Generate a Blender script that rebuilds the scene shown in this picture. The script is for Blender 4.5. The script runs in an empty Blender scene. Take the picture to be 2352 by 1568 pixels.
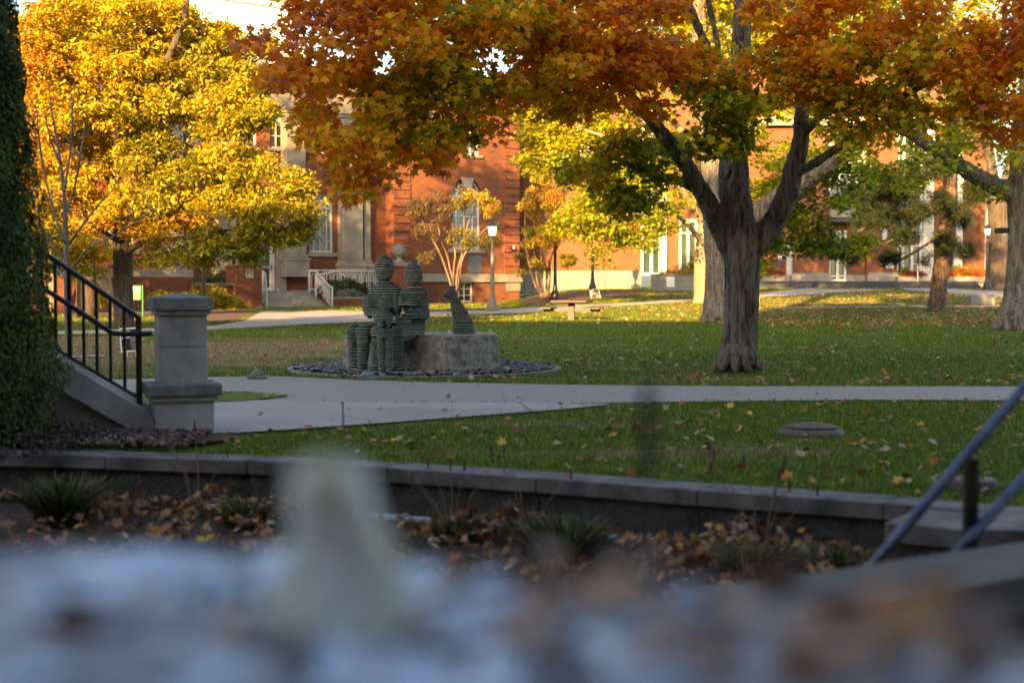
import bpy, bmesh, math, random
import numpy as np
from mathutils import Vector, Matrix, noise
R = math.radians
sc = bpy.context.scene
COL = sc.collection
# ------------------------------------------------------------------ camera, sky, sun, exposure
F = 3267.0; CX = 1176.0; HZ = 654.0; CH = 1.05          # reference frame 2352 px wide
cd = bpy.data.cameras.new('camera'); cam = bpy.data.objects.new('camera', cd); COL.objects.link(cam)
cam.location = (0, 0, CH); cam.rotation_euler = (R(90) - math.atan(130 / F), 0, 0)
cd.lens = 50; cd.sensor_width = 36; cd.clip_start = 0.05; cd.clip_end = 2000
cd.dof.use_dof = True; cd.dof.focus_distance = 20; cd.dof.aperture_fstop = 2.2
sc.camera = cam
SUN_AZ = R(20); SUN_EL = R(16.0)
sdir = Vector((-math.sin(SUN_AZ) * math.cos(SUN_EL), -math.cos(SUN_AZ) * math.cos(SUN_EL), math.sin(SUN_EL)))
w = bpy.data.worlds.new('World'); sc.world = w; w.use_nodes = True
nt = w.node_tree; sky = nt.nodes.new('ShaderNodeTexSky'); sky.sky_type = 'NISHITA'; sky.sun_disc = False
sky.sun_elevation = SUN_EL; sky.sun_rotation = math.atan2(sdir.x, sdir.y); sky.dust_density = 2.5; sky.ozone_density = 0.3
nt.links.new(sky.outputs[0], nt.nodes['Background'].inputs[0]); nt.nodes['Background'].inputs[1].default_value = 0.088
sl = bpy.data.lights.new('sun', 'SUN'); sl.energy = 5.0; sl.angle = R(0.55); sl.color = (1.0, 0.57, 0.19)
so = bpy.data.objects.new('sun', sl); COL.objects.link(so); so.rotation_euler = sdir.to_track_quat('Z', 'Y').to_euler()
sc.view_settings.view_transform = 'Standard'; sc.view_settings.look = 'None'
sc.view_settings.exposure = 2.5; sc.view_settings.gamma = 1

# ------------------------------------------------------------------ helpers
def tag(o, label=None, cat=None, group=None, kind=None):
    if label: o['label'] = label
    if cat: o['category'] = cat
    if group: o['group'] = group
    if kind: o['kind'] = kind
    return o
def empty(name, loc=(0, 0, 0), rz=0.0, label=None, cat=None, group=None):
    o = bpy.data.objects.new(name, None); COL.objects.link(o); o.location = loc; o.rotation_euler = (0, 0, rz)
    o.empty_display_size = .1
    return tag(o, label, cat, group)
def link(name, me, mat, parent=None, smooth=False):
    if mat: me.materials.append(mat)
    if smooth: me.polygons.foreach_set('use_smooth', [True] * len(me.polygons))
    o = bpy.data.objects.new(name, me); COL.objects.link(o)
    if parent: o.parent = parent
    return o
class MB:
    def __init__(s): s.v = []; s.f = []
    def add(s, vs, fs):
        b = len(s.v); s.v += [tuple(p) for p in vs]; s.f += [tuple(b + i for i in q) for q in fs]; return s
    def box(s, x0, x1, y0, y1, z0, z1):
        return s.add([(x0,y0,z0),(x1,y0,z0),(x1,y1,z0),(x0,y1,z0),(x0,y0,z1),(x1,y0,z1),(x1,y1,z1),(x0,y1,z1)],
                     [(0,3,2,1),(4,5,6,7),(0,1,5,4),(1,2,6,5),(2,3,7,6),(3,0,4,7)])
    def cbox(s, c, d, M=None):
        x, y, z = d[0]/2, d[1]/2, d[2]/2
        vs = [Vector((a*x, b*y, e*z)) for e in (-1,1) for a, b in ((-1,-1),(1,-1),(1,1),(-1,1))]
        if M: vs = [M @ p for p in vs]
        return s.add([p + Vector(c) for p in vs], [(0,3,2,1),(4,5,6,7),(0,1,5,4),(1,2,6,5),(2,3,7,6),(3,0,4,7)])
    def prism(s, poly, z0, z1):
        n = len(poly)
        return s.add([(x, y, z0) for x, y in poly] + [(x, y, z1) for x, y in poly],
                     [tuple(range(n))[::-1], tuple(range(n, 2*n))] + [(i, (i+1) % n, n+(i+1) % n, n+i) for i in range(n)])
    def tube(s, pts, rad, seg=8, cap=True, ph=0.0):
        pts = [Vector(p) for p in pts]; n = len(pts)
        if not hasattr(rad, '__len__'): rad = [rad] * n
        vs = []; up = None
        for i, p in enumerate(pts):
            t = (pts[min(i+1, n-1)] - pts[max(i-1, 0)]).normalized()
            if up is None: up = Vector((1, 0, 0)) if abs(t.x) < .8 else Vector((0, 1, 0))
            a = (up - t * up.dot(t)).normalized(); b = t.cross(a); up = a
            for k in range(seg):
                th = 2*math.pi*k/seg + ph; vs.append(p + (a*math.cos(th) + b*math.sin(th)) * rad[i])
        fs = [(i*seg+k, i*seg+(k+1) % seg, (i+1)*seg+(k+1) % seg, (i+1)*seg+k) for i in range(n-1) for k in range(seg)]
        if cap: fs += [tuple(range(seg))[::-1], tuple((n-1)*seg+k for k in range(seg))]
        return s.add(vs, fs)
    def lathe(s, c, prof, seg=24, ph=0.0):
        vs = []; n = len(prof)
        for r, z in prof:
            for k in range(seg):
                th = 2*math.pi*k/seg + ph; vs.append((c[0]+r*math.cos(th), c[1]+r*math.sin(th), c[2]+z))
        fs = [(i*seg+k, i*seg+(k+1) % seg, (i+1)*seg+(k+1) % seg, (i+1)*seg+k) for i in range(n-1) for k in range(seg)]
        fs += [tuple(range(seg))[::-1], tuple((n-1)*seg+k for k in range(seg))]
        return s.add(vs, fs)
    def sheet(s, x0, x1, z0, z1, y):
        return s.add([(x0,y,z0),(x1,y,z0),(x1,y,z1),(x0,y,z1)], [(0,1,2,3)])
    def build(s, name, mat, parent=None, smooth=False, bevel=0):
        me = bpy.data.meshes.new(name); me.from_pydata(s.v, [], s.f); me.update()
        o = link(name, me, mat, parent, smooth)
        if bevel:
            m = o.modifiers.new('bevel', 'BEVEL'); m.width = bevel; m.segments = 2; m.limit_method = 'ANGLE'
        return o
def npmesh(name, V, Fq, mat, parent=None, smooth=False, tone=None):
    """V (n,3) float, Fq (m,k) int"""
    me = bpy.data.meshes.new(name); k = Fq.shape[1]; m = len(Fq)
    me.vertices.add(len(V)); me.vertices.foreach_set('co', np.ascontiguousarray(V, dtype=np.float32).ravel())
    me.loops.add(m*k); me.loops.foreach_set('vertex_index', np.ascontiguousarray(Fq, dtype=np.int32).ravel())
    me.polygons.add(m); me.polygons.foreach_set('loop_start', np.arange(0, m*k, k, dtype=np.int32))
    me.update(calc_edges=True); me.validate()
    if tone is not None:
        a = me.attributes.new('tone', 'FLOAT', 'POINT'); a.data.foreach_set('value', tone.astype(np.float32))
    return link(name, me, mat, parent, smooth)
# pixel (of the 2352-wide frame) -> world
def P(px, py, Y): return Vector(((px-CX)/F*Y, Y, CH + (HZ-py)/F*Y))
def sm(t): t = min(1, max(0, t)); return t*t*(3-2*t)
def terr(x, y):
    a = 0.84 * sm((y-38)/46) * sm((x+2)/6)
    b = 0.10 * sm((y-50)/20) * sm((-x+2)/6)
    return a + b
def terrN(x, y):
    f = lambda t: np.clip(t, 0, 1)**2 * (3-2*np.clip(t, 0, 1))
    return 0.84*f((y-38)/46)*f((x+2)/6) + 0.10*f((y-50)/20)*f((-x+2)/6)
def gp(px, py):
    """where the view ray through this pixel meets the ground"""
    dx = (px-CX)/F; dz = (HZ-py)/F; y = 4.0
    while y < 160:
        if CH + dz*y <= terr(dx*y, y): break
        y += 0.05
    return Vector((dx*y, y, terr(dx*y, y)))

# ------------------------------------------------------------------ materials
def newmat(name):
    m = bpy.data.materials.new(name); m.use_nodes = True; n = m.node_tree
    return m, n, n.nodes['Principled BSDF']
def ramp(n, stops, src):
    r = n.nodes.new('ShaderNodeValToRGB'); e = r.color_ramp.elements
    while len(e) > 1: e.remove(e[0])
    e[0].position = stops[0][0]; e[0].color = (*stops[0][1], 1)
    for p, c in stops[1:]:
        q = e.new(p); q.color = (*c, 1)
    n.links.new(src, r.inputs[0]); return r.outputs[0]
def math_(n, op, a, b=None, c=None):
    m = n.nodes.new('ShaderNodeMath'); m.operation = op
    for i, x in enumerate((a, b, c)):
        if x is None: continue
        if isinstance(x, (int, float)): m.inputs[i].default_value = x
        else: n.links.new(x, m.inputs[i])
    return m.outputs[0]
def mix_(n, fac, a, b, bt='MIX'):
    m = n.nodes.new('ShaderNodeMix'); m.data_type = 'RGBA'; m.blend_type = bt
    for i, x in ((0, fac), (6, a), (7, b)):
        if isinstance(x, (int, float)): m.inputs[i].default_value = x
        elif isinstance(x, tuple): m.inputs[i].default_value = (*x, 1)
        else: n.links.new(x, m.inputs[i])
    return m.outputs[2]
def coords(n, scale=(1,1,1), rot=(0,0,0), kind='Object'):
    t = n.nodes.new('ShaderNodeTexCoord'); mp = n.nodes.new('ShaderNodeMapping')
    mp.inputs['Scale'].default_value = scale; mp.inputs['Rotation'].default_value = rot
    n.links.new(t.outputs[kind], mp.inputs[0]); return mp.outputs[0]
def noise_(n, vec, scale, detail=4, rough=.55):
    t = n.nodes.new('ShaderNodeTexNoise'); t.inputs['Scale'].default_value = scale
    t.inputs['Detail'].default_value = detail; t.inputs['Roughness'].default_value = rough
    n.links.new(vec, t.inputs['Vector']); return t.outputs['Fac']
def bump_(n, b, h, strength=.5, dist=.02):
    t = n.nodes.new('ShaderNodeBump'); t.inputs['Strength'].default_value = strength; t.inputs['Distance'].default_value = dist
    n.links.new(h, t.inputs['Height']); n.links.new(t.outputs[0], b.inputs['Normal'])
def plain(name, c1, c2=None, rough=.8, scale=6, bump=.0, bdist=.01, metal=0, stops=None, stretch=(1,1,1), detail=5):
    m, n, b = newmat(name); b.inputs['Roughness'].default_value = rough; b.inputs['Metallic'].default_value = metal
    v = coords(n, stretch); f = noise_(n, v, scale, detail)
    c2 = c2 or tuple(x*.75 for x in c1)
    col = ramp(n, stops or [(.3, c2), (.7, c1)], f); n.links.new(col, b.inputs['Base Color'])
    if bump: bump_(n, b, noise_(n, v, scale*5, 4), bump, bdist)
    return m
def brickmat(name, c1, c2, mortar, rot=(R(90),0,0), scale=1.0, darkb=(.06,.02,.015)):
    m, n, b = newmat(name); b.inputs['Roughness'].default_value = .85
    v = coords(n); 
    sp = n.nodes.new('ShaderNodeSeparateXYZ'); n.links.new(v, sp.inputs[0])
    cb = n.nodes.new('ShaderNodeCombineXYZ')
    n.links.new(math_(n, 'ADD', sp.outputs[0], sp.outputs[1]), cb.inputs[0]); n.links.new(sp.outputs[2], cb.inputs[1])
    t = n.nodes.new('ShaderNodeTexBrick'); n.links.new(cb.outputs[0], t.inputs['Vector'])
    t.inputs['Scale'].default_value = scale; t.inputs['Brick Width'].default_value = .205; t.inputs['Row Height'].default_value = .0677
    t.inputs['Mortar Size'].default_value = .008; t.inputs['Mortar Smooth'].default_value = .1; t.inputs['Bias'].default_value = 0
    t.inputs['Color1'].default_value = (*c1, 1); t.inputs['Color2'].default_value = (*c2, 1); t.inputs['Mortar'].default_value = (*mortar, 1)
    # occasional burnt bricks
    sn = n.nodes.new('ShaderNodeTexWhiteNoise'); sn.noise_dimensions = '2D'
    fx = math_(n, 'FLOOR', math_(n, 'DIVIDE', math_(n, 'ADD', sp.outputs[0], sp.outputs[1]), .205))
    fz = math_(n, 'FLOOR', math_(n, 'DIVIDE', sp.outputs[2], .0677)); c2b = n.nodes.new('ShaderNodeCombineXYZ')
    n.links.new(fx, c2b.inputs[0]); n.links.new(fz, c2b.inputs[1]); n.links.new(c2b.outputs[0], sn.inputs['Vector'])
    k = math_(n, 'MULTIPLY', math_(n, 'GREATER_THAN', sn.outputs['Value'], .93), math_(n, 'SUBTRACT', 1.0, t.outputs['Fac']))
    col = mix_(n, k, t.outputs['Color'], darkb)
    big = ramp(n, [(.3, (.75,.75,.75)), (.7, (1.1,1.05,1.0))], noise_(n, v, .6, 5))
    n.links.new(mix_(n, 1.0, col, big, 'MULTIPLY'), b.inputs['Base Color'])
    bump_(n, b, math_(n, 'SUBTRACT', 1.0, t.outputs['Fac']), .4, .01)
    return m
def leafmat(name, stops, transl=.45, rough=.5, spread=.35, tw=1.0, sat=None):
    """colour from a per-leaf tone attribute plus per-leaf random"""
    m, n, b = newmat(name); b.inputs['Roughness'].default_value = rough; b.inputs['Specular IOR Level'].default_value = .2
    g = n.nodes.new('ShaderNodeNewGeometry'); a = n.nodes.new('ShaderNodeAttribute'); a.attribute_name = 'tone'
    t = math_(n, 'ADD', math_(n, 'MULTIPLY', a.outputs['Fac'], tw), math_(n, 'MULTIPLY', math_(n, 'SUBTRACT', g.outputs['Random Per Island'], .5), spread))
    col = ramp(n, stops, t)
    r2 = n.nodes.new('ShaderNodeTexWhiteNoise'); r2.noise_dimensions = '1D'; n.links.new(g.outputs['Random Per Island'], r2.inputs['W'])
    vv = math_(n, 'MULTIPLY_ADD', r2.outputs['Value'], .6, .68)
    cb = n.nodes.new('ShaderNodeCombineXYZ')
    for i in range(3): n.links.new(vv, cb.inputs[i])
    col = mix_(n, 1.0, col, cb.outputs[0], 'MULTIPLY')
    n.links.new(col, b.inputs['Base Color'])
    tr = n.nodes.new('ShaderNodeBsdfTranslucent'); n.links.new(col, tr.inputs[0])
    mx = n.nodes.new('ShaderNodeMixShader'); mx.inputs[0].default_value = transl
    n.links.new(b.outputs[0], mx.inputs[1]); n.links.new(tr.outputs[0], mx.inputs[2])
    n.links.new(mx.outputs[0], n.nodes['Material Output'].inputs[0])
    return m
def barkmat(name, c1, c2, sc_=9, lichen=None):
    c1 = tuple(x*1.0 for x in c1)
    m, n, b = newmat(name); b.inputs['Roughness'].default_value = .95
    v = coords(n, (1, 1, .16)); f = noise_(n, v, sc_, 6, .7)
    f0 = noise_(n, coords(n, (1, 1, .09)), sc_*2.2, 6, .75); f0 = math_(n, 'MULTIPLY_ADD', f0, .6, math_(n, 'MULTIPLY', f, .4))
    col = ramp(n, [(.42, c2), (.50, tuple((p+q)/2 for p, q in zip(c1, c2))), (.60, c1)], f0)
    if lichen:
        col = mix_(n, ramp(n, [(.52, (0,0,0)), (.68, (1,1,1))], noise_(n, coords(n), 2.5, 6)), col, lichen)
    n.links.new(col, b.inputs['Base Color']); f3 = noise_(n, coords(n, (1,1,.10)), sc_*2.6, 5, .7); bump_(n, b, math_(n, 'ADD', f, f3), 1.0, .05)
    return m
M = {}
M['brick_old'] = brickmat('old brick', (.205,.046,.012), (.13,.028,.010), (.15,.098,.055))
M['brick_new'] = brickmat('new brick', (.205,.055,.015), (.14,.037,.012), (.19,.125,.07))
M['lime'] = plain('limestone', (.26,.235,.195), (.15,.135,.115), .85, 1.2, .3, .01, detail=8)
M['lime_clean'] = plain('clean limestone', (.27,.25,.22), (.19,.175,.155), .8, 1.5, .2, .01)
M['lime_dark'] = plain('weathered limestone', (.27,.265,.25), (.15,.15,.15), .9, 4, .5, .01)
M['pier'] = plain('pier limestone', (.34,.33,.31), (.12,.12,.12), .85, 3.2, .5, .01, stops=[(.25,(.15,.15,.145)),(.42,(.30,.295,.285)),(.7,(.44,.43,.41))], stretch=(1,1,.55), detail=8)
M['pier_cap'] = plain('weathered pier cap', (.22,.22,.215), (.09,.09,.09), .9, 6, .5, .006)
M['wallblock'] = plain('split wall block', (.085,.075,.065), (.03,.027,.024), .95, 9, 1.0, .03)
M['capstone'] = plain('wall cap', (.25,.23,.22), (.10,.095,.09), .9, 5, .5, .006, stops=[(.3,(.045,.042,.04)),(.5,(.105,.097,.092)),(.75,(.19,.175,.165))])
M['rock'] = plain('granite boulder', (.33,.29,.26), (.13,.115,.10), .9, 9, 1.0, .04, stops=[(.30,(.18,.155,.135)),(.5,(.36,.33,.30)),(.72,(.52,.49,.45))])
M['concrete'] = plain('concrete walk', (.40,.36,.33), (.28,.25,.225), .9, .9, .25, .004)
def walkmat():
    m, n, b = newmat('jointed concrete'); b.inputs['Roughness'].default_value = .9
    v = coords(n); big = noise_(n, v, .5, 6, .65); fine = noise_(n, v, 30, 3)
    col = ramp(n, [(.3, (.22,.20,.185)), (.5, (.31,.285,.265)), (.72, (.38,.355,.33))], big)
    st = ramp(n, [(.60, (1,1,1)), (.70, (.72,.70,.68))], noise_(n, v, 2.3, 7, .7)); col = mix_(n, 1.0, col, st, 'MULTIPLY')
    sp = n.nodes.new('ShaderNodeSeparateXYZ'); n.links.new(v, sp.inputs[0])
    j = math_(n, 'LESS_THAN', math_(n, 'FRACT', math_(n, 'DIVIDE', math_(n, 'ADD', sp.outputs[0], math_(n, 'MULTIPLY', sp.outputs[1], .12)), 1.55)), .012)
    n.links.new(mix_(n, j, col, (.08,.075,.07)), b.inputs['Base Color']); bump_(n, b, fine, .3, .004); return m
M['walk'] = walkmat()
M['aggregate'] = plain('aggregate walk', (.40,.375,.35), (.26,.245,.23), .92, 48, .3, .003, stops=[(.30,(.18,.165,.155)),(.5,(.25,.235,.22)),(.7,(.33,.31,.29))])
M['mulch'] = plain('mulch', (.20,.12,.085), (.04,.026,.02), .95, 24, 1.0, .05)
M['soil'] = plain('bed soil', (.12,.075,.05), (.035,.025,.02), .95, 18, 1.0, .03)
M['bluestone'] = plain('dark granite step', (.045,.052,.065), (.028,.032,.042), .8, 5)
M['white'] = plain('white painted metal', (.52,.53,.54), (.42,.43,.44), .4, 5)
M['whitewall'] = plain('white panel', (.80,.80,.79), (.72,.72,.71), .6, 2)
M['cream'] = plain('cream panel', (.46,.45,.42), (.38,.37,.35), .6, 2)
M['black'] = plain('black painted metal', (.014,.015,.018), (.009,.009,.011), .38, 8)
M['lampmetal'] = plain('dark bronze metal', (.045,.04,.035), (.02,.018,.017), .35, 8)
M['green'] = plain('green sign', (.005,.19,.05), (.005,.15,.04), .35, 4)
M['signwhite'] = plain('sign white', (.8,.8,.8), (.75,.75,.75), .5, 4)
M['signdark'] = plain('sign dark print', (.030,.024,.022), (.022,.018,.016), .5, 4)
M['signgrey'] = plain('sign grey print', (.25,.24,.23), (.08,.075,.07), .5, 30)
M['plank'] = plain('weathered plank', (.15,.11,.075), (.075,.05,.035), .85, 5, .4, .004, stretch=(1,1,6))
M['rubber'] = plain('brown cover plastic', (.13,.10,.085), (.08,.062,.052), .7, 12, .2, .003)
M['patina'] = plain('green bronze fixture', (.18,.25,.23), (.08,.11,.11), .6, 14, .3, .004)
M['steel'] = plain('brushed rail steel', (.11,.135,.19), (.05,.065,.10), .3, 12, metal=.8)
M['paper'] = plain('curtain', (.5,.47,.42), (.36,.33,.3), .9, 3)
M['brown'] = plain('brown metal fascia', (.05,.036,.028), (.035,.026,.02), .5, 3)
def glassmat(name, c, rough=.08):
    m, n, b = newmat(name); b.inputs['Roughness'].default_value = rough
    f = noise_(n, coords(n, (1,1,.6)), 1.1, 2)
    n.links.new(ramp(n, [(.35, c), (.7, tuple(x*1.8 for x in c))], f), b.inputs['Base Color']); b.inputs['Specular IOR Level'].default_value = .8
    return m
M['glass'] = glassmat('window glass', (.02,.025,.022)); M['blind'] = glassmat('window with pale blind', (.10,.12,.135), .12)
M['greenglass'] = glassmat('green tinted glass', (.03,.05,.04))
def lampglass():
    m, n, b = newmat('frosted lamp glass'); b.inputs['Base Color'].default_value = (.8,.74,.62,1); b.inputs['Roughness'].default_value = .4
    b.inputs['Emission Color'].default_value = (1,.8,.5,1); b.inputs['Emission Strength'].default_value = .45; return m
M['lampglass'] = lampglass()
def bulb():
    m, n, b = newmat('lit bulb'); b.inputs['Emission Color'].default_value = (1,.85,.6,1); b.inputs['Emission Strength'].default_value = 6; return m
M['bulb'] = bulb()
def grassmat(name, blades=False):
    m, n, b = newmat(name); b.inputs['Roughness'].default_value = .8; b.inputs['Specular IOR Level'].default_value = .12
    t = n.nodes.new('ShaderNodeTexCoord'); v = t.outputs['Object']
    f1 = noise_(n, v, .45, 6, .6); f2 = noise_(n, v, 7, 5, .7)
    g = ramp(n, [(.25, (.038,.070,.011)), (.5, (.090,.138,.017)), (.75, (.21,.245,.024))], f2)
    dry = ramp(n, [(.3, (.20,.155,.085)), (.7, (.29,.23,.13))], f2)
    mp = n.nodes.new('ShaderNodeMapping'); n.links.new(v, mp.inputs[0]); mp.inputs['Scale'].default_value = (.35, 1.1, 1)
    f3 = noise_(n, mp.outputs[0], .8, 5, .6)
    # worn, dry turf in front of the old hall (x<-1.5, y 16..30)
    sp = n.nodes.new('ShaderNodeSeparateXYZ'); n.links.new(v, sp.inputs[0])
    wx = n.nodes.new('ShaderNodeMapRange'); wx.inputs[1].default_value = -.5; wx.inputs[2].default_value = -3.5; n.links.new(sp.outputs[0], wx.inputs[0])
    wy = n.nodes.new('ShaderNodeMapRange'); wy.inputs[1].default_value = 7; wy.inputs[2].default_value = 1.5; n.links.new(math_(n, 'ABSOLUTE', math_(n, 'SUBTRACT', sp.outputs[1], 22.5)), wy.inputs[0])
    worn = math_(n, 'MULTIPLY', math_(n, 'MULTIPLY', wx.outputs[0], wy.outputs[0]), .34)
    k = ramp(n, [(.54, (0,0,0)), (.74, (1,1,1))], math_(n, 'ADD', f3, worn))
    col = mix_(n, k, g, dry)
    if blades:
        gi = n.nodes.new('ShaderNodeNewGeometry')
        col = mix_(n, 1.0, col, ramp(n, [(0, (.6,.7,.6)), (.93, (1.3,1.3,1.1)), (.95, (2.8,2.0,1.6)), (1, (2.8,2.0,1.7))], gi.outputs['Random Per Island']), 'MULTIPLY')
    n.links.new(col, b.inputs['Base Color'])
    if blades:
        tr = n.nodes.new('ShaderNodeBsdfTranslucent'); n.links.new(col, tr.inputs[0])
        mx = n.nodes.new('ShaderNodeMixShader'); mx.inputs[0].default_value = .28
        n.links.new(b.outputs[0], mx.inputs[1]); n.links.new(tr.outputs[0], mx.inputs[2]); n.links.new(mx.outputs[0], n.nodes['Material Output'].inputs[0])
    else: bump_(n, b, noise_(n, v, 40, 4), .8, .03)
    return m
M['lawn'] = grassmat('lawn'); M['blades'] = grassmat('grass blades', True)
OR = (.80,.29,.012); OR2 = (.8,.36,.02); YG = (.52,.42,.015); GR = (.20,.26,.015); DG = (.08,.135,.012); MV = (.62,.24,.10)
L = {}
L['maple'] = leafmat('orange maple leaves', [(0, DG), (.18, GR), (.36, YG), (.46, (.80,.55,.015)), (.62, (.85,.38,.012)), (.80, (.80,.25,.012)), (.95, MV), (1, (.46,.20,.13))], .55, spread=.46)
L['oak'] = leafmat('yellow oak leaves', [(0, (.08,.11,.010)), (.25, (.21,.20,.012)), (.5, (.46,.37,.015)), (.75, (.54,.32,.015)), (1, (.44,.14,.018))], .4, spread=.35)
L['mid'] = leafmat('yellow green leaves', [(0, (.07,.13,.012)), (.3, (.18,.25,.015)), (.6, (.44,.43,.02)), (.85, (.58,.43,.025)), (1, (.5,.2,.03))], .55, spread=.4)
L['ever'] = leafmat('evergreen sprays', [(0, (.016,.036,.004)), (.5, (.042,.085,.007)), (.85, (.08,.13,.012)), (1, (.14,.07,.025))], .15, spread=.6)
L['pine'] = leafmat('pine needles', [(0, (.018,.034,.016)), (.5, (.035,.052,.02)), (.9, (.09,.09,.03)), (1, (.17,.12,.04))], .2, spread=.5)
L['hedge'] = leafmat('hedge leaves', [(0, (.015,.03,.008)), (.6, (.04,.06,.012)), (1, (.12,.12,.02))], .2, spread=.7)
L['litter'] = leafmat('fallen leaves', [(0, (.13,.065,.035)), (.3, (.26,.14,.075)), (.5, (.36,.22,.13)), (.65, (.42,.15,.04)), (.78, (.5,.30,.04)), (.9, (.30,.05,.025)), (1, (.42,.35,.27))], .2, spread=1.0, rough=.6)
L['flower'] = leafmat('mum flowers', [(0, (.16,.012,.01)), (.35, (.28,.035,.012)), (.6, (.34,.11,.012)), (.9, (.42,.26,.02)), (1, (.1,.14,.03))], .2, spread=.25)
L['tuft'] = leafmat('sedge blades', [(0, (.02,.04,.01)), (.5, (.045,.075,.018)), (.8, (.12,.13,.04)), (1, (.3,.2,.1))], .3, spread=.7)
L['straw'] = leafmat('dry straw', [(0, (.16,.10,.06)), (1, (.30,.22,.14))], .2, spread=.8)
L['rocks'] = leafmat('slate gravel', [(0, (.05,.055,.065)), (.6, (.12,.125,.14)), (1, (.26,.26,.28))], 0, spread=1.0, rough=.7)
M['bark'] = barkmat('maple bark', (.29,.235,.185), (.030,.024,.019), 12, None)
M['bark_pale'] = barkmat('pale bark', (.36,.28,.20), (.20,.15,.10), 6)
M['bark_mid'] = barkmat('furrowed bark', (.27,.23,.19), (.07,.055,.045), 9)
M['bark_grey'] = barkmat('smooth grey bark', (.22,.20,.19), (.12,.11,.105), 12)
M['bark_oak'] = barkmat('oak bark', (.12,.095,.07), (.04,.03,.024), 12)
M['bark_pine'] = barkmat('pine bark', (.22,.15,.115), (.04,.03,.026), 7)
M['stem'] = barkmat('pinkish stem bark', (.27,.18,.125), (.13,.085,.06), 9)
M['trim'] = M['white']

# ------------------------------------------------------------------ leaves
def shape_maple():
    pol = [(90,1.0),(68,.52),(40,.88),(18,.42),(-8,.62),(-50,.30),(-90,.12),(-130,.30),(-172,.62),(162,.42),(140,.88),(112,.52)]
    v = [(0,0,0)] + [(r*math.cos(R(a)), r*math.sin(R(a)), -.28*abs(r*math.cos(R(a)))**1.5 - .12*max(0, r*math.sin(R(a)))) for a, r in pol]
    n = len(pol); return np.array(v), np.array([(0, 1+i, 1+(i+1) % n) for i in range(n)])
def shape_oval(w_=.42):
    v = [(0,-.9,0),(w_,-.1,.12),(0,.1,0),(-w_,-.1,.12),(0,1,-.15)]
    return np.array(v), np.array([(0,1,2),(0,2,3),(1,4,2),(2,4,3)])
def shape_blade():
    v = [(-.06,0,0),(.06,0,0),(.035,.6,.05),(-.035,.6,.05),(0,1.0,.2)]
    return np.array(v), np.array([(0,1,2),(0,2,3),(3,2,4)])
def shape_chip():
    v = [(-.9,-.5,0),(.2,-.8,0),(1,-.1,0),(.4,.7,0),(-.6,.6,0),(-.6,-.3,.35),(.2,-.45,.4),(.6,0,.35),(.2,.4,.4),(-.4,.3,.35)]
    f = [(i, (i+1) % 5, 5+(i+1) % 5) for i in range(5)] + [(i, 5+(i+1) % 5, 5+i) for i in range(5)] + [(5,6,7),(5,7,8),(5,8,9)]
    return np.array(v), np.array(f)
def frames(nrm, rng, droop=None):
    """rotation matrices whose z axis = nrm and whose y axis (leaf tip) tends to droop"""
    nrm = nrm/np.linalg.norm(nrm, axis=1)[:, None]
    t = rng.normal(size=nrm.shape)
    if droop is not None: t = t*(1-abs(droop)) ; t[:, 2] -= droop*2.2
    t -= nrm*np.sum(t*nrm, 1)[:, None]; t /= np.linalg.norm(t, axis=1)[:, None] + 1e-9
    x = np.cross(t, nrm)
    return np.stack([x, t, nrm], axis=2)
def scatter(name, shape, pos, nrm, size, rng, mat, parent=None, tone=None, droop=None):
    bv, bf = shape; Rm = frames(nrm, rng, droop)
    V = np.einsum('nij,kj->nki', Rm, bv)*size[:, None, None] + pos[:, None, :]
    k = len(bv); Fc = (bf[None] + (np.arange(len(pos))*k)[:, None, None]).reshape(-1, 3)
    return npmesh(name, V.reshape(-1, 3), Fc, mat, parent, tone=np.repeat(tone, k) if tone is not None else None)
def rnd_normals(n, rng, up=.6):
    v = rng.normal(size=(n, 3)); v /= np.linalg.norm(v, axis=1)[:, None]; v[:, 2] = np.abs(v[:, 2])*1.0 + up
    return v
def clumps(blobs, rng, per=7):
    """clump centres inside a list of ellipsoids (x,y,z,rx,ry,rz,weight,tone)"""
    out = []
    for b in blobs:
        k = max(3, int(per*b[6]*(b[3]*b[4]*b[5])**.5/.35))
        d = rng.normal(size=(k, 3)); d /= np.linalg.norm(d, axis=1)[:, None]
        r = rng.uniform(.15, 1, size=(k, 1))**.45
        p = np.array(b[:3]) + d*r*np.array(b[3:6])
        out.append(np.c_[p, np.full(k, b[7] if len(b) > 7 else .5) + rng.normal(0, .07, k), r[:, 0]])
    return np.concatenate(out)
def foliage(cl, rng, nleaf, rad, flat=.55, trim=None):
    """leaf positions round the clumps"""
    k = rng.integers(0, len(cl), nleaf)
    off = rng.normal(size=(nleaf, 3)); off /= np.linalg.norm(off, axis=1)[:, None]; off *= (rng.uniform(0, 1, (nleaf, 1))**.5)*rad
    off[:, 2] *= flat
    # twig ends droop
    off[:, 2] -= .35*np.hypot(off[:, 0], off[:, 1])*rng.uniform(0, 1, nleaf)
    return cl[k, :3] + off, cl[k, 3] + rng.normal(0, .03, nleaf), off
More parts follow.
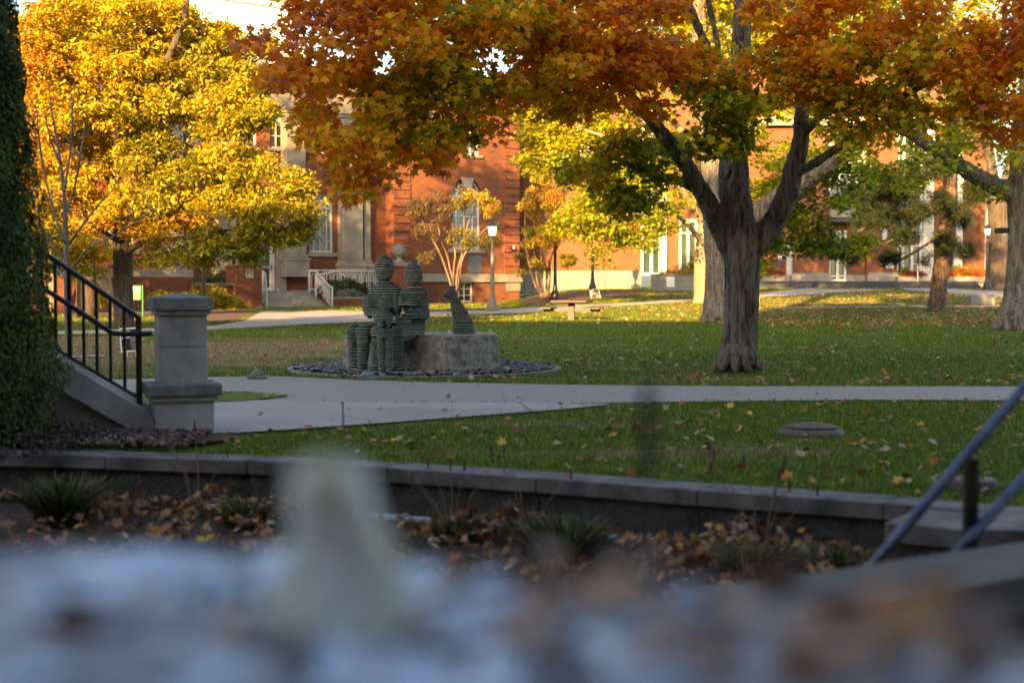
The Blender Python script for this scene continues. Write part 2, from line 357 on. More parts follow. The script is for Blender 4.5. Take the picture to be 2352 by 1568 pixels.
def twigs(mb, nodes, cl, rng, r0=.02, sag=.1, maxn=None):
    """join every clump to the nearest wood already there"""
    N = [np.array(p) for p in nodes]; root = np.mean(N, axis=0)
    order = np.argsort(np.min(np.linalg.norm(cl[:, None, :3] - np.array(N)[None], axis=2), axis=1))
    arr = np.array(N)
    for i in order[:maxn]:
        p = cl[i, :3]; d = np.linalg.norm(arr - p, axis=1); j = int(np.argmin(d)); q = arr[j]; ln = d[j]
        if ln < .05: continue
        m1 = q + (p-q)*.35 + rng.normal(0, .06*ln, 3) + np.array([0,0,sag*ln]); m2 = q + (p-q)*.7 + rng.normal(0, .06*ln, 3) + np.array([0,0,sag*ln*.8])
        rr = min(r0*2.2, r0*(.5 + .6*ln))
        mb.tube([q, m1, m2, p], [rr, rr*.75, rr*.5, rr*.25], 5, False)
        arr = np.vstack([arr, m1, m2, p])
def limb(mb, pts, rad, seg=12, sub=6, wob=.0, seed=0):
    """smooth tapered limb through pts; returns the points along it"""
    pts = [Vector(p) for p in pts]; n = len(pts); out = []; rr = []
    for i in range(n-1):
        p0 = pts[max(i-1, 0)]; p1 = pts[i]; p2 = pts[i+1]; p3 = pts[min(i+2, n-1)]
        for s in range(sub):
            t = s/sub
            q = .5*((2*p1) + (p2-p0)*t + (2*p0-5*p1+4*p2-p3)*t*t + (3*p1-p0-3*p2+p3)*t**3)
            out.append(q + Vector((noise.noise(q*1.3+Vector((seed,0,0))), noise.noise(q*1.3+Vector((0,seed+9,0))), 0))*wob); rr.append(rad[i]*(1-t)+rad[i+1]*t)
    out.append(pts[-1]); rr.append(rad[-1])
    mb.tube(out, rr, seg); return [tuple(p) for p in out]
def fuse(mb, name, mat, parent, voxel, amp=.012, fr=14, zs=.14, tag_=None):
    """join overlapping tubes into one bark surface with real ridges"""
    o = mb.build(name+'_tmp', None)
    m = o.modifiers.new('r', 'REMESH'); m.mode = 'VOXEL'; m.voxel_size = voxel
    m2 = o.modifiers.new('s', 'SMOOTH'); m2.iterations = 4; m2.factor = .5
    dg = bpy.context.evaluated_depsgraph_get(); me = bpy.data.meshes.new_from_object(o.evaluated_get(dg))
    bpy.data.objects.remove(o)
    n = len(me.vertices); co = np.empty(n*3); me.vertices.foreach_get('co', co); co = co.reshape(-1, 3)
    no = np.empty(n*3); me.vertices.foreach_get('normal', no); no = no.reshape(-1, 3)
    d = np.empty(n)
    for i in range(n):
        p = co[i]; q = Vector((p[0]*fr, p[1]*fr, p[2]*fr*zs))
        w1 = noise.noise(Vector(p)*3)*1.5
        a = 1-abs(noise.noise(q + Vector((w1, w1, 0))))*2.2; c = noise.noise(q*2.3 + Vector((7,3,1)))
        d[i] = amp*(a - .55) + amp*.45*c
    co += no*d[:, None]; me.vertices.foreach_set('co', co.ravel()); me.update()
    me.materials.clear(); return link(name, me, mat, parent, True)
def ssm(*a): return sm(*a)

# ------------------------------------------------------------------ the setting: ground
WE = [(-3000,1034),(-200,1040),(0,1047),(400,1055),(700,1068),(1000,1088),(1300,1108),(1500,1125),(1800,1148),(2000,1160),(2352,1192),(2600,1222)]
WP = [((a-CX)/F*(CH*F/(b-HZ)), CH*F/(b-HZ)) for a, b in WE] + [(4.2, 5.4), (40, 5.2)]
WX = np.array([p[0] for p in WP]); WY = np.array([p[1] for p in WP])
def wally(x): return np.interp(x, WX, WY)
CAPD = .27
def make_lawn():
    xs = np.unique(np.concatenate([np.linspace(-80, -8, 25), np.linspace(-8, 8, 65), np.linspace(8, 80, 25)]))
    ts = np.linspace(0, 1, 90)**2.2
    V = []; 
    for t in ts:
        for x in xs:
            y0 = wally(x)+CAPD-.02; y = y0 + (190-y0)*t; V.append((x, y, terr(x, y)))
    nx = len(xs); Fq = np.array([(j*nx+i, j*nx+i+1, (j+1)*nx+i+1, (j+1)*nx+i) for j in range(len(ts)-1) for i in range(nx-1)])
    o = npmesh('lawn', np.array(V), Fq, M['lawn'], smooth=True); tag(o, kind='structure')
make_lawn()
def bed():
    # planting bed below the retaining wall, slightly uneven
    xs = np.linspace(-14, 14, 90); ys = np.linspace(-4, 9.2, 70); V = []
    for y in ys:
        for x in xs: V.append((x, y, -.30 + .03*noise.noise(Vector((x*2, y*2, 0)))))
    nx = len(xs); Fq = np.array([(j*nx+i, j*nx+i+1, (j+1)*nx+i+1, (j+1)*nx+i) for j in range(len(ys)-1) for i in range(nx-1)])
    o = npmesh('planting_bed', np.array(V), Fq, M['soil'], smooth=True); tag(o, kind='structure')
bed()
PATHS = []
def strip(name, a, b, mat, lift, sub=10, mask=True, cross=3):
    """paved strip between two pixel-traced edges, draped on the ground"""
    A = [gp(*p) for p in a]; B = [gp(*p) for p in b]
    def dense(Q):
        d = [0]; 
        for i in range(1, len(Q)): d.append(d[-1] + (Q[i]-Q[i-1]).length)
        s = np.linspace(0, d[-1], sub*(max(len(a), len(b)))); 
        return np.stack([np.interp(s, d, [q.x for q in Q]), np.interp(s, d, [q.y for q in Q])], 1)
    A = dense(A); B = dense(B)
    if len(A) != len(B):
        n = max(len(A), len(B))
        rs = lambda q: np.stack([np.interp(np.linspace(0,1,n), np.linspace(0,1,len(q)), q[:, 0]), np.interp(np.linspace(0,1,n), np.linspace(0,1,len(q)), q[:, 1])], 1)
        A = rs(A); B = rs(B)
    n = len(A); V = []
    for k in range(cross+1):
        t = k/cross
        for p, q in zip(A, B):
            x, y = p*(1-t)+q*t; V.append((x, y, terr(x, y)+lift))
    Fq = np.array([(k*n+i, (k+1)*n+i, (k+1)*n+i+1, k*n+i+1) for k in range(cross) for i in range(n-1)])
    o = npmesh(name, np.array(V), Fq, mat, smooth=False); tag(o, kind='structure')
    if mask: PATHS.append(np.concatenate([A, B[::-1]]))
    return o
# near walk: smooth slab (left) and coarse aggregate strip (crossing to the right)
strip('path', [(-900,875),(240,874),(480,868),(640,866),(760,872),(960,879),(1300,886),(1700,889),(2352,890),(3200,892)],
      [(-900,905),(240,904),(480,903),(640,925),(900,928),(1150,928),(1300,930),(1650,925),(2000,921),(2352,922),(3200,925)], M['aggregate'], .010)
strip('walkway', [(-900,905),(200,905),(640,925),(900,929),(1150,929),(1300,931),(1400,932)],
      [(-900,1003),(200,1003),(550,1000),(700,990),(900,975),(1100,960),(1300,944),(1400,934)], M['walk'], .016)
# little grass wedge behind the pier is left as lawn: a lifted patch
strip('grass_verge', [(300,909),(480,905),(560,904),(660,912)], [(300,930),(480,929),(560,926),(660,914)], M['lawn'], .022, mask=False)
# far walk along the halls
strip('path', [(90,763),(300,757),(480,750),(560,738),(600,716),(765,714),(850,716),(1000,716),(1190,708),(1400,698),(1600,686),(1750,672),(1830,664)],
      [(90,770),(300,766),(480,758),(600,752),(700,746),(850,740),(980,728),(1050,722),(1190,720),(1400,706),(1600,692),(1800,680),(2070,665)], M['concrete'], .012)
strip('path', [(2070,663),(2160,663),(2260,668),(2420,672)], [(2080,667),(2160,672),(2260,681),(2420,688)], M['concrete'], .015)
strip('kerb_strip', [(1780,707.5),(1950,706),(2130,704),(2400,703)], [(1780,709.5),(1950,708),(2130,706),(2400,705.5)], M['concrete'], .03, cross=1)
strip('path', [(90,822),(160,820),(240,818)], [(90,826),(160,824),(240,821)], M['concrete'], .02, cross=1)
# mulch beds
strip('mulch_bed', [(60,697),(300,699),(480,706),(560,714),(600,716)], [(60,722),(300,728),(440,735),(500,742),(560,730)], M['mulch'], .02)
strip('mulch_bed', [(1195,688),(1250,679),(1330,672),(1410,671),(1490,674)], [(1195,700),(1250,698),(1330,692),(1420,683),(1490,676)], M['mulch'], .03)
strip('mulch_bed', [(-400,998),(0,1000),(330,1003),(500,1006),(560,1010)], [(-400,1022),(0,1026),(200,1028),(400,1033),(470,1030)], M['mulch'], .03)
strip('mulch_bed', [(850,712),(1000,712),(1130,708)], [(850,716),(1000,716),(1100,712)], M['mulch'], .03)

VERGE = [tuple(gp(*p).xy) for p in ((300,909),(480,905),(560,904),(655,912),(655,915),(560,926),(480,929),(300,930))]
def inpoly(x, y, poly):
    r = np.zeros(len(x), bool); n = len(poly); j = n-1
    for i in range(n):
        xi, yi = poly[i]; xj, yj = poly[j]
        c = ((yi > y) != (yj > y)) & (x < (xj-xi)*(y-yi)/(yj-yi+1e-12)+xi); r ^= c; j = i
    return r
RC = (-1.08, 17.6); RR = 1.62
def onlawn(x, y):
    k = y > wally(x)+CAPD+.03
    for p in PATHS: k &= ~inpoly(x, y, p)
    k |= inpoly(x, y, VERGE)
    k &= (x-RC[0])**2 + (y-RC[1])**2 > (RR+.04)**2
    return k
def frust(n, y0, y1, rng, power=1.0, pad=.42):
    """points over the ground seen by the camera (and a margin beside it)"""
    u = rng.uniform(0, 1, n); y = y0*(y1/y0)**(u**power); x = rng.uniform(-pad, pad, n)*y
    return x, y
rng = np.random.default_rng(5)
def grass():
    xs, ys, sz = [], [], []
    x, y = frust(520000, 6.6, 82, rng, .95); k = onlawn(x, y); xs.append(x[k]); ys.append(y[k]); sz.append(rng.uniform(.6, 1.25, k.sum())*(.021+.0009*y[k]))
    x, y, s = np.concatenate(xs), np.concatenate(ys), np.concatenate(sz)
    pos = np.stack([x, y, terrN(x, y)-.004], 1); n = len(pos)
    nr = rng.normal(size=(n, 3)); nr[:, 2] = rng.uniform(-.5, .5, n)
    bv, bf = shape_blade(); bv = bv*np.array([1.8, 1, 1])
    nr /= np.linalg.norm(nr, axis=1)[:, None]
    Rm = frames(nr, rng, -.85)
    V = np.einsum('nij,kj->nki', Rm, bv)*s[:, None, None] + pos[:, None, :]
    Fc = (bf[None] + (np.arange(n)*len(bv))[:, None, None]).reshape(-1, 3)
    o = npmesh('grass', V.reshape(-1, 3), Fc, M['blades']); tag(o, 'short green grass of the lawn', 'grass', kind='stuff')
grass()
MAPLE = shape_maple(); OVAL = shape_oval()
def litter():
    ps = []
    x, y = frust(800, 6.6, 14, rng); k = onlawn(x, y); ps.append((x[k], y[k], .045))
    x, y = frust(2000, 14, 40, rng); k = onlawn(x, y); ps.append((x[k], y[k], .05))
    x, y = frust(26000, 36, 82, rng, .8); k = onlawn(x, y) & (rng.uniform(size=len(x)) < np.where(x > 7, .8, .16)); ps.append((x[k], y[k], .065))
    # drifts under the big maple and beside the walk
    for cx, cy, rx, ry, n in ((3.2,14.9,1.6,.25,60),(6.2,16,.9,.6,70),(.2,18.3,1.5,.4,60),(1.2,19.5,.8,.2,40),(5.1,23.5,.5,.3,60),(9,52,5,6,1500),(-2.2,9.6,1.2,.3,20)):
        x = rng.normal(cx, rx, n); y = rng.normal(cy, ry, n); k = onlawn(x, y); ps.append((x[k], y[k], .05))
    X = np.concatenate([p[0] for p in ps]); Y = np.concatenate([p[1] for p in ps]); S = np.concatenate([np.full(len(p[0]), p[2]) for p in ps])*rng.uniform(.6, 1.25, len(X))
    pos = np.stack([X, Y, terrN(X, Y)+.03+rng.uniform(0, .015, len(X))], 1)
    nr = rng.normal(0, .45, (len(X), 3)); nr[:, 2] = 1; far = Y > 34; nr[far, :2] *= 2.2
    tn = rng.uniform(.1, .9, len(X)); tn[far] = rng.choice([.5, .78, .78, .74, .3], far.sum())
    o = scatter('leaf_litter', MAPLE, pos, nr, S, rng, L['litter'], tone=tn); tag(o, 'fallen leaves scattered over the lawn', 'fallen leaves', kind='stuff')
    # on the walks
    x, y = frust(260, 9, 16, rng); pos = np.stack([x, y, np.full(len(x), .03)], 1); k = ~onlawn(x, y) & (y > wally(x)+.5) & ((x-RC[0])**2+(y-RC[1])**2 > RR**2) & (x > -2.2) & (rng.uniform(size=len(x)) < .3)
    nr = rng.normal(0, .3, (len(x), 3)); nr[:, 2] = 1
    o = scatter('leaf_litter', MAPLE, pos[k], nr[k], rng.uniform(.03, .05, k.sum()), rng, L['litter'], tone=rng.uniform(.1, .6, k.sum())); tag(o, 'few dry leaves blown on the grey walk', 'fallen leaves', kind='stuff')
litter()
def single_leaves():
    bv, bf = MAPLE
    kinds = [('yellow maple leaf lying on the near lawn', 'yellow maple leaves on the near lawn', plain('yellow leaf', (.62,.40,.03), (.5,.28,.03), .6, 20)),
             ('red maple leaf lying on the near lawn', 'red maple leaves on the near lawn', plain('red leaf', (.33,.05,.02), (.2,.03,.02), .6, 20)),
             ('tan curled maple leaf lying on the near lawn', 'tan maple leaves on the near lawn', plain('tan leaf', (.46,.30,.19), (.3,.18,.11), .7, 20)),
             ('orange maple leaf lying on the near lawn', 'orange maple leaves on the near lawn', plain('orange leaf', (.52,.19,.03), (.36,.11,.02), .6, 20))]
    mes = []
    for lab, g, m in kinds:
        me = bpy.data.meshes.new('maple_leaf'); v = bv.copy(); v[:, 2] = .35*(v[:, 0]**2) + .2*np.sin(v[:, 1]*2); me.from_pydata(v.tolist(), [], bf.tolist()); me.materials.append(m); mes.append(me)
    spots = [(905,1026,0),(1154,1034,0),(700,995,1),(1185,1003,1),(1700,1002,0),(1680,945,0),(1740,970,1),(1725,962,0),(1878,915,0),(1610,990,1),(1990,958,0),(2110,925,2),(2120,927,3),(2210,945,2),(2160,955,3),(2060,970,3),(1880,940,3),(1920,950,0),(1600,1010,2),(1358,1070,3),(1416,995,1),(1460,1000,3),(1280,1035,2),(1030,922,2),(2250,1000,3),(2300,1010,1),(2190,1015,3),(2090,1042,0),(2150,1082,3),(1960,1035,3),(2040,1050,2),(1840,1060,2),(1530,950,2),(1640,930,3),(2310,940,0),(2050,1000,1),(1910,1000,3),(1945,900,2)]
    for px, py, k in spots:
        p = gp(px, py); o = bpy.data.objects.new('fallen_leaf', mes[k]); COL.objects.link(o)
        o.location = p + Vector((0, 0, .04)); o.rotation_euler = (rng.uniform(-.5, .9), rng.uniform(-.4, .4), rng.uniform(0, 6.28)); s = rng.uniform(.045, .062); o.scale = (s, s, s)
        tag(o, kinds[k][0], 'leaf', kinds[k][1])
single_leaves()
# ------------------------------------------------------------------ retaining wall, bed walls
def wall_curve(name, pts, depth, ztop, zbot, capt, label, joint=.9, cols=(.04,)):
    root = empty(name, (0, 0, 0), 0, label, 'wall')
    # resample the front edge
    pts = [Vector((a, b, 0)) for a, b in pts]; d = [0]
    for i in range(1, len(pts)): d.append(d[-1]+(pts[i]-pts[i-1]).length)
    n = max(2, int(d[-1]/joint)+1); s = np.linspace(0, d[-1], n)
    X = np.interp(s, d, [p.x for p in pts]); Y = np.interp(s, d, [p.y for p in pts])
    Q = [Vector((x, y, 0)) for x, y in zip(X, Y)]
    N = []
    for i in range(n):
        t = (Q[min(i+1, n-1)] - Q[max(i-1, 0)]).normalized(); N.append(Vector((-t.y, t.x, 0)))
    cap = MB(); blk = MB(); rr = random.Random(3)
    for i in range(n-1):
        e = (Q[i+1]-Q[i])*.002
        a, b = Q[i]+e, Q[i+1]-e; na, nb = N[i], N[i+1]
        z1 = ztop + rr.uniform(-.004, .004)
        cap.prism([tuple(q.xy) for q in (a, b, b+nb*depth, a+na*depth)], z1-capt, z1)
        o = .03
        k = 0; z = ztop-capt-.002
        while z > zbot+.02:
            z0 = max(z-.2, zbot); ia = o + rr.uniform(-.008, .008) - .006*k; e2 = (Q[i+1]-Q[i])*(.5 if k % 2 else 0)
            blk.prism([tuple(q.xy) for q in (a+e2+na*ia, b+e2+nb*ia, b+e2+nb*(depth-.02), a+e2+na*(depth-.02))], z0+.002, z-.003); z = z0; k += 1
    c = cap.build('cap', M['capstone'], root, bevel=.008); b = blk.build('block_course', M['wallblock'], root, bevel=.01)
    return root
wp = [(x, y) for x, y in WP if -9 < x < 5]
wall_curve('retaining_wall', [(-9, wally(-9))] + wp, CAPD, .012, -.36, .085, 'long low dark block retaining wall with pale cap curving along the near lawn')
def gz(px, py, z):
    Y = (CH-z)*F/(py-HZ); return ((px-CX)/F*Y, Y)
wall_curve('planter_wall', [gz(2035,1200,.05), gz(2090,1210,.05), gz(2150,1217,.05), gz(2352,1221,.05), gz(2650,1222,.05)], .46, .05, -.36, .085, 'short dark block wall stepping out behind the steel handrail', joint=.3)
# near right wall with dark cap, curving away to the left
def near_wall():
    root = empty('garden_wall', (0,0,0), 0, 'blurred dark wall with wide smooth cap at the lower right corner', 'wall')
    z = .38; fr = [gz(1560,1456,z), gz(1750,1436,z), gz(1900,1414,z), gz(2100,1376,z), gz(2352,1330,z), gz(2700,1255,z)]
    bk = [gz(1560,1350,z), gz(1750,1338,z), gz(1900,1316,z), gz(2100,1284,z), gz(2352,1248,z), gz(2700,1190,z)]
    c = MB(); b = MB()
    for i in range(len(fr)-1):
        f0, f1, b0, b1 = [Vector(p) for p in (fr[i], fr[i+1], bk[i], bk[i+1])]
        c.prism([tuple(f0), tuple(f1), tuple(b1), tuple(b0)], z-.085, z)
        f0b = f0+(b0-f0)*.08; f1b = f1+(b1-f1)*.08; b0b = b0+(f0-b0)*.08; b1b = b1+(f1-b1)*.08
        b.prism([tuple(f0b), tuple(f1b), tuple(b1b), tuple(b0b)], -.4, z-.088)
    c.build('cap', plain('dark wall cap', (.11,.10,.09), (.07,.065,.06), .9, 6), root); b.build('block_course', M['wallblock'], root)
near_wall()
# a strip of pale drain edging at the foot of the wall
def edging():
    pts = [(p[0]+.0, p[1]-.06, -.26) for p in [gz(x, y, 0.0) for x, y in ((700,1068),(1000,1088),(1300,1108),(1500,1125),(1800,1148),(2000,1160))]]
    mb = MB(); mb.tube(pts, .022, 8); o = mb.build('edging_pipe', plain('blue grey pipe', (.33,.38,.43), (.22,.25,.3), .6, 8), smooth=True)
    tag(o, 'thin blue grey edging pipe along the foot of the retaining wall', 'pipe')
edging()
# bed litter and plants
def bed_litter():
    n = 14000; x, y = frust(n, 3.0, 8.6, rng, 1, .5); k = (y < wally(x)-.04) & ~((x > .9) & (y < 4.3))
    # leaves pile against the wall and round the plants
    pn = np.array([noise.noise(Vector((a*1.6, b*2.2, 3))) for a, b in zip(x, y)]); keep = rng.uniform(size=n) < np.clip(.78 + 1.5*pn, .15, 1)
    k &= keep; x, y = x[k], y[k]
    h = .07*np.exp(-((wally(x)-y-.45)/.5)**2)*(.6+.6*np.sin(x*4.3+1)) 
    pos = np.stack([x, y, -.28 + np.clip(h, 0, 1) + rng.uniform(0, .05, len(x))], 1)
    nr = rng.normal(0, .8, (len(x), 3)); nr[:, 2] = 1
    o = scatter('leaf_litter', MAPLE, pos, nr, rng.uniform(.03, .055, len(x)), rng, L['litter'], tone=np.clip(rng.normal(.28, .15, len(x)), 0, 1))
    tag(o, 'brown fallen leaves heaped in the bed below the low wall', 'fallen leaves', kind='stuff')
    # litter behind the lower right wall
    n = 900; x = rng.uniform(.55, 1.6, n); y = rng.uniform(1.5, 2.9, n); k = y < 2.9; pos = np.stack([x, y, .14+rng.uniform(0, .06, n)], 1)[k]
    nr = rng.normal(0, .8, (k.sum(), 3)); nr[:, 2] = 1
    o = scatter('leaf_litter', MAPLE, pos, nr, rng.uniform(.03, .05, k.sum()), rng, L['litter'], tone=np.clip(rng.normal(.3, .15, k.sum()), 0, 1))
    tag(o, 'blurred brown leaves in the near corner bed at lower right', 'fallen leaves', kind='stuff')
    g = MB(); g.prism([(.42,1.3),(2.2,1.3),(2.2,2.95),(.9,2.8),(.42,2.4)], -.3, .12); o = g.build('planting_bed', M['soil']); tag(o, kind='structure')
bed_litter()
def tuft(px, py, zb, n, h, spread, label, straw=.25, seed=1, green=True):
    r = np.random.default_rng(seed); x0, y0 = gz(px, py, zb)
    root = empty('sedge_clump' if green else 'dry_perennial', (x0, y0, zb), 0, label, 'grass clump' if green else 'dry plant')
    V = []; Fc = []; tone = []
    for i in range(n*2):
        a = r.uniform(0, 6.28); ln = h*r.uniform(.45, 1.1); lean = r.uniform(.1, spread); b0 = np.array([math.cos(a), math.sin(a), 0])*r.uniform(0, .14)
        d = np.array([math.cos(a), math.sin(a), 0]); sd = np.array([-d[1], d[0], 0])*.006
        if r.uniform() < .5: sd = np.array([.006, 0, 0])
        base = len(V); tn = .9 if r.uniform() < straw else r.uniform(.1, .6)
        for k, t in enumerate((0, .35, .7, 1)):
            p = b0 + d*lean*ln*t*t*1.2 + np.array([0, 0, ln*(t - .25*lean*t*t*t)]); wd = (1, 1, .7, .1)[k]
            V += [p-sd*wd, p+sd*wd]; tone += [tn, tn]
        for k in range(3): Fc.append((base+2*k, base+2*k+1, base+2*k+3, base+2*k+2))
    npmesh('blades', np.array(V), np.array(Fc), L['tuft'] if green else L['straw'], root, tone=np.array(tone))
    return root
tuft(135, 1200, -.28, 420, .27, 1.0, 'green sedge clump with straw tips at the far left of the bed', .3, 1)
tuft(560, 1205, -.28, 160, .15, 1.0, 'small green tuft half hidden by leaves beside the pale upright leaf', .3, 2)
tuft(1290, 1300, -.28, 420, .25, .9, 'large green sedge clump in the middle of the bed', .22, 3)
tuft(1060, 1235, -.28, 120, .14, 1.2, 'flattened green tuft left of the large sedge clump', .3, 4)
tuft(1740, 1325, -.28, 160, .16, 1.3, 'flattened green tuft under a heap of orange leaves', .3, 5)
tuft(1930, 1330, -.28, 260, .15, .9, 'low green tuft just left of the steel handrail', .3, 6)
def stalks(px, py, zb, n, h, label, seed, name='dry_stalk_clump'):
    r = random.Random(seed); x0, y0 = gz(px, py, zb); root = empty(name, (x0, y0, zb), 0, label, 'dry plant')
    sm1 = plain('dry stalk '+str(seed), (.24,.16,.10), (.14,.09,.06), .9, 20); sm2 = plain('dry seed head '+str(seed), (.10,.05,.035), (.06,.03,.02), .9, 20)
    for i in range(n):
        a = r.uniform(-1, 1); b = r.uniform(-.4, .4); hh = h*r.uniform(.6, 1.1)
        p = [(a*.05, b*.05, 0), (a*.12, b*.1, hh*.5), (a*.3, b*.15, hh)]; st = MB(); hd = MB()
        st.tube(p, [.0035, .003, .002], 5); e = Vector(p[2])
        hd.lathe(tuple(e), [(.001, -.05), (.007, -.04), (.004, -.03), (.008, -.02), (.005, -.01), (.008, 0), (.001, .012)], 6)
        s_ = st.build('stalk', sm1, root); hd.build('seed_head', sm2, s_)
stalks(455, 1180, -.28, 6, .50, 'thin dry stalks standing in the left of the bed against the wall', 11)
stalks(1040, 1230, -.28, 6, .42, 'leaning dry stalks left of the large sedge clump', 12)
stalks(1220, 1235, -.28, 3, .50, 'three thin dry stalks behind the large sedge clump', 13)
stalks(1750, 1300, -.28, 8, .52, 'tall dry stalks with dark seed heads above a heap of orange leaves', 14)
def heap(px, py, zb, n, rx, h, label, seed, tone=.5):
    r = np.random.default_rng(seed); x0, y0 = gz(px, py, zb)
    d = r.normal(size=(n, 3)); d /= np.linalg.norm(d, axis=1)[:, None]; d[:, 2] = abs(d[:, 2]); d *= r.uniform(.3, 1, (n, 1))**.5
    pos = d*np.array([rx, rx*.6, h]) + np.array([x0, y0, zb])
    o = scatter('leaf_heap', MAPLE, pos, r.normal(0, 1, (n, 3))+np.array([0,-.3,.6]), r.uniform(.035, .058, n), r, L['litter'], tone=np.clip(r.normal(tone, .15, n), 0, 1)); tag(o, label, 'leaf heap', kind='stuff')
heap(1730, 1290, -.3, 160, .36, .22, 'heap of orange brown maple leaves round the dry stalks on the right', 21, .62)
heap(1130, 1235, -.3, 150, .40, .17, 'heap of brown maple leaves left of the large sedge clump', 22, .42)
heap(300, 1185, -.3, 130, .42, .13, 'spread heap of brown leaves between the two left plants', 23, .38)
heap(490, 1190, -.3, 80, .2, .2, 'small heap of russet leaves under thin dry stalks on the left', 24, .5)
heap(1560, 1290, -.3, 160, .5, .12, 'spread heap of tan leaves between sedge clump and orange heap', 25, .4)
heap(1850, 1310, -.3, 110, .35, .13, 'heap of tan leaves near the foot of the handrail', 26, .42)

# ------------------------------------------------------------------ near out-of-focus ledge
def ledge():
    xs = np.linspace(-.75, .75, 110); V = []; t_ = np.linspace(0, 1, 60)
    def edge(x): return .845 - .40*x - .15*x*x + .012*math.sin(x*17)
    rows = [('t', t) for t in t_]
    for k, t in rows:
        for x in xs:
            y = .3 + (edge(x)-.3)*t; q = Vector((x*5, y*5, 0))
            z = .875 + .010*noise.noise(q) + .006*noise.noise(q*4) - .02*max(0, t-.93)/.07
            V.append((x, y, z))
    for z_ in (.84, .78):
        for x in xs: V.append((x, edge(x)+.004+.006*noise.noise(Vector((x*20, z_*30, 0))), z_))
    nx = len(xs); nr = len(rows)+2
    Fq = np.array([(j*nx+i, j*nx+i+1, (j+1)*nx+i+1, (j+1)*nx+i) for j in range(nr-1) for i in range(nx-1)])
    m = plain('pale rough ledge stone', (.50,.52,.56), (.10,.10,.11), .75, 5.5, .3, .004, stops=[(.34,(.04,.04,.05)),(.44,(.16,.13,.13)),(.54,(.26,.26,.28)),(.66,(.42,.44,.49))], detail=3)
    root = empty('stone_ledge', (0, .5, .3), 0, 'pale bluish rough stone ledge blurred across the bottom of the view', 'stone ledge')
    o = npmesh('top_slab', np.array(V), Fq, m, smooth=True); o.parent = root; o.matrix_parent_inverse = Matrix.Translation((0, -.5, -.3))
    b = MB(); b.prism([(-.75, .32), (.75, .32), (.75, edge(.75)-.03), (.35, edge(.35)-.03), (0, edge(0)-.03), (-.35, edge(-.35)-.03), (-.75, edge(-.75)-.03)], -.35, .80)
    o = b.build('stone_base', M['lime_dark']); o.parent = root; o.matrix_parent_inverse = Matrix.Translation((0, -.5, -.3))
    bv, bf = MAPLE
    cols = [('brown', (.22,.10,.05)), ('orange brown', (.50,.24,.09)), ('dark', (.06,.045,.045)), ('tan', (.50,.36,.26))]
    mats = [plain(n_+' ledge leaf', c, None, .7, 20) for n_, c in cols]
    # (px,py,kind,size m)
    L_ = [(1950,1480,1,.024),(2110,1440,1,.018),(1640,1500,2,.018),(1560,1535,0,.016),(2010,1540,0,.02),(1330,1420,1,.012),(230,1430,2,.02),(260,1480,2,.022),(80,1560,2,.03),(620,1390,3,.015),(1700,1450,3,.016),(2250,1500,0,.02),(1480,1330,3,.012),(1250,1310,3,.012),(2180,1550,1,.018),(60,1300,2,.02),(1300,1548,2,.024)]
    labs = {0:'brown leaf lying blurred on the stone ledge',1:'orange brown leaf lying blurred on the stone ledge',2:'dark wet leaf lying blurred on the stone ledge',3:'tan leaf lying blurred on the stone ledge'}
    for px, py, k, s in L_:
        Y = .165*F/(py-HZ); x = (px-CX)/F*Y
        me = bpy.data.meshes.new('leaf'); v = bv.copy(); v[:, 2] += .3*v[:, 0]**2; me.from_pydata(v.tolist(), [], bf.tolist()); me.materials.append(mats[k])
        o = bpy.data.objects.new('ledge_leaf', me); COL.objects.link(o); o.location = (x, Y, .895); o.scale = (s*1.25,)*3; o.rotation_euler = (rng.uniform(-.3,.5), rng.uniform(-.3,.3), rng.uniform(0,6))
        tag(o, labs[k], 'leaf', ['brown','orange brown','dark','tan'][k]+' leaves on the stone ledge')
    # pale chips and leaves strewn over it
    cv, cf = shape_chip(); chips = []
    for nm, c in (('pale', (.56,.64,.78)), ('white', (.76,.80,.86)), ('grey', (.30,.32,.37))):
        me = bpy.data.meshes.new('chip'); me.from_pydata(cv.tolist(), [], cf.tolist()); me.materials.append(plain(nm+' stone chip', c, tuple(x*.8 for x in c), .7, 8)); chips.append(me)
    rr = random.Random(8)
    for i in range(150):
        py = rr.uniform(1255, 1590) if i < 85 else rr.uniform(1250, 1400); px = rr.uniform(-60, 1650) if i < 85 else rr.uniform(60, 1100); Y = .165*F/(py-HZ); x = (px-CX)/F*Y
        if Y > .84-.4*x: continue
        k = 0 if rr.random() < .55 else (1 if rr.random() < .5 else 2); s = rr.uniform(.012, .034)
        o = bpy.data.objects.new('stone_chip', chips[k]); COL.objects.link(o); o.location = (x, Y, .876); o.scale = (s*1.2, s*.9, s*rr.uniform(.25, .6)); o.rotation_euler = (rr.uniform(-.3,.3), rr.uniform(-.3,.3), rr.uniform(0, 6))
        tag(o, ('pale bluish', 'whitish', 'dark grey')[k]+' stone chip lying blurred on the stone ledge', 'stone', ('pale bluish', 'whitish', 'dark grey')[k]+' stone chips on the ledge')
    bv, bf = MAPLE; lm = []
    for k in range(4):
        me = bpy.data.meshes.new('leaf'); v = bv.copy(); v[:, 2] += .8*v[:, 0]**2+.3*np.sin(v[:, 1]*2.5); me.from_pydata(v.tolist(), [], bf.tolist()); me.materials.append(mats[k]); lm.append(me)
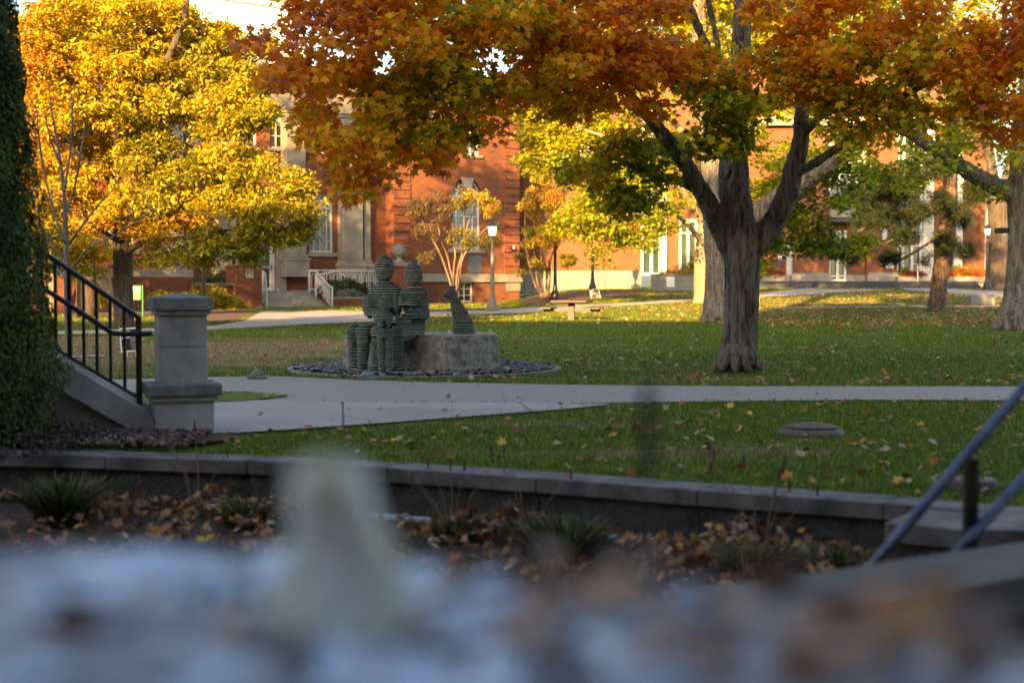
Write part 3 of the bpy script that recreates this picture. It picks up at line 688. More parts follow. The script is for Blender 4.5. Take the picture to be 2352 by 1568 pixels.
    for i in range(70):
        right = rr.random() < .8; px = rr.uniform(1150, 2350) if right else rr.uniform(0, 1100); py = rr.uniform(1330, 1590); Y = .165*F/(py-HZ); x = (px-CX)/F*Y
        if Y > .83-.4*x: continue
        k = rr.choice([1,1,1,3,3,0,2]) if right else rr.choice([3,0,2]); s = rr.uniform(.012, .026)
        o = bpy.data.objects.new('ledge_leaf', lm[k]); COL.objects.link(o); o.location = (x, Y, .889); o.scale = (s,)*3; o.rotation_euler = (rr.uniform(-.8,1.2), rr.uniform(-.6,.6), rr.uniform(0,6))
        tag(o, labs[k], 'leaf', ['brown','orange brown','dark','tan'][k]+' leaves on the stone ledge')
ledge()
def pale_leaf():
    # a pale leaf curled into an upright cone, standing on the ledge; thin sheet with a thickness
    Y = .72; c = P(765, 1440, Y); V = []; nr, ns = 22, 32; rr = random.Random(4)
    for i in range(nr):
        t = i/(nr-1); z = t*.086; r0 = float(np.interp(t, [0,.15,.35,.55,.72,.85,.95,1], [.044,.034,.025,.020,.020,.021,.016,.003]))
        for j in range(ns):
            a = j/(ns-1)*6.0 + .5*t; r = r0*(1+.13*math.sin(a*2+t*5)+.06*math.sin(a*5-t*9)) + .0006*a
            V.append((c.x + r*math.cos(a) + .003*math.sin(t*5), c.y + r*math.sin(a)*.8, .874 + z*1.02 + .003*math.sin(a*3)))
    Fq = np.array([(i*ns+j, i*ns+j+1, (i+1)*ns+j+1, (i+1)*ns+j) for i in range(nr-1) for j in range(ns-1)])
    m = plain('pale dried leaf', (.62,.64,.60), (.40,.38,.22), .7, 30, detail=2, stops=[(.34,(.44,.45,.27)),(.48,(.52,.54,.42)),(.62,(.64,.69,.68))])
    o = npmesh('curled_leaf', np.array(V), Fq, m, smooth=True); s = o.modifiers.new('thick', 'SOLIDIFY'); s.thickness = .0018
    tag(o, 'pale greenish curled leaf standing upright and blurred on the ledge', 'leaf')
    # pale flower-like tip
    st = MB(); p = [P(1500, 1430, 1.05), P(1495, 1200, 1.05), P(1490, 1080, 1.05), P(1488, 985, 1.05)]
    st.tube(p, [.001, .001, .001, .001], 5); root = empty('seed_stalk', p[0], 0, 'thin dark seed stalk blurred in front of the near lawn', 'dry plant')
    o = st.build('stalk', plain('thin brown stalk', (.10,.07,.06), None, .9, 20)); o.parent = root; o.matrix_parent_inverse = Matrix.Translation(-p[0])
    hd = MB(); hd.lathe(tuple(p[3]), [(.0006,-.036)] + [(.0062 if k % 2 else .0040, -.03+.0065*k) for k in range(10)] + [(.0004,.036)], 6)
    o = hd.build('seed_head', plain('dark seed head', (.035,.02,.018), None, .9, 20)); o.parent = root; o.matrix_parent_inverse = Matrix.Translation(-p[0])
pale_leaf()

# ------------------------------------------------------------------ right handrail (steel, on a black post)
def handrail():
    root = empty('steel_handrail', P(2235, 1245, 3.95), 0, 'steel stair handrail with two sloping tubes on a black post at the right edge', 'handrail')
    def ch(mb, n, m):
        o = mb.build(n, m, None, smooth=(n != 'post')); o.parent = root; o.matrix_parent_inverse = Matrix.Translation(-root.location)
    a = MB(); a.tube([P(1975,1345,3.75), P(2060,1243,3.8), P(2200,1075,3.92), P(2352,893,4.05), P(2470,752,4.15)], .0155, 14); ch(a, 'top_rail', M['steel'])
    b = MB(); b.tube([P(2170,1315,3.85), P(2240,1232,3.92), P(2352,1105,4.05), P(2470,975,4.15)], .0155, 14); ch(b, 'lower_rail', M['steel'])
    c = MB(); x0 = P(2235,1050,3.98); c.box(x0.x-.017, x0.x+.017, x0.y-.017, x0.y+.017, P(0,1300,3.98).z, P(0,1052,3.98).z); ch(c, 'post', M['black'])
handrail()

# ------------------------------------------------------------------ left: pier, cheek wall, railing, arborvitae
PY = 9.9
def pier():
    cx = (414-CX)/F*PY*1.016; root = empty('stone_pier', (cx, PY+.16, 0), R(20), 'square limestone pier with stepped cap at the foot of the stair', 'pier')
    k = PY/F
    def blk(name, w0, z0, z1, mat, bv=.006):
        s = 1.13*w0*k/(math.cos(R(20))+math.sin(R(20)))/2; mb = MB(); mb.box(-s, s, -s, s, z0, z1); mb.build(name, mat, root, bevel=bv); return s
    Z = lambda py: CH+(HZ-py)*k
    blk('base_block', 153, -.04, Z(921), M['pier']); blk('base_moulding', 170, Z(921), Z(908), M['pier']); blk('base_cap', 190, Z(908)+.001, Z(882), M['pier_cap'])
    mb = MB(); s = 1.13*123*k/(math.cos(R(20))+math.sin(R(20)))/2
    mb.box(-s, s, -s, s, Z(882)+.001, Z(797)-.002); mb.box(-s, s, -s, s, Z(797)+.002, Z(724)); mb.build('shaft', M['pier'], root, bevel=.004)
    blk('cap_moulding', 137, Z(724)+.001, Z(713), M['pier'])
    s = 1.13*154*k/(math.cos(R(20))+math.sin(R(20)))/2; mb = MB()
    z0, z1, z2 = Z(712), Z(684), Z(674); t = s*.25
    mb.add([(-s,-s,z0),(s,-s,z0),(s,s,z0),(-s,s,z0),(-s,-s,z1),(s,-s,z1),(s,s,z1),(-s,s,z1),(-t,-t,z2),(t,-t,z2),(t,t,z2),(-t,t,z2)],
           [(0,3,2,1),(0,1,5,4),(1,2,6,5),(2,3,7,6),(3,0,4,7),(4,5,9,8),(5,6,10,9),(6,7,11,10),(7,4,8,11),(8,9,10,11)]); mb.build('cap', M['pier_cap'], root, bevel=.005)
pier()
def cheek():
    root = empty('stair_cheek_wall', (-3.4, PY, 0), 0, 'sloping stone cheek wall beside the left stair', 'wall')
    k = PY/F; X = lambda px: (px-CX)*k + 3.4; Z = lambda py: CH+(HZ-py)*k
    def prof(name, pts, y0, y1, mat):
        n = len(pts); mb = MB(); mb.add([(X(a), y0, Z(b)) for a, b in pts] + [(X(a), y1, Z(b)) for a, b in pts],
            [tuple(range(n)), tuple(range(n, 2*n))[::-1]] + [(i, n+i, n+(i+1) % n, (i+1) % n) for i in range(n)]); mb.build(name, mat, root, bevel=.004)
    prof('coping', [(-500,470),(-500,545),(130,893),(305,993),(352,1003),(352,962),(330,945),(130,822)], .0, .30, M['pier'])
    prof('wall_panel', [(-500,548),(-500,1015),(300,1015),(300,993),(130,896)], .05, .27, plain('brown stone panel', (.19,.17,.155), (.13,.115,.105), .9, 3))
    # steps behind the cheek wall, climbing to the left
    st = MB()
    for i in range(14):
        x1 = X(200) - i*.30; z1 = .16*(i+1); st.box(x1-.31, x1, .32, 1.4, 0, z1)
    st.build('stair_flight', M['concrete'], root)
    return root
cheek()
def left_rail():
    root = empty('stair_railing', (-3.0, PY+.12, 0), 0, 'black metal stair railing with thin balusters sloping down to the stone pier', 'railing')
    k = (PY+.12)/F; X = lambda px: (px-CX)*k + 3.0; Z = lambda py: CH+(HZ-py)*k
    t = MB(); t.tube([(X(-200),0,Z(375)), (X(85),0,Z(568)), (X(318),0,Z(729))], .019, 10); t.build('top_rail', M['black'], root)
    m = MB(); m.tube([(X(-200),-.05,Z(455)), (X(95),-.05,Z(655)), (X(262),-.05,Z(764)), (X(285),-.05,Z(766)), (X(352),-.05,Z(765))], .019, 10); m.build('hand_rail', M['black'], root)
    b = MB(); b.tube([(X(-200),0,Z(620)), (X(130),0,Z(803)), (X(318),0,Z(915))], .013, 8); b.build('bottom_rail', M['black'], root)
    top = lambda px: 568+(px-85)*(729-568)/233; bot = lambda px: 803+(px-130)*(915-803)/188
    for px in (97,128,160,192,222,253,285):
        mb = MB(); w_ = .0095 if px != 160 else .014; mb.box(X(px)-w_, X(px)+w_, -w_, w_, Z(bot(px)), Z(top(px))); mb.build('baluster', M['black'], root)
    mb = MB(); mb.box(X(318)-.0175, X(318)+.0175, -.0175, .0175, Z(945), Z(727)); mb.build('post', M['black'], root)
left_rail()
def arbor():
    root = empty('arborvitae', (-3.42, 9.15, 0), 0, 'tall dark green arborvitae column at the left edge', 'evergreen')
    mb = MB(); limb(mb, [(0,0,-.05),(0,0,1.5),(0,0,3.6)], [.06,.045,.02], 8, 4); mb.build('trunk', M['bark_oak'], root)
    r = np.random.default_rng(8); n = 80000
    z = r.uniform(0, 1, n)**.9*3.9 + .04
    zr = np.array([0,.25,.45,.8,1.2,2.04,2.9,4.1]); rd = np.array([.36,.45,.54,.46,.40,.33,.22,.08])
    a = r.uniform(0, 2*np.pi, n); rad = np.interp(z, zr, rd)
    lump = 1 + .07*np.sin(a*5+z*4.1) + .05*np.sin(a*9-z*9) + .05*np.sin(z*16+a*2)
    rr = rad*lump*(1-.45*r.uniform(0, 1, n)**2.2)
    pos = np.stack([rr*np.cos(a), rr*np.sin(a), z], 1)
    nr = np.stack([np.cos(a), np.sin(a), np.full(n, .2)], 1) + r.normal(0, .4, (n, 3))
    tone = np.clip(.45 + .25*np.sin(a*3+z*5) + np.where((z < .5) & (r.uniform(size=n) < .25), .4, 0) + r.normal(0, .1, n), 0, 1)
    scatter('crown', OVAL, pos, nr, r.uniform(.012, .024, n), r, L['ever'], root, tone, droop=-.6)
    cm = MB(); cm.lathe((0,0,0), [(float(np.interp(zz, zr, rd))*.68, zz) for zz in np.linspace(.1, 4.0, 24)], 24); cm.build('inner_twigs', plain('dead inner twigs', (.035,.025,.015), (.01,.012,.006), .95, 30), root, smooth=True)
    r2 = np.random.default_rng(9); n = 2500; a = r2.uniform(0, 6.28, n); z = r2.uniform(0, .16, n); d = .4+.25*r2.uniform(size=n)
    pos = np.stack([d*np.cos(a)-3.3, d*np.sin(a)+9.0, z], 1)
    o = scatter('ground_juniper', OVAL, pos, r2.normal(0,1,(n,3)), r2.uniform(.012,.025,n), r2, leafmat('brown low shrub leaves', [(0,(.05,.035,.03)),(1,(.10,.06,.045))], .1)); tag(o, 'low brownish shrub at the foot of the arborvitae', 'shrub')
arbor()

# ------------------------------------------------------------------ sculpture group on its gravel ring
def contour(f, x0, x1, y0, y1, h):
    """closed contours f=0 by marching squares"""
    nx = int((x1-x0)/h)+1; ny = int((y1-y0)/h)+1; X = x0+np.arange(nx)*h; Y = y0+np.arange(ny)*h
    G = f(X[None, :], Y[:, None]); ins = G < 0
    if not ins.any(): return []
    nxt = {}; pt = {}
    def eh(i, j):
        k = ('h', i, j)
        if k not in pt: a, b = G[j, i], G[j, i+1]; t = a/(a-b); pt[k] = (X[i]+t*h, Y[j])
        return k
    def ev(i, j):
        k = ('v', i, j)
        if k not in pt: a, b = G[j, i], G[j+1, i]; t = a/(a-b); pt[k] = (X[i], Y[j]+t*h)
        return k
    c = ins[:-1, :-1]*1 + ins[:-1, 1:]*2 + ins[1:, 1:]*4 + ins[1:, :-1]*8
    J, I = np.nonzero((c > 0) & (c < 15))
    for j, i in zip(J, I):
        k = int(c[j, i]); B, Rr, T, Lf = eh, ev, eh, ev
        e = {'B': lambda: eh(i, j), 'R': lambda: ev(i+1, j), 'T': lambda: eh(i, j+1), 'L': lambda: ev(i, j)}
        tab = {1:['LB'],2:['BR'],3:['LR'],4:['RT'],5:['LT','RB'],6:['BT'],7:['LT'],8:['TL'],9:['TB'],10:['TR','BL'],11:['TR'],12:['RL'],13:['RB'],14:['BL']}
        for s in tab[k]:
            nxt[e[s[0]]()] = e[s[1]]()
    out = []; seen = set()
    for s in list(nxt):
        if s in seen: continue
        loop = []; q = s
        while q in nxt and q not in seen: seen.add(q); loop.append(pt[q]); q = nxt[q]
        if len(loop) > 6 and q == s: out.append(np.array(loop))
    return out
def el(c, r, rz=0):
    cx, cy, cz = c; a, b, d = r; ca, sa = math.cos(rz), math.sin(rz)
    def f(x, y, z):
        u = (x-cx)*ca+(y-cy)*sa; v = -(x-cx)*sa+(y-cy)*ca
        q = np.sqrt((u/a)**2+(v/b)**2+((z-cz)/d)**2); return (q-1)*min(a, b, d)
    return f
def cap_(p, q, ra, rb, sq=1.0):
    p = np.array(p); q = np.array(q); d = q-p; L2 = d@d
    def f(x, y, z):
        t = np.clip(((x-p[0])*d[0]+(y-p[1])*d[1]+(z-p[2])*d[2])/L2, 0, 1)
        return np.sqrt((x-p[0]-t*d[0])**2+((y-p[1]-t*d[1])/sq)**2+(z-p[2]-t*d[2])**2)-(ra+(rb-ra)*t)
    return f
def slabs(parts, z0, z1, box, th, seed, k=.016, h=.010, im=1.0):
    r = random.Random(seed); mb = MB(); z = z0; mb.mi = []
    def F_(x, y, z):
        v = None
        for p in parts:
            g = p(x, y, z)
            if v is None: v = g
            else:
                m = np.clip(.5+.5*(g-v)/k, 0, 1); v = g*(1-m)+v*m - k*m*(1-m)
        return v
    while z < z1-1e-4:
        t = th*r.uniform(.85, 1.2); zc = z+t/2; dx, dy = r.uniform(-.002, .002), r.uniform(-.002, .002); off = r.uniform(-.003, .003)
        ph = r.uniform(0, 50)
        for c in contour(lambda x, y: F_(x-dx, y-dy, zc)+off, *box, h):
            a = np.array(c); n = len(a)
            nv = np.roll(a, -1, 0)-np.roll(a, 1, 0); nv = np.stack([nv[:, 1], -nv[:, 0]], 1); nv /= np.linalg.norm(nv, axis=1)[:, None]+1e-9
            area = .5*np.sum(a[:, 0]*np.roll(a[:, 1], -1)-a[:, 1]*np.roll(a[:, 0], -1))
            if area < 0: a = a[::-1]; nv = -nv[::-1]; area = -area; 
            nv = nv if area > 0 else -nv
            cen = a.mean(0)
            if np.sum((a-cen)*nv) < 0: nv = -nv
            wob = np.array([.005*noise.noise(Vector((p[0]*22, p[1]*22, ph))) for p in a])[:, None]
            rings = []
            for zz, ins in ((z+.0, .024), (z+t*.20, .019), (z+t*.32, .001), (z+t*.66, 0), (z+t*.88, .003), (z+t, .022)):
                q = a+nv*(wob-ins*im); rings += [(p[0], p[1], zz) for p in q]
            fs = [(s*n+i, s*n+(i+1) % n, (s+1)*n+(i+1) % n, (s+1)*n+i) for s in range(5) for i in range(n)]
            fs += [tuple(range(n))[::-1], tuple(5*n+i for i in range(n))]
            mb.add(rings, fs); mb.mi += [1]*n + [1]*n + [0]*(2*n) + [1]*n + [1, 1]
        z += t
    return mb
def slatemat():
    m, n, b = newmat('stacked slate'); b.inputs['Roughness'].default_value = .85
    g = n.nodes.new('ShaderNodeNewGeometry'); v = coords(n)
    c = ramp(n, [(0, (.13,.155,.13)), (.5, (.20,.225,.18)), (1, (.28,.28,.22))], g.outputs['Random Per Island'])
    c2 = mix_(n, ramp(n, [(.45, (0,0,0)), (.7, (1,1,1))], noise_(n, v, 4, 6)), c, (.13,.21,.20))
    c3 = mix_(n, ramp(n, [(.3, (1,1,1)), (.45, (0,0,0))], noise_(n, v, 16, 4)), c2, (.05,.055,.05))
    n.links.new(c3, b.inputs['Base Color']); bump_(n, b, noise_(n, v, 60, 4), .6, .006); return m
M['slate'] = slatemat(); M['slate_groove_shade'] = plain('painted groove shade', (.035,.04,.036), (.018,.02,.018), .95, 20)  # groove faces coloured dark to stand for the shade between slate layers
def figure(name, parts, box, z0, z1, label, cat, seed, th=.030):
    x0, x1, y0, y1 = box; cx, cy = (x0+x1)/2, (y0+y1)/2
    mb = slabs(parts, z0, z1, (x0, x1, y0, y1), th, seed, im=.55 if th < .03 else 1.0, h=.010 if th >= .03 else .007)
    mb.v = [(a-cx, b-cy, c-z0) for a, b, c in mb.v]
    o = mb.build(name, M['slate']); o.data.materials.append(M['slate_groove_shade']); o.data.polygons.foreach_set('material_index', mb.mi); o.location = (cx, cy, z0); tag(o, label, cat)
def pt(px, py, Y): v = P(px, py, Y); return (v.x, v.y, v.z)
def rr_(px, Y): return px*Y/F
def sculpture():
    Y = 16.95
    r = lambda p: p*Y/F*1.05
    bx = lambda c, w, d, h: el(c, (w, d, h))
    # man: head, neck, broad sloping shoulders, arms bent to the lap, thighs forward, two shins
    parts = [el(pt(883.5,612,Y+.05), (r(21.5), r(21), r(25))), el(pt(883.5,626,Y+.05), (r(21), r(20), r(20))), cap_(pt(883.5,640,Y+.05), pt(883.5,652,Y+.05), r(12), r(14)),
             el(pt(886,668,Y+.04), (r(36), r(23), r(20))), el(pt(884,692,Y+.04), (r(40), r(25), r(36))), el(pt(850,703,Y-.02), (r(18), r(17), r(26))), el(pt(912,698,Y), (r(12), r(17), r(34))),
             cap_(pt(846,716,Y-.03), pt(876,722,Y-.14), r(9), r(9)),
             cap_(pt(878,722,Y+.08), pt(884,762,Y+.1), r(20), r(24)),
             cap_(pt(884,764,Y+.08), pt(838,762,Y-.42), r(20), r(19)), cap_(pt(866,764,Y+.05), pt(813,762,Y-.34), r(20), r(18)),
             cap_(pt(812,764,Y-.34), pt(812,846,Y-.32), r(16), r(11.5), .9), cap_(pt(836,764,Y-.44), pt(831,846,Y-.42), r(17), r(11.5), .9),
             el(pt(809,850,Y-.42), (r(13), r(24), r(8))), el(pt(829,850,Y-.52), (r(13), r(24), r(8)))]
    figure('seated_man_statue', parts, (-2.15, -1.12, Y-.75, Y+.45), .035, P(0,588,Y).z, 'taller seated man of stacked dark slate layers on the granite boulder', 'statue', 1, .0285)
    Y2 = 16.9
    parts = [el(pt(949.5,630,Y2), (r(22), r(21), r(24))), el(pt(950,640,Y2), (r(20), r(19), r(17))), cap_(pt(950,604,Y2), pt(950,612,Y2), r(10), r(14)), cap_(pt(950,652,Y2), pt(951,664,Y2), r(11), r(14)),
             el(pt(952,675,Y2+.02), (r(30), r(21), r(16))), el(pt(954,700,Y2+.02), (r(29), r(22), r(36))), el(pt(976,702,Y2), (r(10), r(15), r(34))), el(pt(924,686,Y2), (r(9), r(12), r(18))),
             el(pt(926,696,Y2-.13), (r(11), r(12), r(10))), el(pt(944,695,Y2-.16), (r(13), r(13), r(11))),
             cap_(pt(976,722,Y2-.04), pt(948,720,Y2-.27), r(12), r(10.5)), cap_(pt(948,720,Y2-.27), pt(912,737,Y2-.42), r(10.5), r(8)),
             el(pt(954,752,Y2+.02), (r(24), r(22), r(20))), cap_(pt(956,758,Y2+.0), pt(914,765,Y2-.44), r(20), r(18)), cap_(pt(930,758,Y2+.0), pt(866,764,Y2-.44), r(18), r(15)),
             cap_(pt(913,768,Y2-.44), pt(913,846,Y2-.40), r(14.5), r(10), .9), cap_(pt(865,764,Y2-.44), pt(864,846,Y2-.40), r(13), r(9.5), .9),
             el(pt(909,850,Y2-.50), (r(14), r(22), r(8))), el(pt(858,850,Y2-.50), (r(14), r(22), r(8)))]
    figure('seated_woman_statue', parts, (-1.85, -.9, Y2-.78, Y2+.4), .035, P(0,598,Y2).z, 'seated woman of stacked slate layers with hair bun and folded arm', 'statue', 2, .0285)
    Y3 = 16.22; q = lambda p: p*Y3/F
    parts = [el(pt(883.5,692,Y3), (q(14), q(13.5), q(16))), cap_(pt(883.5,704,Y3), pt(883.5,714,Y3), q(6.5), q(8)), el(pt(882,733,Y3), (q(21.5), q(15), q(19))), el(pt(883,722,Y3), (q(17), q(12), q(9))), cap_(pt(866,738,Y3), pt(876,744,Y3-.08), q(6), q(5)), cap_(pt(900,728,Y3), pt(892,742,Y3-.08), q(6), q(5)),
             el(pt(882,764,Y3), (q(17), q(13), q(15))), cap_(pt(874,770,Y3), pt(876,850,Y3), q(9.5), q(7.5)), cap_(pt(893,770,Y3), pt(893,850,Y3), q(9.5), q(7.5)),
             el(pt(875,860,Y3-.05), (q(9), q(15), q(6))), el(pt(894,860,Y3-.05), (q(9), q(15), q(6)))]
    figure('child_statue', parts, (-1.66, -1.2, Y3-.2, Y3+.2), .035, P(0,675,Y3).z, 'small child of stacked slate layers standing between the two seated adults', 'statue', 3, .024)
    Yd = 17.15; s = lambda p: p*Yd/F
    parts = [el(pt(1038,673,Yd), (s(13.5), s(12), s(13))), cap_(pt(1036,677,Yd), pt(1024,679,Yd-.02), s(9), s(6.5)), el(pt(1040,660,Yd), (s(8.5), s(8), s(6))),
             cap_(pt(1043,686,Yd), pt(1053,712,Yd), s(12), s(17)), cap_(pt(1053,712,Yd), pt(1064,746,Yd), s(17), s(24)), cap_(pt(1064,746,Yd), pt(1068,775,Yd), s(24), s(27.5))]
    zt = P(0,766,Yd-.1).z
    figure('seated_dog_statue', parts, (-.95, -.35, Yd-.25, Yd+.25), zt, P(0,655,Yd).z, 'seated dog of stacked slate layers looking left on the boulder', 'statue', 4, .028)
sculpture()
def boulder():
    def gq(px, Y): return ((px-CX)/F*Y, Y)
    poly = [gq(1028,16.40), gq(1149,17.10), gq(1144,17.9), gq(1000,18.0), gq(795,17.75), gq(785,17.2), gq(860,16.92), gq(930,16.80)]
    zt = .455
    bm = bmesh.new(); vs = [bm.verts.new((x, y, -.02)) for x, y in poly]; f = bm.faces.new(vs)
    e = bmesh.ops.extrude_face_region(bm, geom=[f]); 
    c = Vector((sum(p[0] for p in poly)/len(poly), sum(p[1] for p in poly)/len(poly), 0))
    for v in [g for g in e['geom'] if isinstance(g, bmesh.types.BMVert)]:
        v.co.z = zt; d = v.co - c; d.z = 0; v.co -= d.normalized()*.03
    bmesh.ops.recalc_face_normals(bm, faces=bm.faces)
    bmesh.ops.bevel(bm, geom=[e for e in bm.edges], offset=.025, segments=2, affect='EDGES')
    bmesh.ops.triangulate(bm, faces=bm.faces)
    for _ in range(6):
        ed = [e for e in bm.edges if e.calc_length() > .035]
        if not ed: break
        bmesh.ops.subdivide_edges(bm, edges=ed, cuts=1); bmesh.ops.triangulate(bm, faces=[f for f in bm.faces if len(f.verts) > 3])
    bm.normal_update()
    for v in bm.verts:
        rough = 1.0 if v.normal.z < .6 else .35
        amp = rough*(1.2 if v.co.x > -.75 else .6)
        v.co += v.normal*amp*(.022*noise.noise(v.co*5)+.012*noise.noise(v.co*14)+.006*noise.noise(v.co*36))
    me = bpy.data.meshes.new('granite_boulder')
    for v in bm.verts: v.co.x -= c.x; v.co.y -= c.y
    bm.to_mesh(me); bm.free(); o = link('granite_boulder', me, M['rock'], None, False); o.location = (c.x, c.y, 0)
    tag(o, 'long rough grey granite block under the slate figures', 'boulder')
boulder()
def ring():
    r = np.random.default_rng(12); n = 5200; a = r.uniform(0, 6.283, n); d = RR*.985*np.sqrt(r.uniform(0, 1, n))
    base = MB(); base.lathe((RC[0], RC[1], 0), [(RR+.0, -.02), (RR, .012), (.01, .014)], 96); o = base.build('gravel_bed', M['mulch']); tag(o, kind='structure')
    pos = np.stack([RC[0]+d*np.cos(a), RC[1]+d*np.sin(a), np.full(n, .022)+r.uniform(0,.03,n)], 1)
    nr = r.normal(0, .35, (n, 3)); nr[:, 2] = 1
    o = scatter('slate_gravel', shape_chip(), pos, nr, r.uniform(.022, .045, n), r, L['rocks'], tone=r.uniform(0, 1, n)); tag(o, 'blue grey slate chips round the sculpture', 'gravel', kind='stuff')
    e = MB(); N = 34
    for i in range(N):
        a0 = 2*math.pi*i/N+.006; a1 = 2*math.pi*(i+1)/N-.006; q = []
        for rad in (RR, RR+.07): q.append((RC[0]+rad*math.cos(a0), RC[1]+rad*math.sin(a0))); q.append((RC[0]+rad*math.cos(a1), RC[1]+rad*math.sin(a1)))
        e.prism([q[0], q[2], q[3], q[1]], -.02, .030)
    o = e.build('edging_ring', plain('pale edging stone', (.27,.24,.21), (.15,.135,.12), .9, 12), bevel=.006); tag(o, 'ring of pale edging stones round the slate gravel', 'edging')
    # leaves on the gravel
    m = 70; a = r.uniform(3.0, 6.4, m); d = RR*r.uniform(.75, 1.0, m); pos = np.stack([RC[0]+d*np.cos(a), RC[1]+d*np.sin(a), np.full(m, .075)], 1)
    nr = r.normal(0, .5, (m, 3)); nr[:, 2] = 1
    o = scatter('leaf_litter', MAPLE, pos, nr, r.uniform(.035, .06, m), r, L['litter'], tone=r.choice([.3,.62,.9], m)); tag(o, 'few red and tan leaves on the slate gravel ring', 'fallen leaves', kind='stuff')
ring()
def spot(px, py, label, mat):
    p = gp(px, py); root = empty('ground_spotlight', (p.x, p.y, 0.015), 0, label, 'spotlight', 'spotlights beside the sculpture')
    b = MB(); b.prism([(-.10,-.08),(.10,-.08),(.11,0),(.10,.08),(-.10,.08),(-.11,0)], 0, .03); b.build('base_plate', M['patina'], root, bevel=.006)
    d = MB(); d.lathe((0,0,.03), [(.075,0),(.072,.02),(.055,.05),(.03,.066),(.002,.072)], 20); d.build('dome', mat, root, smooth=True)
spot(843, 874, 'greenish domed ground spotlight in front of the seated man', M['patina'])
spot(590, 872, 'brownish domed ground spotlight on the walk left of the sculpture', plain('worn brown dome', (.22,.16,.13), (.12,.10,.09), .6, 10))
def cover(px, py, w_, label, ribs=True):
    p = gp(px, py); r = w_/2*p.y/F; root = empty('valve_cover', (p.x, p.y, 0), 0, label, 'cover')
    b = MB(); b.lathe((0,0,0), [(r, -.02),(r, .012),(r*.95,.035),(r*.85,.050)] if ribs else [(r,-.1),(r,.045),(r*.96,.06)], 32); b.build('rim', M['rubber'], root, smooth=False)
    if ribs:
        d = MB(); d.lathe((0,0,.056), [(r*.85,0),(r*.7,.014),(r*.35,.026),(.002,.030)], 32); d.build('dome', M['rubber'], root, smooth=True)
        for k in range(5):
            x = (-.56+.28*k)*r; hl = .62*r*math.sqrt(max(.1, 1-(abs(x)/r/.9)**2)); s = MB()
            pts = [(x+.06*r*math.sin(t*2)-.0, t*hl, .045+.032*(1-min(1,(x*x+(t*hl)**2)/r**2/.72))) for t in (-1,-.5,0,.5,1)]
            s.tube(pts, [.005, .016, .019, .016, .005], 6); s.build('slot', M['black'], root)
    else:
        d = MB(); d.tube([(r*.5*math.cos(t), r*.5*math.sin(t), .061) for t in np.linspace(.3, 5.9, 16)], .006, 6); d.build('handle_groove', M['black'], root)
cover(1865, 1000, 150, 'low domed brown plastic drain cover with slots in the near lawn')
cover(2240, 1128, 108, 'flat brown plastic lid behind the steel handrail', False)
# ------------------------------------------------------------------ old hall (left), facade turned 39 degrees
OA = math.atan2(.63, .777); OX, OY = -11.25, 66.7
hall = empty('brick_hall', (OX, OY, 0), OA, 'old red brick hall with tall limestone pilasters and arched windows', 'building')
ca, sa = math.cos(OA), math.sin(OA)
def U(px, v=0.0):
    k = (px-CX)/F; return (k*(OY+ca*v) - OX + sa*v)/(ca - sa*k)
def ZZ(px, py, v=0.0): return CH + (HZ-py)/F*(OY + sa*U(px, v) + ca*v)
class HB(MB):
    def b(s, px0, px1, py0, py1, v0, v1, ref=None):
        ref = (px0+px1)/2 if ref is None else ref
        return s.box(U(px0, v0), U(px1, v0), v0, v1, ZZ(ref, py1, v0), ZZ(ref, py0, v0))
def cutwall(mb, u0, u1, z0, z1, v0, v1, holes):
    """wall panel with rectangular openings left open"""
    us = sorted({u0, u1, *[h[0] for h in holes], *[h[1] for h in holes]}); zs = sorted({z0, z1, *[h[2] for h in holes], *[h[3] for h in holes]})
    for i in range(len(us)-1):
        run = None
        for j in range(len(zs)-1):
            um, zm = (us[i]+us[i+1])/2, (zs[j]+zs[j+1])/2
            solid = not any(h[0] < um < h[1] and h[2] < zm < h[3] for h in holes)
            if solid:
                if run is None: run = zs[j]
            if (not solid or j == len(zs)-2) and run is not None:
                mb.box(us[i], us[i+1], v0, v1, run, zs[j+1] if solid else zs[j]); run = None
def window(root, u0, u1, z0, z1, v, nx, ny, pane='glass', fr='white', fw=.07, sill=True, blind=None, mf=.035):
    f = MB(); f.box(u0, u0+fw, v-.03, v+.06, z0, z1); f.box(u1-fw, u1, v-.03, v+.06, z0, z1); f.box(u0+fw, u1-fw, v-.03, v+.06, z0, z0+fw); f.box(u0+fw, u1-fw, v-.03, v+.06, z1-fw, z1)
    for i in range(1, nx): x = u0+(u1-u0)*i/nx; f.box(x-mf/2, x+mf/2, v-.015, v+.04, z0+fw+.001, z1-fw-.001)
    for j in range(1, ny): z = z0+(z1-z0)*j/ny; f.box(u0+fw+.001, u1-fw-.001, v-.02, v+.035, z-mf/2, z+mf/2)
    fo = f.build('window', M[fr], root)
    p = MB(); p.box(u0+fw*.5, u1-fw*.5, v+.041, v+.055, z0+fw*.5, z1-fw*.5); p.build('pane', M[pane], fo)
    if blind: b = MB(); b.box(u0+fw+.01, u1-fw-.01, v+.030, v+.040, z0+(z1-z0)*blind, z1-fw-.005); b.build('blind', M['paper'], fo)
    if sill: s = MB(); s.box(u0-.12, u1+.12, v-.28, v+.02, z0-.14, z0-.002); s.build('sill', M['lime'], fo)
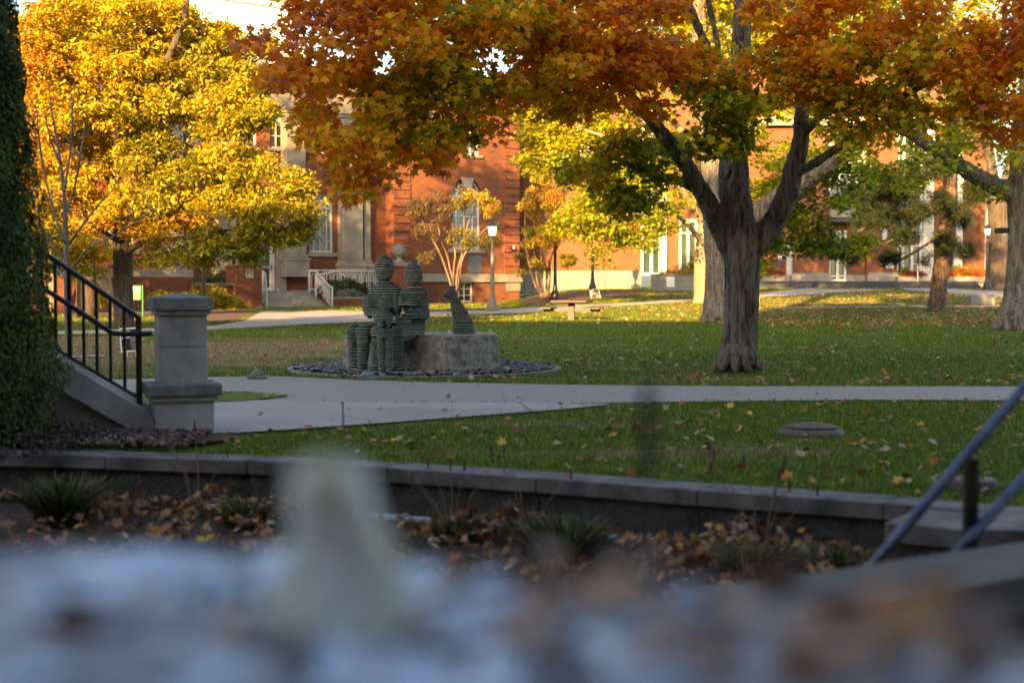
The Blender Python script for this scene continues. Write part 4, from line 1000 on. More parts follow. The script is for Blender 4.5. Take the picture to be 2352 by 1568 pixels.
def archwin(root, uc, hw, z0, zs, v, pane='blind'):
    """tall window with a half round fanlight: frame, pane, radial bars"""
    f = MB(); N = 20
    def arc(r0, r1, y0, y1, a0=0, a1=math.pi, n=N):
        for i in range(n):
            t0 = a0+(a1-a0)*i/n; t1 = a0+(a1-a0)*(i+1)/n
            q = [(uc+r*math.cos(t), zs+r*math.sin(t)) for r, t in ((r0, t0), (r1, t0), (r1, t1), (r0, t1))]
            f.add([(a, y0, b) for a, b in q]+[(a, y1, b) for a, b in q], [(0,3,2,1),(4,5,6,7),(0,1,5,4),(1,2,6,5),(2,3,7,6),(3,0,4,7)])
    arc(hw-.08, hw, v-.03, v+.06); arc(hw*.48, hw*.48+.05, v-.02, v+.04)
    for i in range(1, 6):
        t = math.pi*i/6; r0, r1 = (hw*.48+.03 if i in (1,5) else .05), hw-.05
        a = Vector((uc+r0*math.cos(t), 0, zs+r0*math.sin(t))); b = Vector((uc+r1*math.cos(t), 0, zs+r1*math.sin(t)))
        d = (b-a).normalized(); n_ = Vector((-d.z, 0, d.x))*.022; f.add([(p.x, y, p.z) for y in (v-.018, v+.03) for p in (a-n_, b-n_, b+n_, a+n_)], [(0,1,2,3),(4,7,6,5),(0,4,5,1),(1,5,6,2),(2,6,7,3),(3,7,4,0)])
    f.box(uc-hw, uc-hw+.08, v-.03, v+.06, z0, zs); f.box(uc+hw-.08, uc+hw, v-.03, v+.06, z0, zs); f.box(uc-hw+.08, uc+hw-.08, v-.03, v+.06, z0, z0+.08); f.box(uc-hw+.08, uc+hw-.08, v-.032, v+.058, zs-.05, zs+.05)
    for x in (-.55, .0, .55): f.box(uc+hw*x-.02, uc+hw*x+.02, v-.015, v+.03, z0+.08, zs-.05)
    for z in (.27, .62): f.box(uc-hw*.97+.08, uc+hw*.97-.08, v-.017, v+.028, z0+(zs-z0)*z-.015, z0+(zs-z0)*z+.015)
    fo = f.build('arched_window', M['white'], root)
    p = MB(); pts = [(uc-hw+.03, z0+.03), (uc+hw-.03, z0+.03)] + [(uc+(hw-.04)*math.cos(math.pi*i/N), zs+(hw-.04)*math.sin(math.pi*i/N)) for i in range(N+1)]
    n = len(pts); p.add([(a, v+.045, b) for a, b in pts]+[(a, v+.06, b) for a, b in pts], [tuple(range(n)), tuple(range(n, 2*n))[::-1]] + [(i, n+i, n+(i+1) % n, (i+1) % n) for i in range(n)]); p.build('pane', M[pane], fo)
    s = MB(); s.box(uc-hw-.2, uc+hw+.2, v-.32, v+.03, z0-.2, z0-.003); s.build('sill', M['lime'], fo)
def archfill(mb, uc, hw, zs, ztop, v0, v1, N=16):
    """brick above a round arch: fills the rectangle zs..ztop, uc-hw..uc+hw outside the half circle"""
    for i in range(N):
        t0 = math.pi*i/N; t1 = math.pi*(i+1)/N; a0, b0 = uc+hw*math.cos(t0), zs+hw*math.sin(t0); a1, b1 = uc+hw*math.cos(t1), zs+hw*math.sin(t1)
        mb.add([(a0, v0, b0), (a1, v0, b1), (a1, v0, ztop), (a0, v0, ztop), (a0, v1, b0), (a1, v1, b1), (a1, v1, ztop), (a0, v1, ztop)], [(0,1,2,3),(4,7,6,5),(0,4,5,1),(1,5,6,2),(2,6,7,3),(3,7,4,0)])
def archring(mb, uc, r0, r1, zs, v0, v1, N=16):
    for i in range(N):
        t0 = math.pi*i/N; t1 = math.pi*(i+1)/N; q = [(uc+r*math.cos(t), zs+r*math.sin(t)) for r, t in ((r0, t0), (r1, t0), (r1, t1), (r0, t1))]
        mb.add([(a, v0, b) for a, b in q]+[(a, v1, b) for a, b in q], [(0,3,2,1),(4,5,6,7),(0,1,5,4),(1,2,6,5),(2,3,7,6),(3,0,4,7)])
def oldhall():
    ZT = 11.15; PV = -.75
    up0, up1 = U(905, PV), U(1190, PV)
    # main wall (portico bay and the part behind the oak)
    wl = MB(); holes = []
    aw = []   # arched: (uc, hw, z0, zs)
    ucs = U(740); hw = (U(768)-U(712))/2; z0a, zsa = ZZ(740,580), ZZ(740,478)
    du = U(740)-U(600); 
    for uc in (ucs, U(600)-du, U(600)-2.1*du, U(600)-3.2*du): aw.append((uc, hw, z0a, zsa)); holes.append((uc-hw, uc+hw, z0a, zsa+hw))
    uw = []
    for a, b in ((695,729),(740,774)): uw.append((U(a), U(b)))
    w_ = U(729)-U(695)
    for px in (450, 575, 640): uw.append((U(px)-w_/2, U(px)+w_/2))
    for k in range(6): uw.append((U(600)-du*(1.5+.62*k), U(600)-du*(1.5+.62*k)+w_))
    zu0, zu1 = ZZ(712,347), ZZ(712,263)
    for a, b in uw: holes.append((a, b, zu0, zu1))
    ud0, ud1 = U(596), U(634); zd0, zd1 = ZZ(618,667), ZZ(618,540); holes.append((ud0, ud1, zd0, zd1))
    cutwall(wl, -22, up0, -.1, ZT-.75, 0, .45, holes)
    for uc, h_, a, b in aw: archfill(wl, uc, h_, b, b+h_, 0, .45)
    wl.box(-22, up1, .5, .9, ZT-.75+.002, ZT-.12)         # parapet
    o = wl.build('wall', M['brick_old'], hall)
    for uc, h_, a, b in aw: ar = MB(); archring(ar, uc, h_, h_+.36, b, -.02, .1); ar.build('brick_arch', M['brick_old'], hall)
    body = MB(); body.box(-22, up1-.4, 1.2, 16, -.1, ZT-.4); body.build('core', plain('dark interior', (.03,.03,.03), None, .9), hall)
    for uc, h_, a, b in aw: archwin(hall, uc, h_-.01, a, b, .18)
    for i, (a, b) in enumerate(uw): window(hall, a, b, zu0, zu1, .16, 2, 3, 'glass', blind=.62 if i % 2 == 0 else .45)
    # pilasters, entablature, cornice
    zc = ZZ(682,252); zp0 = ZZ(682,640)
    pil = [(660,705),(790,835),(838,853),(505,545),(388,425),(370,386)]
    for a, b in pil:
        wv = -.55 if b-a > 20 else -.35
        zb = ZZ(682,612) if a > 700 else ZZ(682,600)
        m = MB(); u0, u1 = U(a, wv), U(b, wv); m.box(u0, u1, wv, -.002, zb+.3, zc-.3)
        m.build('pilaster', M['lime'], hall, bevel=.03)
        c = MB(); c.box(u0-.07, u1+.07, wv-.07, -.001, zc-.3+.002, zc-.16); c.box(u0-.16, u1+.16, wv-.16, 0, zc-.158, zc-.002); c.build('capital', M['lime'], hall, bevel=.02)
        c = MB(); c.box(u0-.06, u1+.06, wv-.06, -.001, zb+.15, zb+.298); c.box(u0-.15, u1+.15, wv-.15, 0, zb-.0, zb+.148); c.box(u0-.12, u1+.12, wv-.12, 0, zb-.75, zb-.002); c.build('pilaster_base', M['lime'], hall, bevel=.03)
    c = MB(); c.box(-9.5, U(868), -.62, -.001, zc, zc+.42); c.box(-9.45, U(867), -.55, -.002, zc+.422, zc+.85); c.box(-22, up0, -.85, 0, zc+.93, zc+1.12)
    for i in range(130): x = -21.5+i*.24; c.box(x, x+.12, -.70, -.001, zc+.852, zc+.928) if x < up0-.2 else None
    c.build('entablature', M['lime'], hall)
    c = MB(); c.box(-22, up1+.1, -.12, .49, ZT-.12+.002, ZT+.10); c.box(-22, up0, -.001, .5, zc+1.122, zc+1.2); c.build('fascia', M['brown'], hall)
    c = MB(); c.box(-22, up0, .0, .499, zc+1.2, ZT-.121); c.build('parapet', M['brick_old'], hall)
    # right pavilion with quoins
    w = MB(); zb0, zb1 = ZZ(1080,648,PV), ZZ(1080,629,PV)
    uc = U(1072, PV); hw2 = (U(1106, PV)-U(1038, PV))/2; zs2 = ZZ(1072,452,PV); z02 = ZZ(1072,572,PV)
    uu0, uu1 = U(1068,PV), U(1102,PV); zz0, zz1 = ZZ(1085,358,PV), ZZ(1085,270,PV); ul0, ul1 = U(985,PV), U(1019,PV)
    bw0, bw1, bz0, bz1 = U(1051,PV), U(1086,PV), ZZ(1068,693,PV), ZZ(1068,647,PV)-.02
    cutwall(w, up0, up1, zb1, ZT-.75, PV, PV+.5, [(uc-hw2, uc+hw2, z02, zs2+hw2), (uu0, uu1, zz0, zz1), (ul0, ul1, zz0, zz1)])
    archfill(w, uc, hw2, zs2, zs2+hw2, PV, PV+.5)
    cutwall(w, up0, up1, -.1, zb0, PV-.08, PV+.5, [(bw0, bw1, bz0, bz1)])
    w.box(up0, up1, PV+.001, .498, ZT-.75+.003, ZT-.122); w.box(up1-.45, up1-.001, PV+.502, 15, -.1, ZT-.122)
    w.box(up0-.002, up0+.3, PV+.503, .449, -.1, ZT-.76); w.build('wall', M['brick_old'], hall)
    for a_, b_ in ((up0-.04, up0+.95), (up1-.95, up1+.05)):
        q = MB(); z = zb1+.02
        while z < ZT-1.2: q.box(a_, b_, PV-.07, PV-.002, z, z+.34); z += .41
        q.build('quoin', M['brick_old'], hall)
    c = MB(); c.box(up0-.1, up1+.14, PV-.22, PV+.55, zb0+.002, zb1-.002); c.build('stone_belt', M['lime'], hall, bevel=.01)
    c = MB(); c.box(up0-.1, up1+.5, PV-.85, PV-.002, zc+.93, zc+1.12); c.box(up0-.1, up1+.3, PV-.4, PV-.003, zc+.62, zc+.928); c.build('cornice', M['lime'], hall)
    archwin(hall, uc, hw2-.01, z02, zs2, PV+.2); window(hall, uu0, uu1, zz0, zz1, PV+.16, 2, 3, 'blind'); window(hall, ul0, ul1, zz0, zz1, PV+.16, 2, 3, 'blind')
    window(hall, bw0, bw1, bz0, bz1, PV+.1, 2, 3, 'glass', sill=False, fw=.06)
    ar = MB(); archring(ar, uc, hw2, hw2+.4, zs2, PV-.02, PV+.1); ar.build('brick_arch', M['brick_old'], hall)
    k = MB(); zk0, zk1 = ZZ(1068,438,PV), ZZ(1068,410,PV)
    k.add([(uc-.22,y,zk0) for y in (PV-.16, PV)]+[(uc+.22,y,zk0) for y in (PV-.16,PV)]+[(uc+.36,y,zk1) for y in (PV-.16,PV)]+[(uc-.36,y,zk1) for y in (PV-.16,PV)], [(0,2,4,6),(1,7,5,3),(0,1,3,2),(2,3,5,4),(4,5,7,6),(6,7,1,0)])
    k.build('keystone', M['lime_clean'], hall, bevel=.02)
    p = MB(); p.box(U(1076,PV), U(1106,PV), PV-.03, PV-.002, ZZ(1090,627,PV), ZZ(1090,586,PV)); p.build('grey_panel', plain('slate grey panel', (.10,.115,.13), (.07,.08,.095), .6, 3), hall)
    s = MB(); cu0, cu1 = U(1163,PV-.1), up1+.06; s.box(cu0, cu1, PV-.13, PV-.081, ZZ(1176,668,PV), ZZ(1176,649,PV)); so_ = s.build('cornerstone', M['lime'], hall)
    txt('1910', so_, ((cu0+cu1)/2, PV-.134, (ZZ(1176,668,PV)+ZZ(1176,649,PV))/2+.02), .42, plain('carved shadow stone', (.26,.23,.18)), 0)
    e = MB(); e.box(U(1154,PV), U(1170,PV), PV-.18, PV-.002, ZZ(1162,579,PV), ZZ(1162,563,PV)); e.build('brick_red_box', M['brick_old'], hall)
    e = MB(); e.lathe((U(1177,PV), PV-.12, ZZ(1177,573,PV)), [(.03,0),(.07,.05),(.07,.16),(.03,.2)], 12); e.build('wall_light', M['white'], hall)
    # door with stone surround
    sdo = MB(); sdo.box(U(587), ud0-.002, -.18, .3, zd0, zd1+.5); sdo.box(ud1+.002, U(655), -.18, .3, zd0, zd1+.5); sdo.box(ud0, ud1, -.2, .3, zd1+.002, zd1+.5)
    sdo.build('door_surround', M['lime'], hall, bevel=.02)
    d0 = MB(); fw = .11
    d0.box(ud0, ud0+fw, .1, .2, zd0, zd1); d0.box(ud1-fw*2.4, ud1, .1, .2, zd0, zd1); d0.box(ud0+fw, ud1-fw*2.4, .1, .2, zd0, zd0+.12); d0.box(ud0+fw, ud1-fw*2.4, .1, .2, zd1-.1, zd1)
    d0.box(ud0+fw, ud1-fw*2.4, .11, .19, zd0+1.05, zd0+1.13); d0.box(ud0+fw, ud1-fw*2.4, .09, .19, zd0+2.15, zd0+2.25); do = d0.build('door', M['white'], hall)
    g = MB(); g.box(ud0+fw*.5, ud1-fw*2, .14, .15, zd0+.06, zd1-.05); g.build('door_glass', M['glass'], do)
    g = MB(); g.box(ud1-fw*2, ud1-fw*1.7, .04, .1, zd0+.95, zd0+1.2); g.build('door_handle', M['steel'], do)
    g = MB(); g.box(ud0+fw*1.2, ud0+fw*3.4, .125, .139, zd0+1.45, zd0+1.62); g.build('notice', M['signwhite'], do)
    m = MB(); m.box(U(651), U(658), -.3, -.181, zd0+.95, zd0+1.25); m.build('letter_box', M['black'], hall)
    lg = MB(); ux, zl = U(700, -.9), ZZ(700, 536, -.9); lg.lathe((ux, -.9, zl), [(.10,0),(.17,.42)], 6); lo = lg.build('hanging_lantern', M['lampglass'], hall)
    lg = MB(); lg.lathe((ux, -.9, zl), [(.22,.422),(.2,.47),(.03,.62)], 6); lg.lathe((ux, -.9, zl), [(.11,-.04),(.11,-.002)], 6); lg.tube([(ux,-.9,zl+.6),(ux,-.9,zl+.8),(ux,-.55,zl+.8)], .025, 6); lg.build('lantern_frame', M['lampmetal'], lo)
    return zd0
def txt(s, parent, loc, size, mat, rz=0, ext=.006, align='CENTER', name='lettering'):
    cu = bpy.data.curves.new('t', 'FONT'); cu.body = s; cu.size = size; cu.extrude = ext; cu.align_x = align; cu.align_y = 'CENTER'; cu.resolution_u = 2
    t = bpy.data.objects.new('t', cu); COL.objects.link(t); bpy.context.view_layer.update()
    me = bpy.data.meshes.new_from_object(t.evaluated_get(bpy.context.evaluated_depsgraph_get())); bpy.data.objects.remove(t); bpy.data.curves.remove(cu)
    me.materials.clear(); o = link(name, me, mat, parent); o.location = loc; o.rotation_euler = (R(90), 0, rz); return o
ZD = oldhall()
# entrance steps, railings and planters belong to the terrace in front of the hall
def entrance():
    st = empty('entrance_steps', (OX, OY, 0), OA, 'worn stone steps up to the glass door of the brick hall', 'steps')
    u0, u1 = U(603,-3), U(716,-3); n = 7; rise = (ZD-0.0)/n
    b = MB(); b.box(U(590,-1), U(760,-1), -2.2, -.001, 0, ZD-.002)
    b.build('landing', M['lime_dark'], st)
    m = MB(); 
    for i in range(1, n): z = ZD - rise*i; m.box(u0-.4-.0*i, u1+.1*i+.2, -2.2-.36*i, -2.2-.36*(i-1)-.001, 0, z)
    m.build('flight', plain('worn step stone', (.36,.32,.25), (.22,.19,.15), .9, 4, .3), st, bevel=.015)
    vb = -2.2-.36*6
    # right sloping white rail
    def rail(name, pts, label, low=.12, gap=.14, panel=None):
        root = empty(name, (OX, OY, 0), OA, label, 'railing'); pts = [Vector(p) for p in pts]
        t = MB(); t.tube(pts, .035, 8); t.tube([p-Vector((0,0,.82)) for p in pts], .02, 6); t.build('rails', M['white'], root)
        for i in range(len(pts)-1):
            L_ = (pts[i+1]-pts[i]).length; k = max(1, int(L_/gap))
            for j in range(1 if i else 0, k+1): q = pts[i].lerp(pts[i+1], j/k); bb = MB(); bb.box(q.x-.012, q.x+.012, q.y-.012, q.y+.012, q.z-.82, q.z); bb.build('baluster', M['white'], root)
        for p in (pts[0], pts[-1]): bb = MB(); bb.box(p.x-.035, p.x+.035, p.y-.035, p.y+.035, p.z-1.0, p.z+.001); bb.build('post', M['white'], root)
        return root
    def Lp(px, py, v): return (U(px, v), v, ZZ(px, py, v))
    rail('white_stair_railing', [Lp(711,623,-2.3), Lp(726,622,-2.5), Lp(758,658,vb-.2), Lp(763,658,vb-.35)], 'white metal railing sloping down the right side of the entrance steps', gap=.16)
    rail('white_stair_railing', [Lp(603,622,-2.3), Lp(610,628,-2.9), Lp(612,645,vb-.1), Lp(612,660,vb-.3)], 'white curved railing along the left side of the entrance steps', gap=.2)
    rail('white_ramp_railing', [Lp(726,632,-3.3), Lp(775,622,-3.0), Lp(800,640,-3.0), Lp(830,650,-3.0)], 'white sloping ramp railing behind the clipped hedge', gap=.2)
    # terrace rail with arches
    root = empty('white_terrace_railing', (OX, OY, 0), OA, 'white terrace railing with arched balusters beside the entrance', 'railing')
    a = MB(); v = -2.3; us = np.arange(U(712, v), U(869, v), .40); zt = ZZ(790,620,v)
    a.box(U(712,v), U(869,v), v-.03, v+.03, zt-.05, zt); a.box(U(712,v), U(869,v), v-.02, v+.02, zt-.95, zt-.91); a.build('rails', M['white'], root)
    for u in us:
        b = MB(); b.box(u-.012, u+.012, v-.012, v+.012, zt-.909, zt-.051)
        pts = [(u+.10, v, zt-.9), (u+.10, v, zt-.28)] + [(u+.20-.10*math.cos(t), v, zt-.28+.10*math.sin(t)) for t in np.linspace(0, math.pi, 8)[1:-1]] + [(u+.30, v, zt-.28), (u+.30, v, zt-.9)]
        b.tube(pts, .017, 5); b.build('arched_baluster', M['white'], root)
    tw = MB(); tw.box(U(765,-2.6), U(905,-2.6), -2.6, -.01, 0, zt-.98); o = tw.build('terrace_wall', M['brick_old']); o.location = (OX, OY, 0); o.rotation_euler = (0,0,OA); tag(o, 'low brick terrace wall behind the clipped hedge', 'wall')
    # planter with hedge
    pl = empty('brick_planter', (OX, OY, 0), OA, 'low brick planter with stone cap right of the entrance steps', 'planter'); vp = -4.6
    b = MB(); b.box(U(765,vp), U(905,vp), vp, vp+.35, -.05, ZZ(800,686,vp)); b.box(U(765,vp), U(765,vp)+.3, vp+.351, vp+1.4, -.05, ZZ(800,686,vp)); b.build('brick_wall', M['brick_old'], pl)
    b = MB(); b.box(U(765,vp)-.05, U(905,vp), vp-.05, vp+.4, ZZ(800,686,vp)+.002, ZZ(800,682.5,vp)); b.build('cap', M['lime'], pl)
    def shrub(name, px0, px1, py0, py1, v, dv, n, sz, mat, label, tone=.4, cat='shrub', seed=5):
        u0_, u1_ = U(px0, v), U(px1, v); z0, z1 = ZZ((px0+px1)/2, py1, v), ZZ((px0+px1)/2, py0, v); r = np.random.default_rng(seed)
        c = np.array([(u0_+u1_)/2, v+dv/2, z0]); d = r.normal(size=(n, 3)); d /= np.linalg.norm(d, axis=1)[:, None]; d[:, 2] = abs(d[:, 2])
        e = np.array([(u1_-u0_)/2, dv/2, z1-z0]); bump = 1+.08*np.sin(d[:, 0:1]*9)+.06*np.sin(d[:, 2:3]*13+d[:, 1:2]*7)
        d = np.sign(d)*np.abs(d)**.75; pos = c + d*e*bump*(r.uniform(.75, 1.02, (n, 1)))
        o = scatter(name, OVAL, pos, d+r.normal(0,.6,(n,3)), r.uniform(.6,1.2,n)*sz, r, mat, tone=np.clip(tone+r.normal(0,.12,n),0,1)); o.location = (OX, OY, 0); o.rotation_euler = (0,0,OA); tag(o, label, cat)
        # inner dark twigs keep it opaque
        return o
    shrub('clipped_hedge', 748, 862, 641, 688, -4.0, 1.4, 9000, .045, L['hedge'], 'rounded clipped dark green hedge in the brick planter', .4, 'hedge', 5)
    shrub('grey_shrub', 775, 842, 664, 687, -4.3, .6, 2500, .035, leafmat('grey green leaves', [(0,(.10,.13,.10)),(1,(.22,.26,.22))], .2), 'low grey green shrub in front of the clipped hedge', .5, 'shrub', 6)
    # sign pier
    pr = empty('brick_sign_pier', (OX, OY, 0), OA, 'brick pier with accessible entrance sign left of the steps', 'pier'); vv = -4.9
    a0, a1 = U(545,vv), U(602,vv)
    b = MB(); b.box(a0, a1, vv, vv+1.0, .12, ZZ(575,611,vv)); b.build('brick_shaft', M['brick_old'], pr)
    b = MB(); b.box(a0-.01, a1+.01, vv-.01, vv+1.01, -.05, .119); b.build('plinth', M['lime_clean'], pr)
    b = MB(); b.box(a0-.08, a1+.08, vv-.08, vv+1.08, ZZ(575,611,vv)+.002, ZZ(575,597,vv)); b.build('cap', M['lime'], pr, bevel=.02)
    s = MB(); sx, sz_ = (U(564,vv)+U(582,vv))/2, ZZ(573,629,vv); s.box(sx-.17, sx+.17, vv-.03, vv-.002, sz_-.17, sz_+.17); sg = s.build('access_sign', plain('bronze sign', (.16,.12,.08), (.12,.09,.06), .5, 4), pr)
    s = MB(); y = vv-.04; fr_ = .012
    s.box(sx-.165, sx+.165, y, y+.008, sz_+.155, sz_+.165); s.box(sx-.165, sx+.165, y, y+.008, sz_-.165, sz_-.155); s.box(sx-.165, sx-.155, y, y+.008, sz_-.154, sz_+.154); s.box(sx+.155, sx+.165, y, y+.008, sz_-.154, sz_+.154)
    s.lathe((sx-.015, y, sz_+.115), [(.001,-.018),(.018,0),(.001,.018)], 8)
    s.tube([(sx-.012, y, sz_+.09), (sx-.005, y, sz_+.03), (sx+.045, y, sz_+.028), (sx+.065, y, sz_-.03), (sx+.085, y, sz_-.03)], .010, 6)
    s.tube([(sx+.05*math.cos(t)-.005, y, sz_-.01+.05*math.sin(t)) for t in np.linspace(2.2, 5.9, 12)], .008, 6)
    for k, w_ in ((-.085, .12), (-.105, .1), (-.125, .12)): s.box(sx-w_, sx+w_, y, y+.006, sz_+k-.005, sz_+k+.005)
    s.build('wheelchair_symbol', M['signwhite'], sg)
    # ball pier
    bp = empty('ball_finial_pier', (OX, OY, 0), OA, 'brick pier topped by a grey stone ball behind the statue', 'pier'); vv = -2.75
    a0, a1 = U(902,vv), U(962,vv); zt = ZZ(933,612,vv); b = MB(); b.box(a0, a1, vv, vv+1.1, -.05, zt); b.build('brick_shaft', M['brick_old'], bp)
    b = MB(); b.box(a0-.07, a1+.07, vv-.07, vv+1.17, zt+.002, zt+.18); b.build('cap', M['lime'], bp, bevel=.02)
    c = ((a0+a1)/2, vv+.55, zt+.18); b = MB(); b.lathe(c, [(.28,.001),(.27,.08),(.16,.13),(.13,.2),(.17,.26)] + [(.34*math.sin(t)+.001, .56-.34*math.cos(t)) for t in np.linspace(.5, math.pi, 16)], 28); b.build('ball', plain('grey stone ball', (.19,.185,.17), (.11,.11,.105), .9, 8), bp, smooth=True)
    b = MB(); b.box(U(962,vv), U(1000,vv), vv+.2, vv+.6, -.05, ZZ(980,640,vv))
entrance()
# rooftop plant on the old hall
def rooftop():
    rt = empty('rooftop_plant_room', (OX, OY, 0), OA, 'bright white rooftop plant room above the brick hall', 'plant room')
    v = 3.2; u0, u1 = U(430,v), U(700,v)
    Zt = ZZ(600,18,v)
    b = MB(); b.box(u0, u1, v, v+6, 10.6, Zt); b.build('wall', M['whitewall'], rt)
    b = MB(); b.box(u0-.1, u1+.1, v-.1, v+6.1, Zt+.002, Zt+.25); b.build('coping', M['white'], rt)
    b = MB(); u2 = U(652,v)
    for k in range(6): b.tube([(u2, v-.3, 12.6+.35*k), (u2+1.2, v-.3, 12.6+.35*k)], .03, 6)
    b.tube([(u2+.3, v-.35, 11), (u2+.3, v-.35, Zt)], .05, 6); b.tube([(u2+1.0, v-.35, 11), (u2+1.0, v-.35, Zt)], .05, 6); b.build('ladder_frame', M['white'], rt)
    b = MB(); b.box(u2+.05, u2+.9, v-.05, v-.002, Zt-3.4, Zt-.9); b.build('louvre', plain('grey louvre', (.32,.36,.42), (.25,.28,.33), .6, 20, stretch=(1,1,12)), rt)
    for i, px in enumerate((612, 650)):
        u = U(px, v+2); f = empty('rooftop_fan', (OX, OY, 0), OA, 'dark round rooftop fan housing, the '+('left' if i == 0 else 'right')+' one of two on the plant room', 'fan', 'fans on the white plant room')
        b = MB(); b.lathe((u, v+2, Zt+.26), [(.95,0),(.8,.08),(.78,.5),(.95,.62)], 24); b.build('housing', plain('dark fan metal %d' % i, (.12,.10,.07), (.07,.06,.05), .5, 4), f, smooth=False)
rooftop()
# retaining wall left of the sign pier
def left_terrace():
    root = empty('brick_retaining_wall', (0,0,0), 0, 'long brick wall with deep stone coping behind the oak trunk', 'wall')
    A = Vector((P(40,0,55.5).x, 55.5)); B = Vector((P(445,0,59).x, 59.0)); C_ = Vector((P(546,0,60.5).x, 60.5)); n = Vector((-(B-A).y, (B-A).x)).normalized()*.4
    zc0, zc1 = CH+(HZ-637)/F*57, CH+(HZ-618)/F*57
    q = lambda a, b, e=0: [tuple(a-n*e), tuple(b-n*e), tuple(b+n*(1+e)), tuple(a+n*(1+e))]
    m = MB(); m.prism(q(A, B), -.1, zc0-.002); m.build('brick_wall', M['brick_old'], root)
    m = MB(); m.prism(q(A, B, .12), zc0, zc1); m.build('coping', M['lime'], root, bevel=.02)
    r2 = empty('low_brick_wall', (0,0,0), 0, 'lower brick wall with thin cap between long wall and sign pier', 'wall')
    z2 = CH+(HZ-655)/F*60; m = MB(); m.prism(q(B+(C_-B)*.01, C_), -.1, z2); m.build('brick_wall', M['brick_old'], r2); m = MB(); m.prism(q(B+(C_-B)*.01, C_, .1), z2+.002, z2+.09); m.build('cap', M['lime'], r2)
left_terrace()

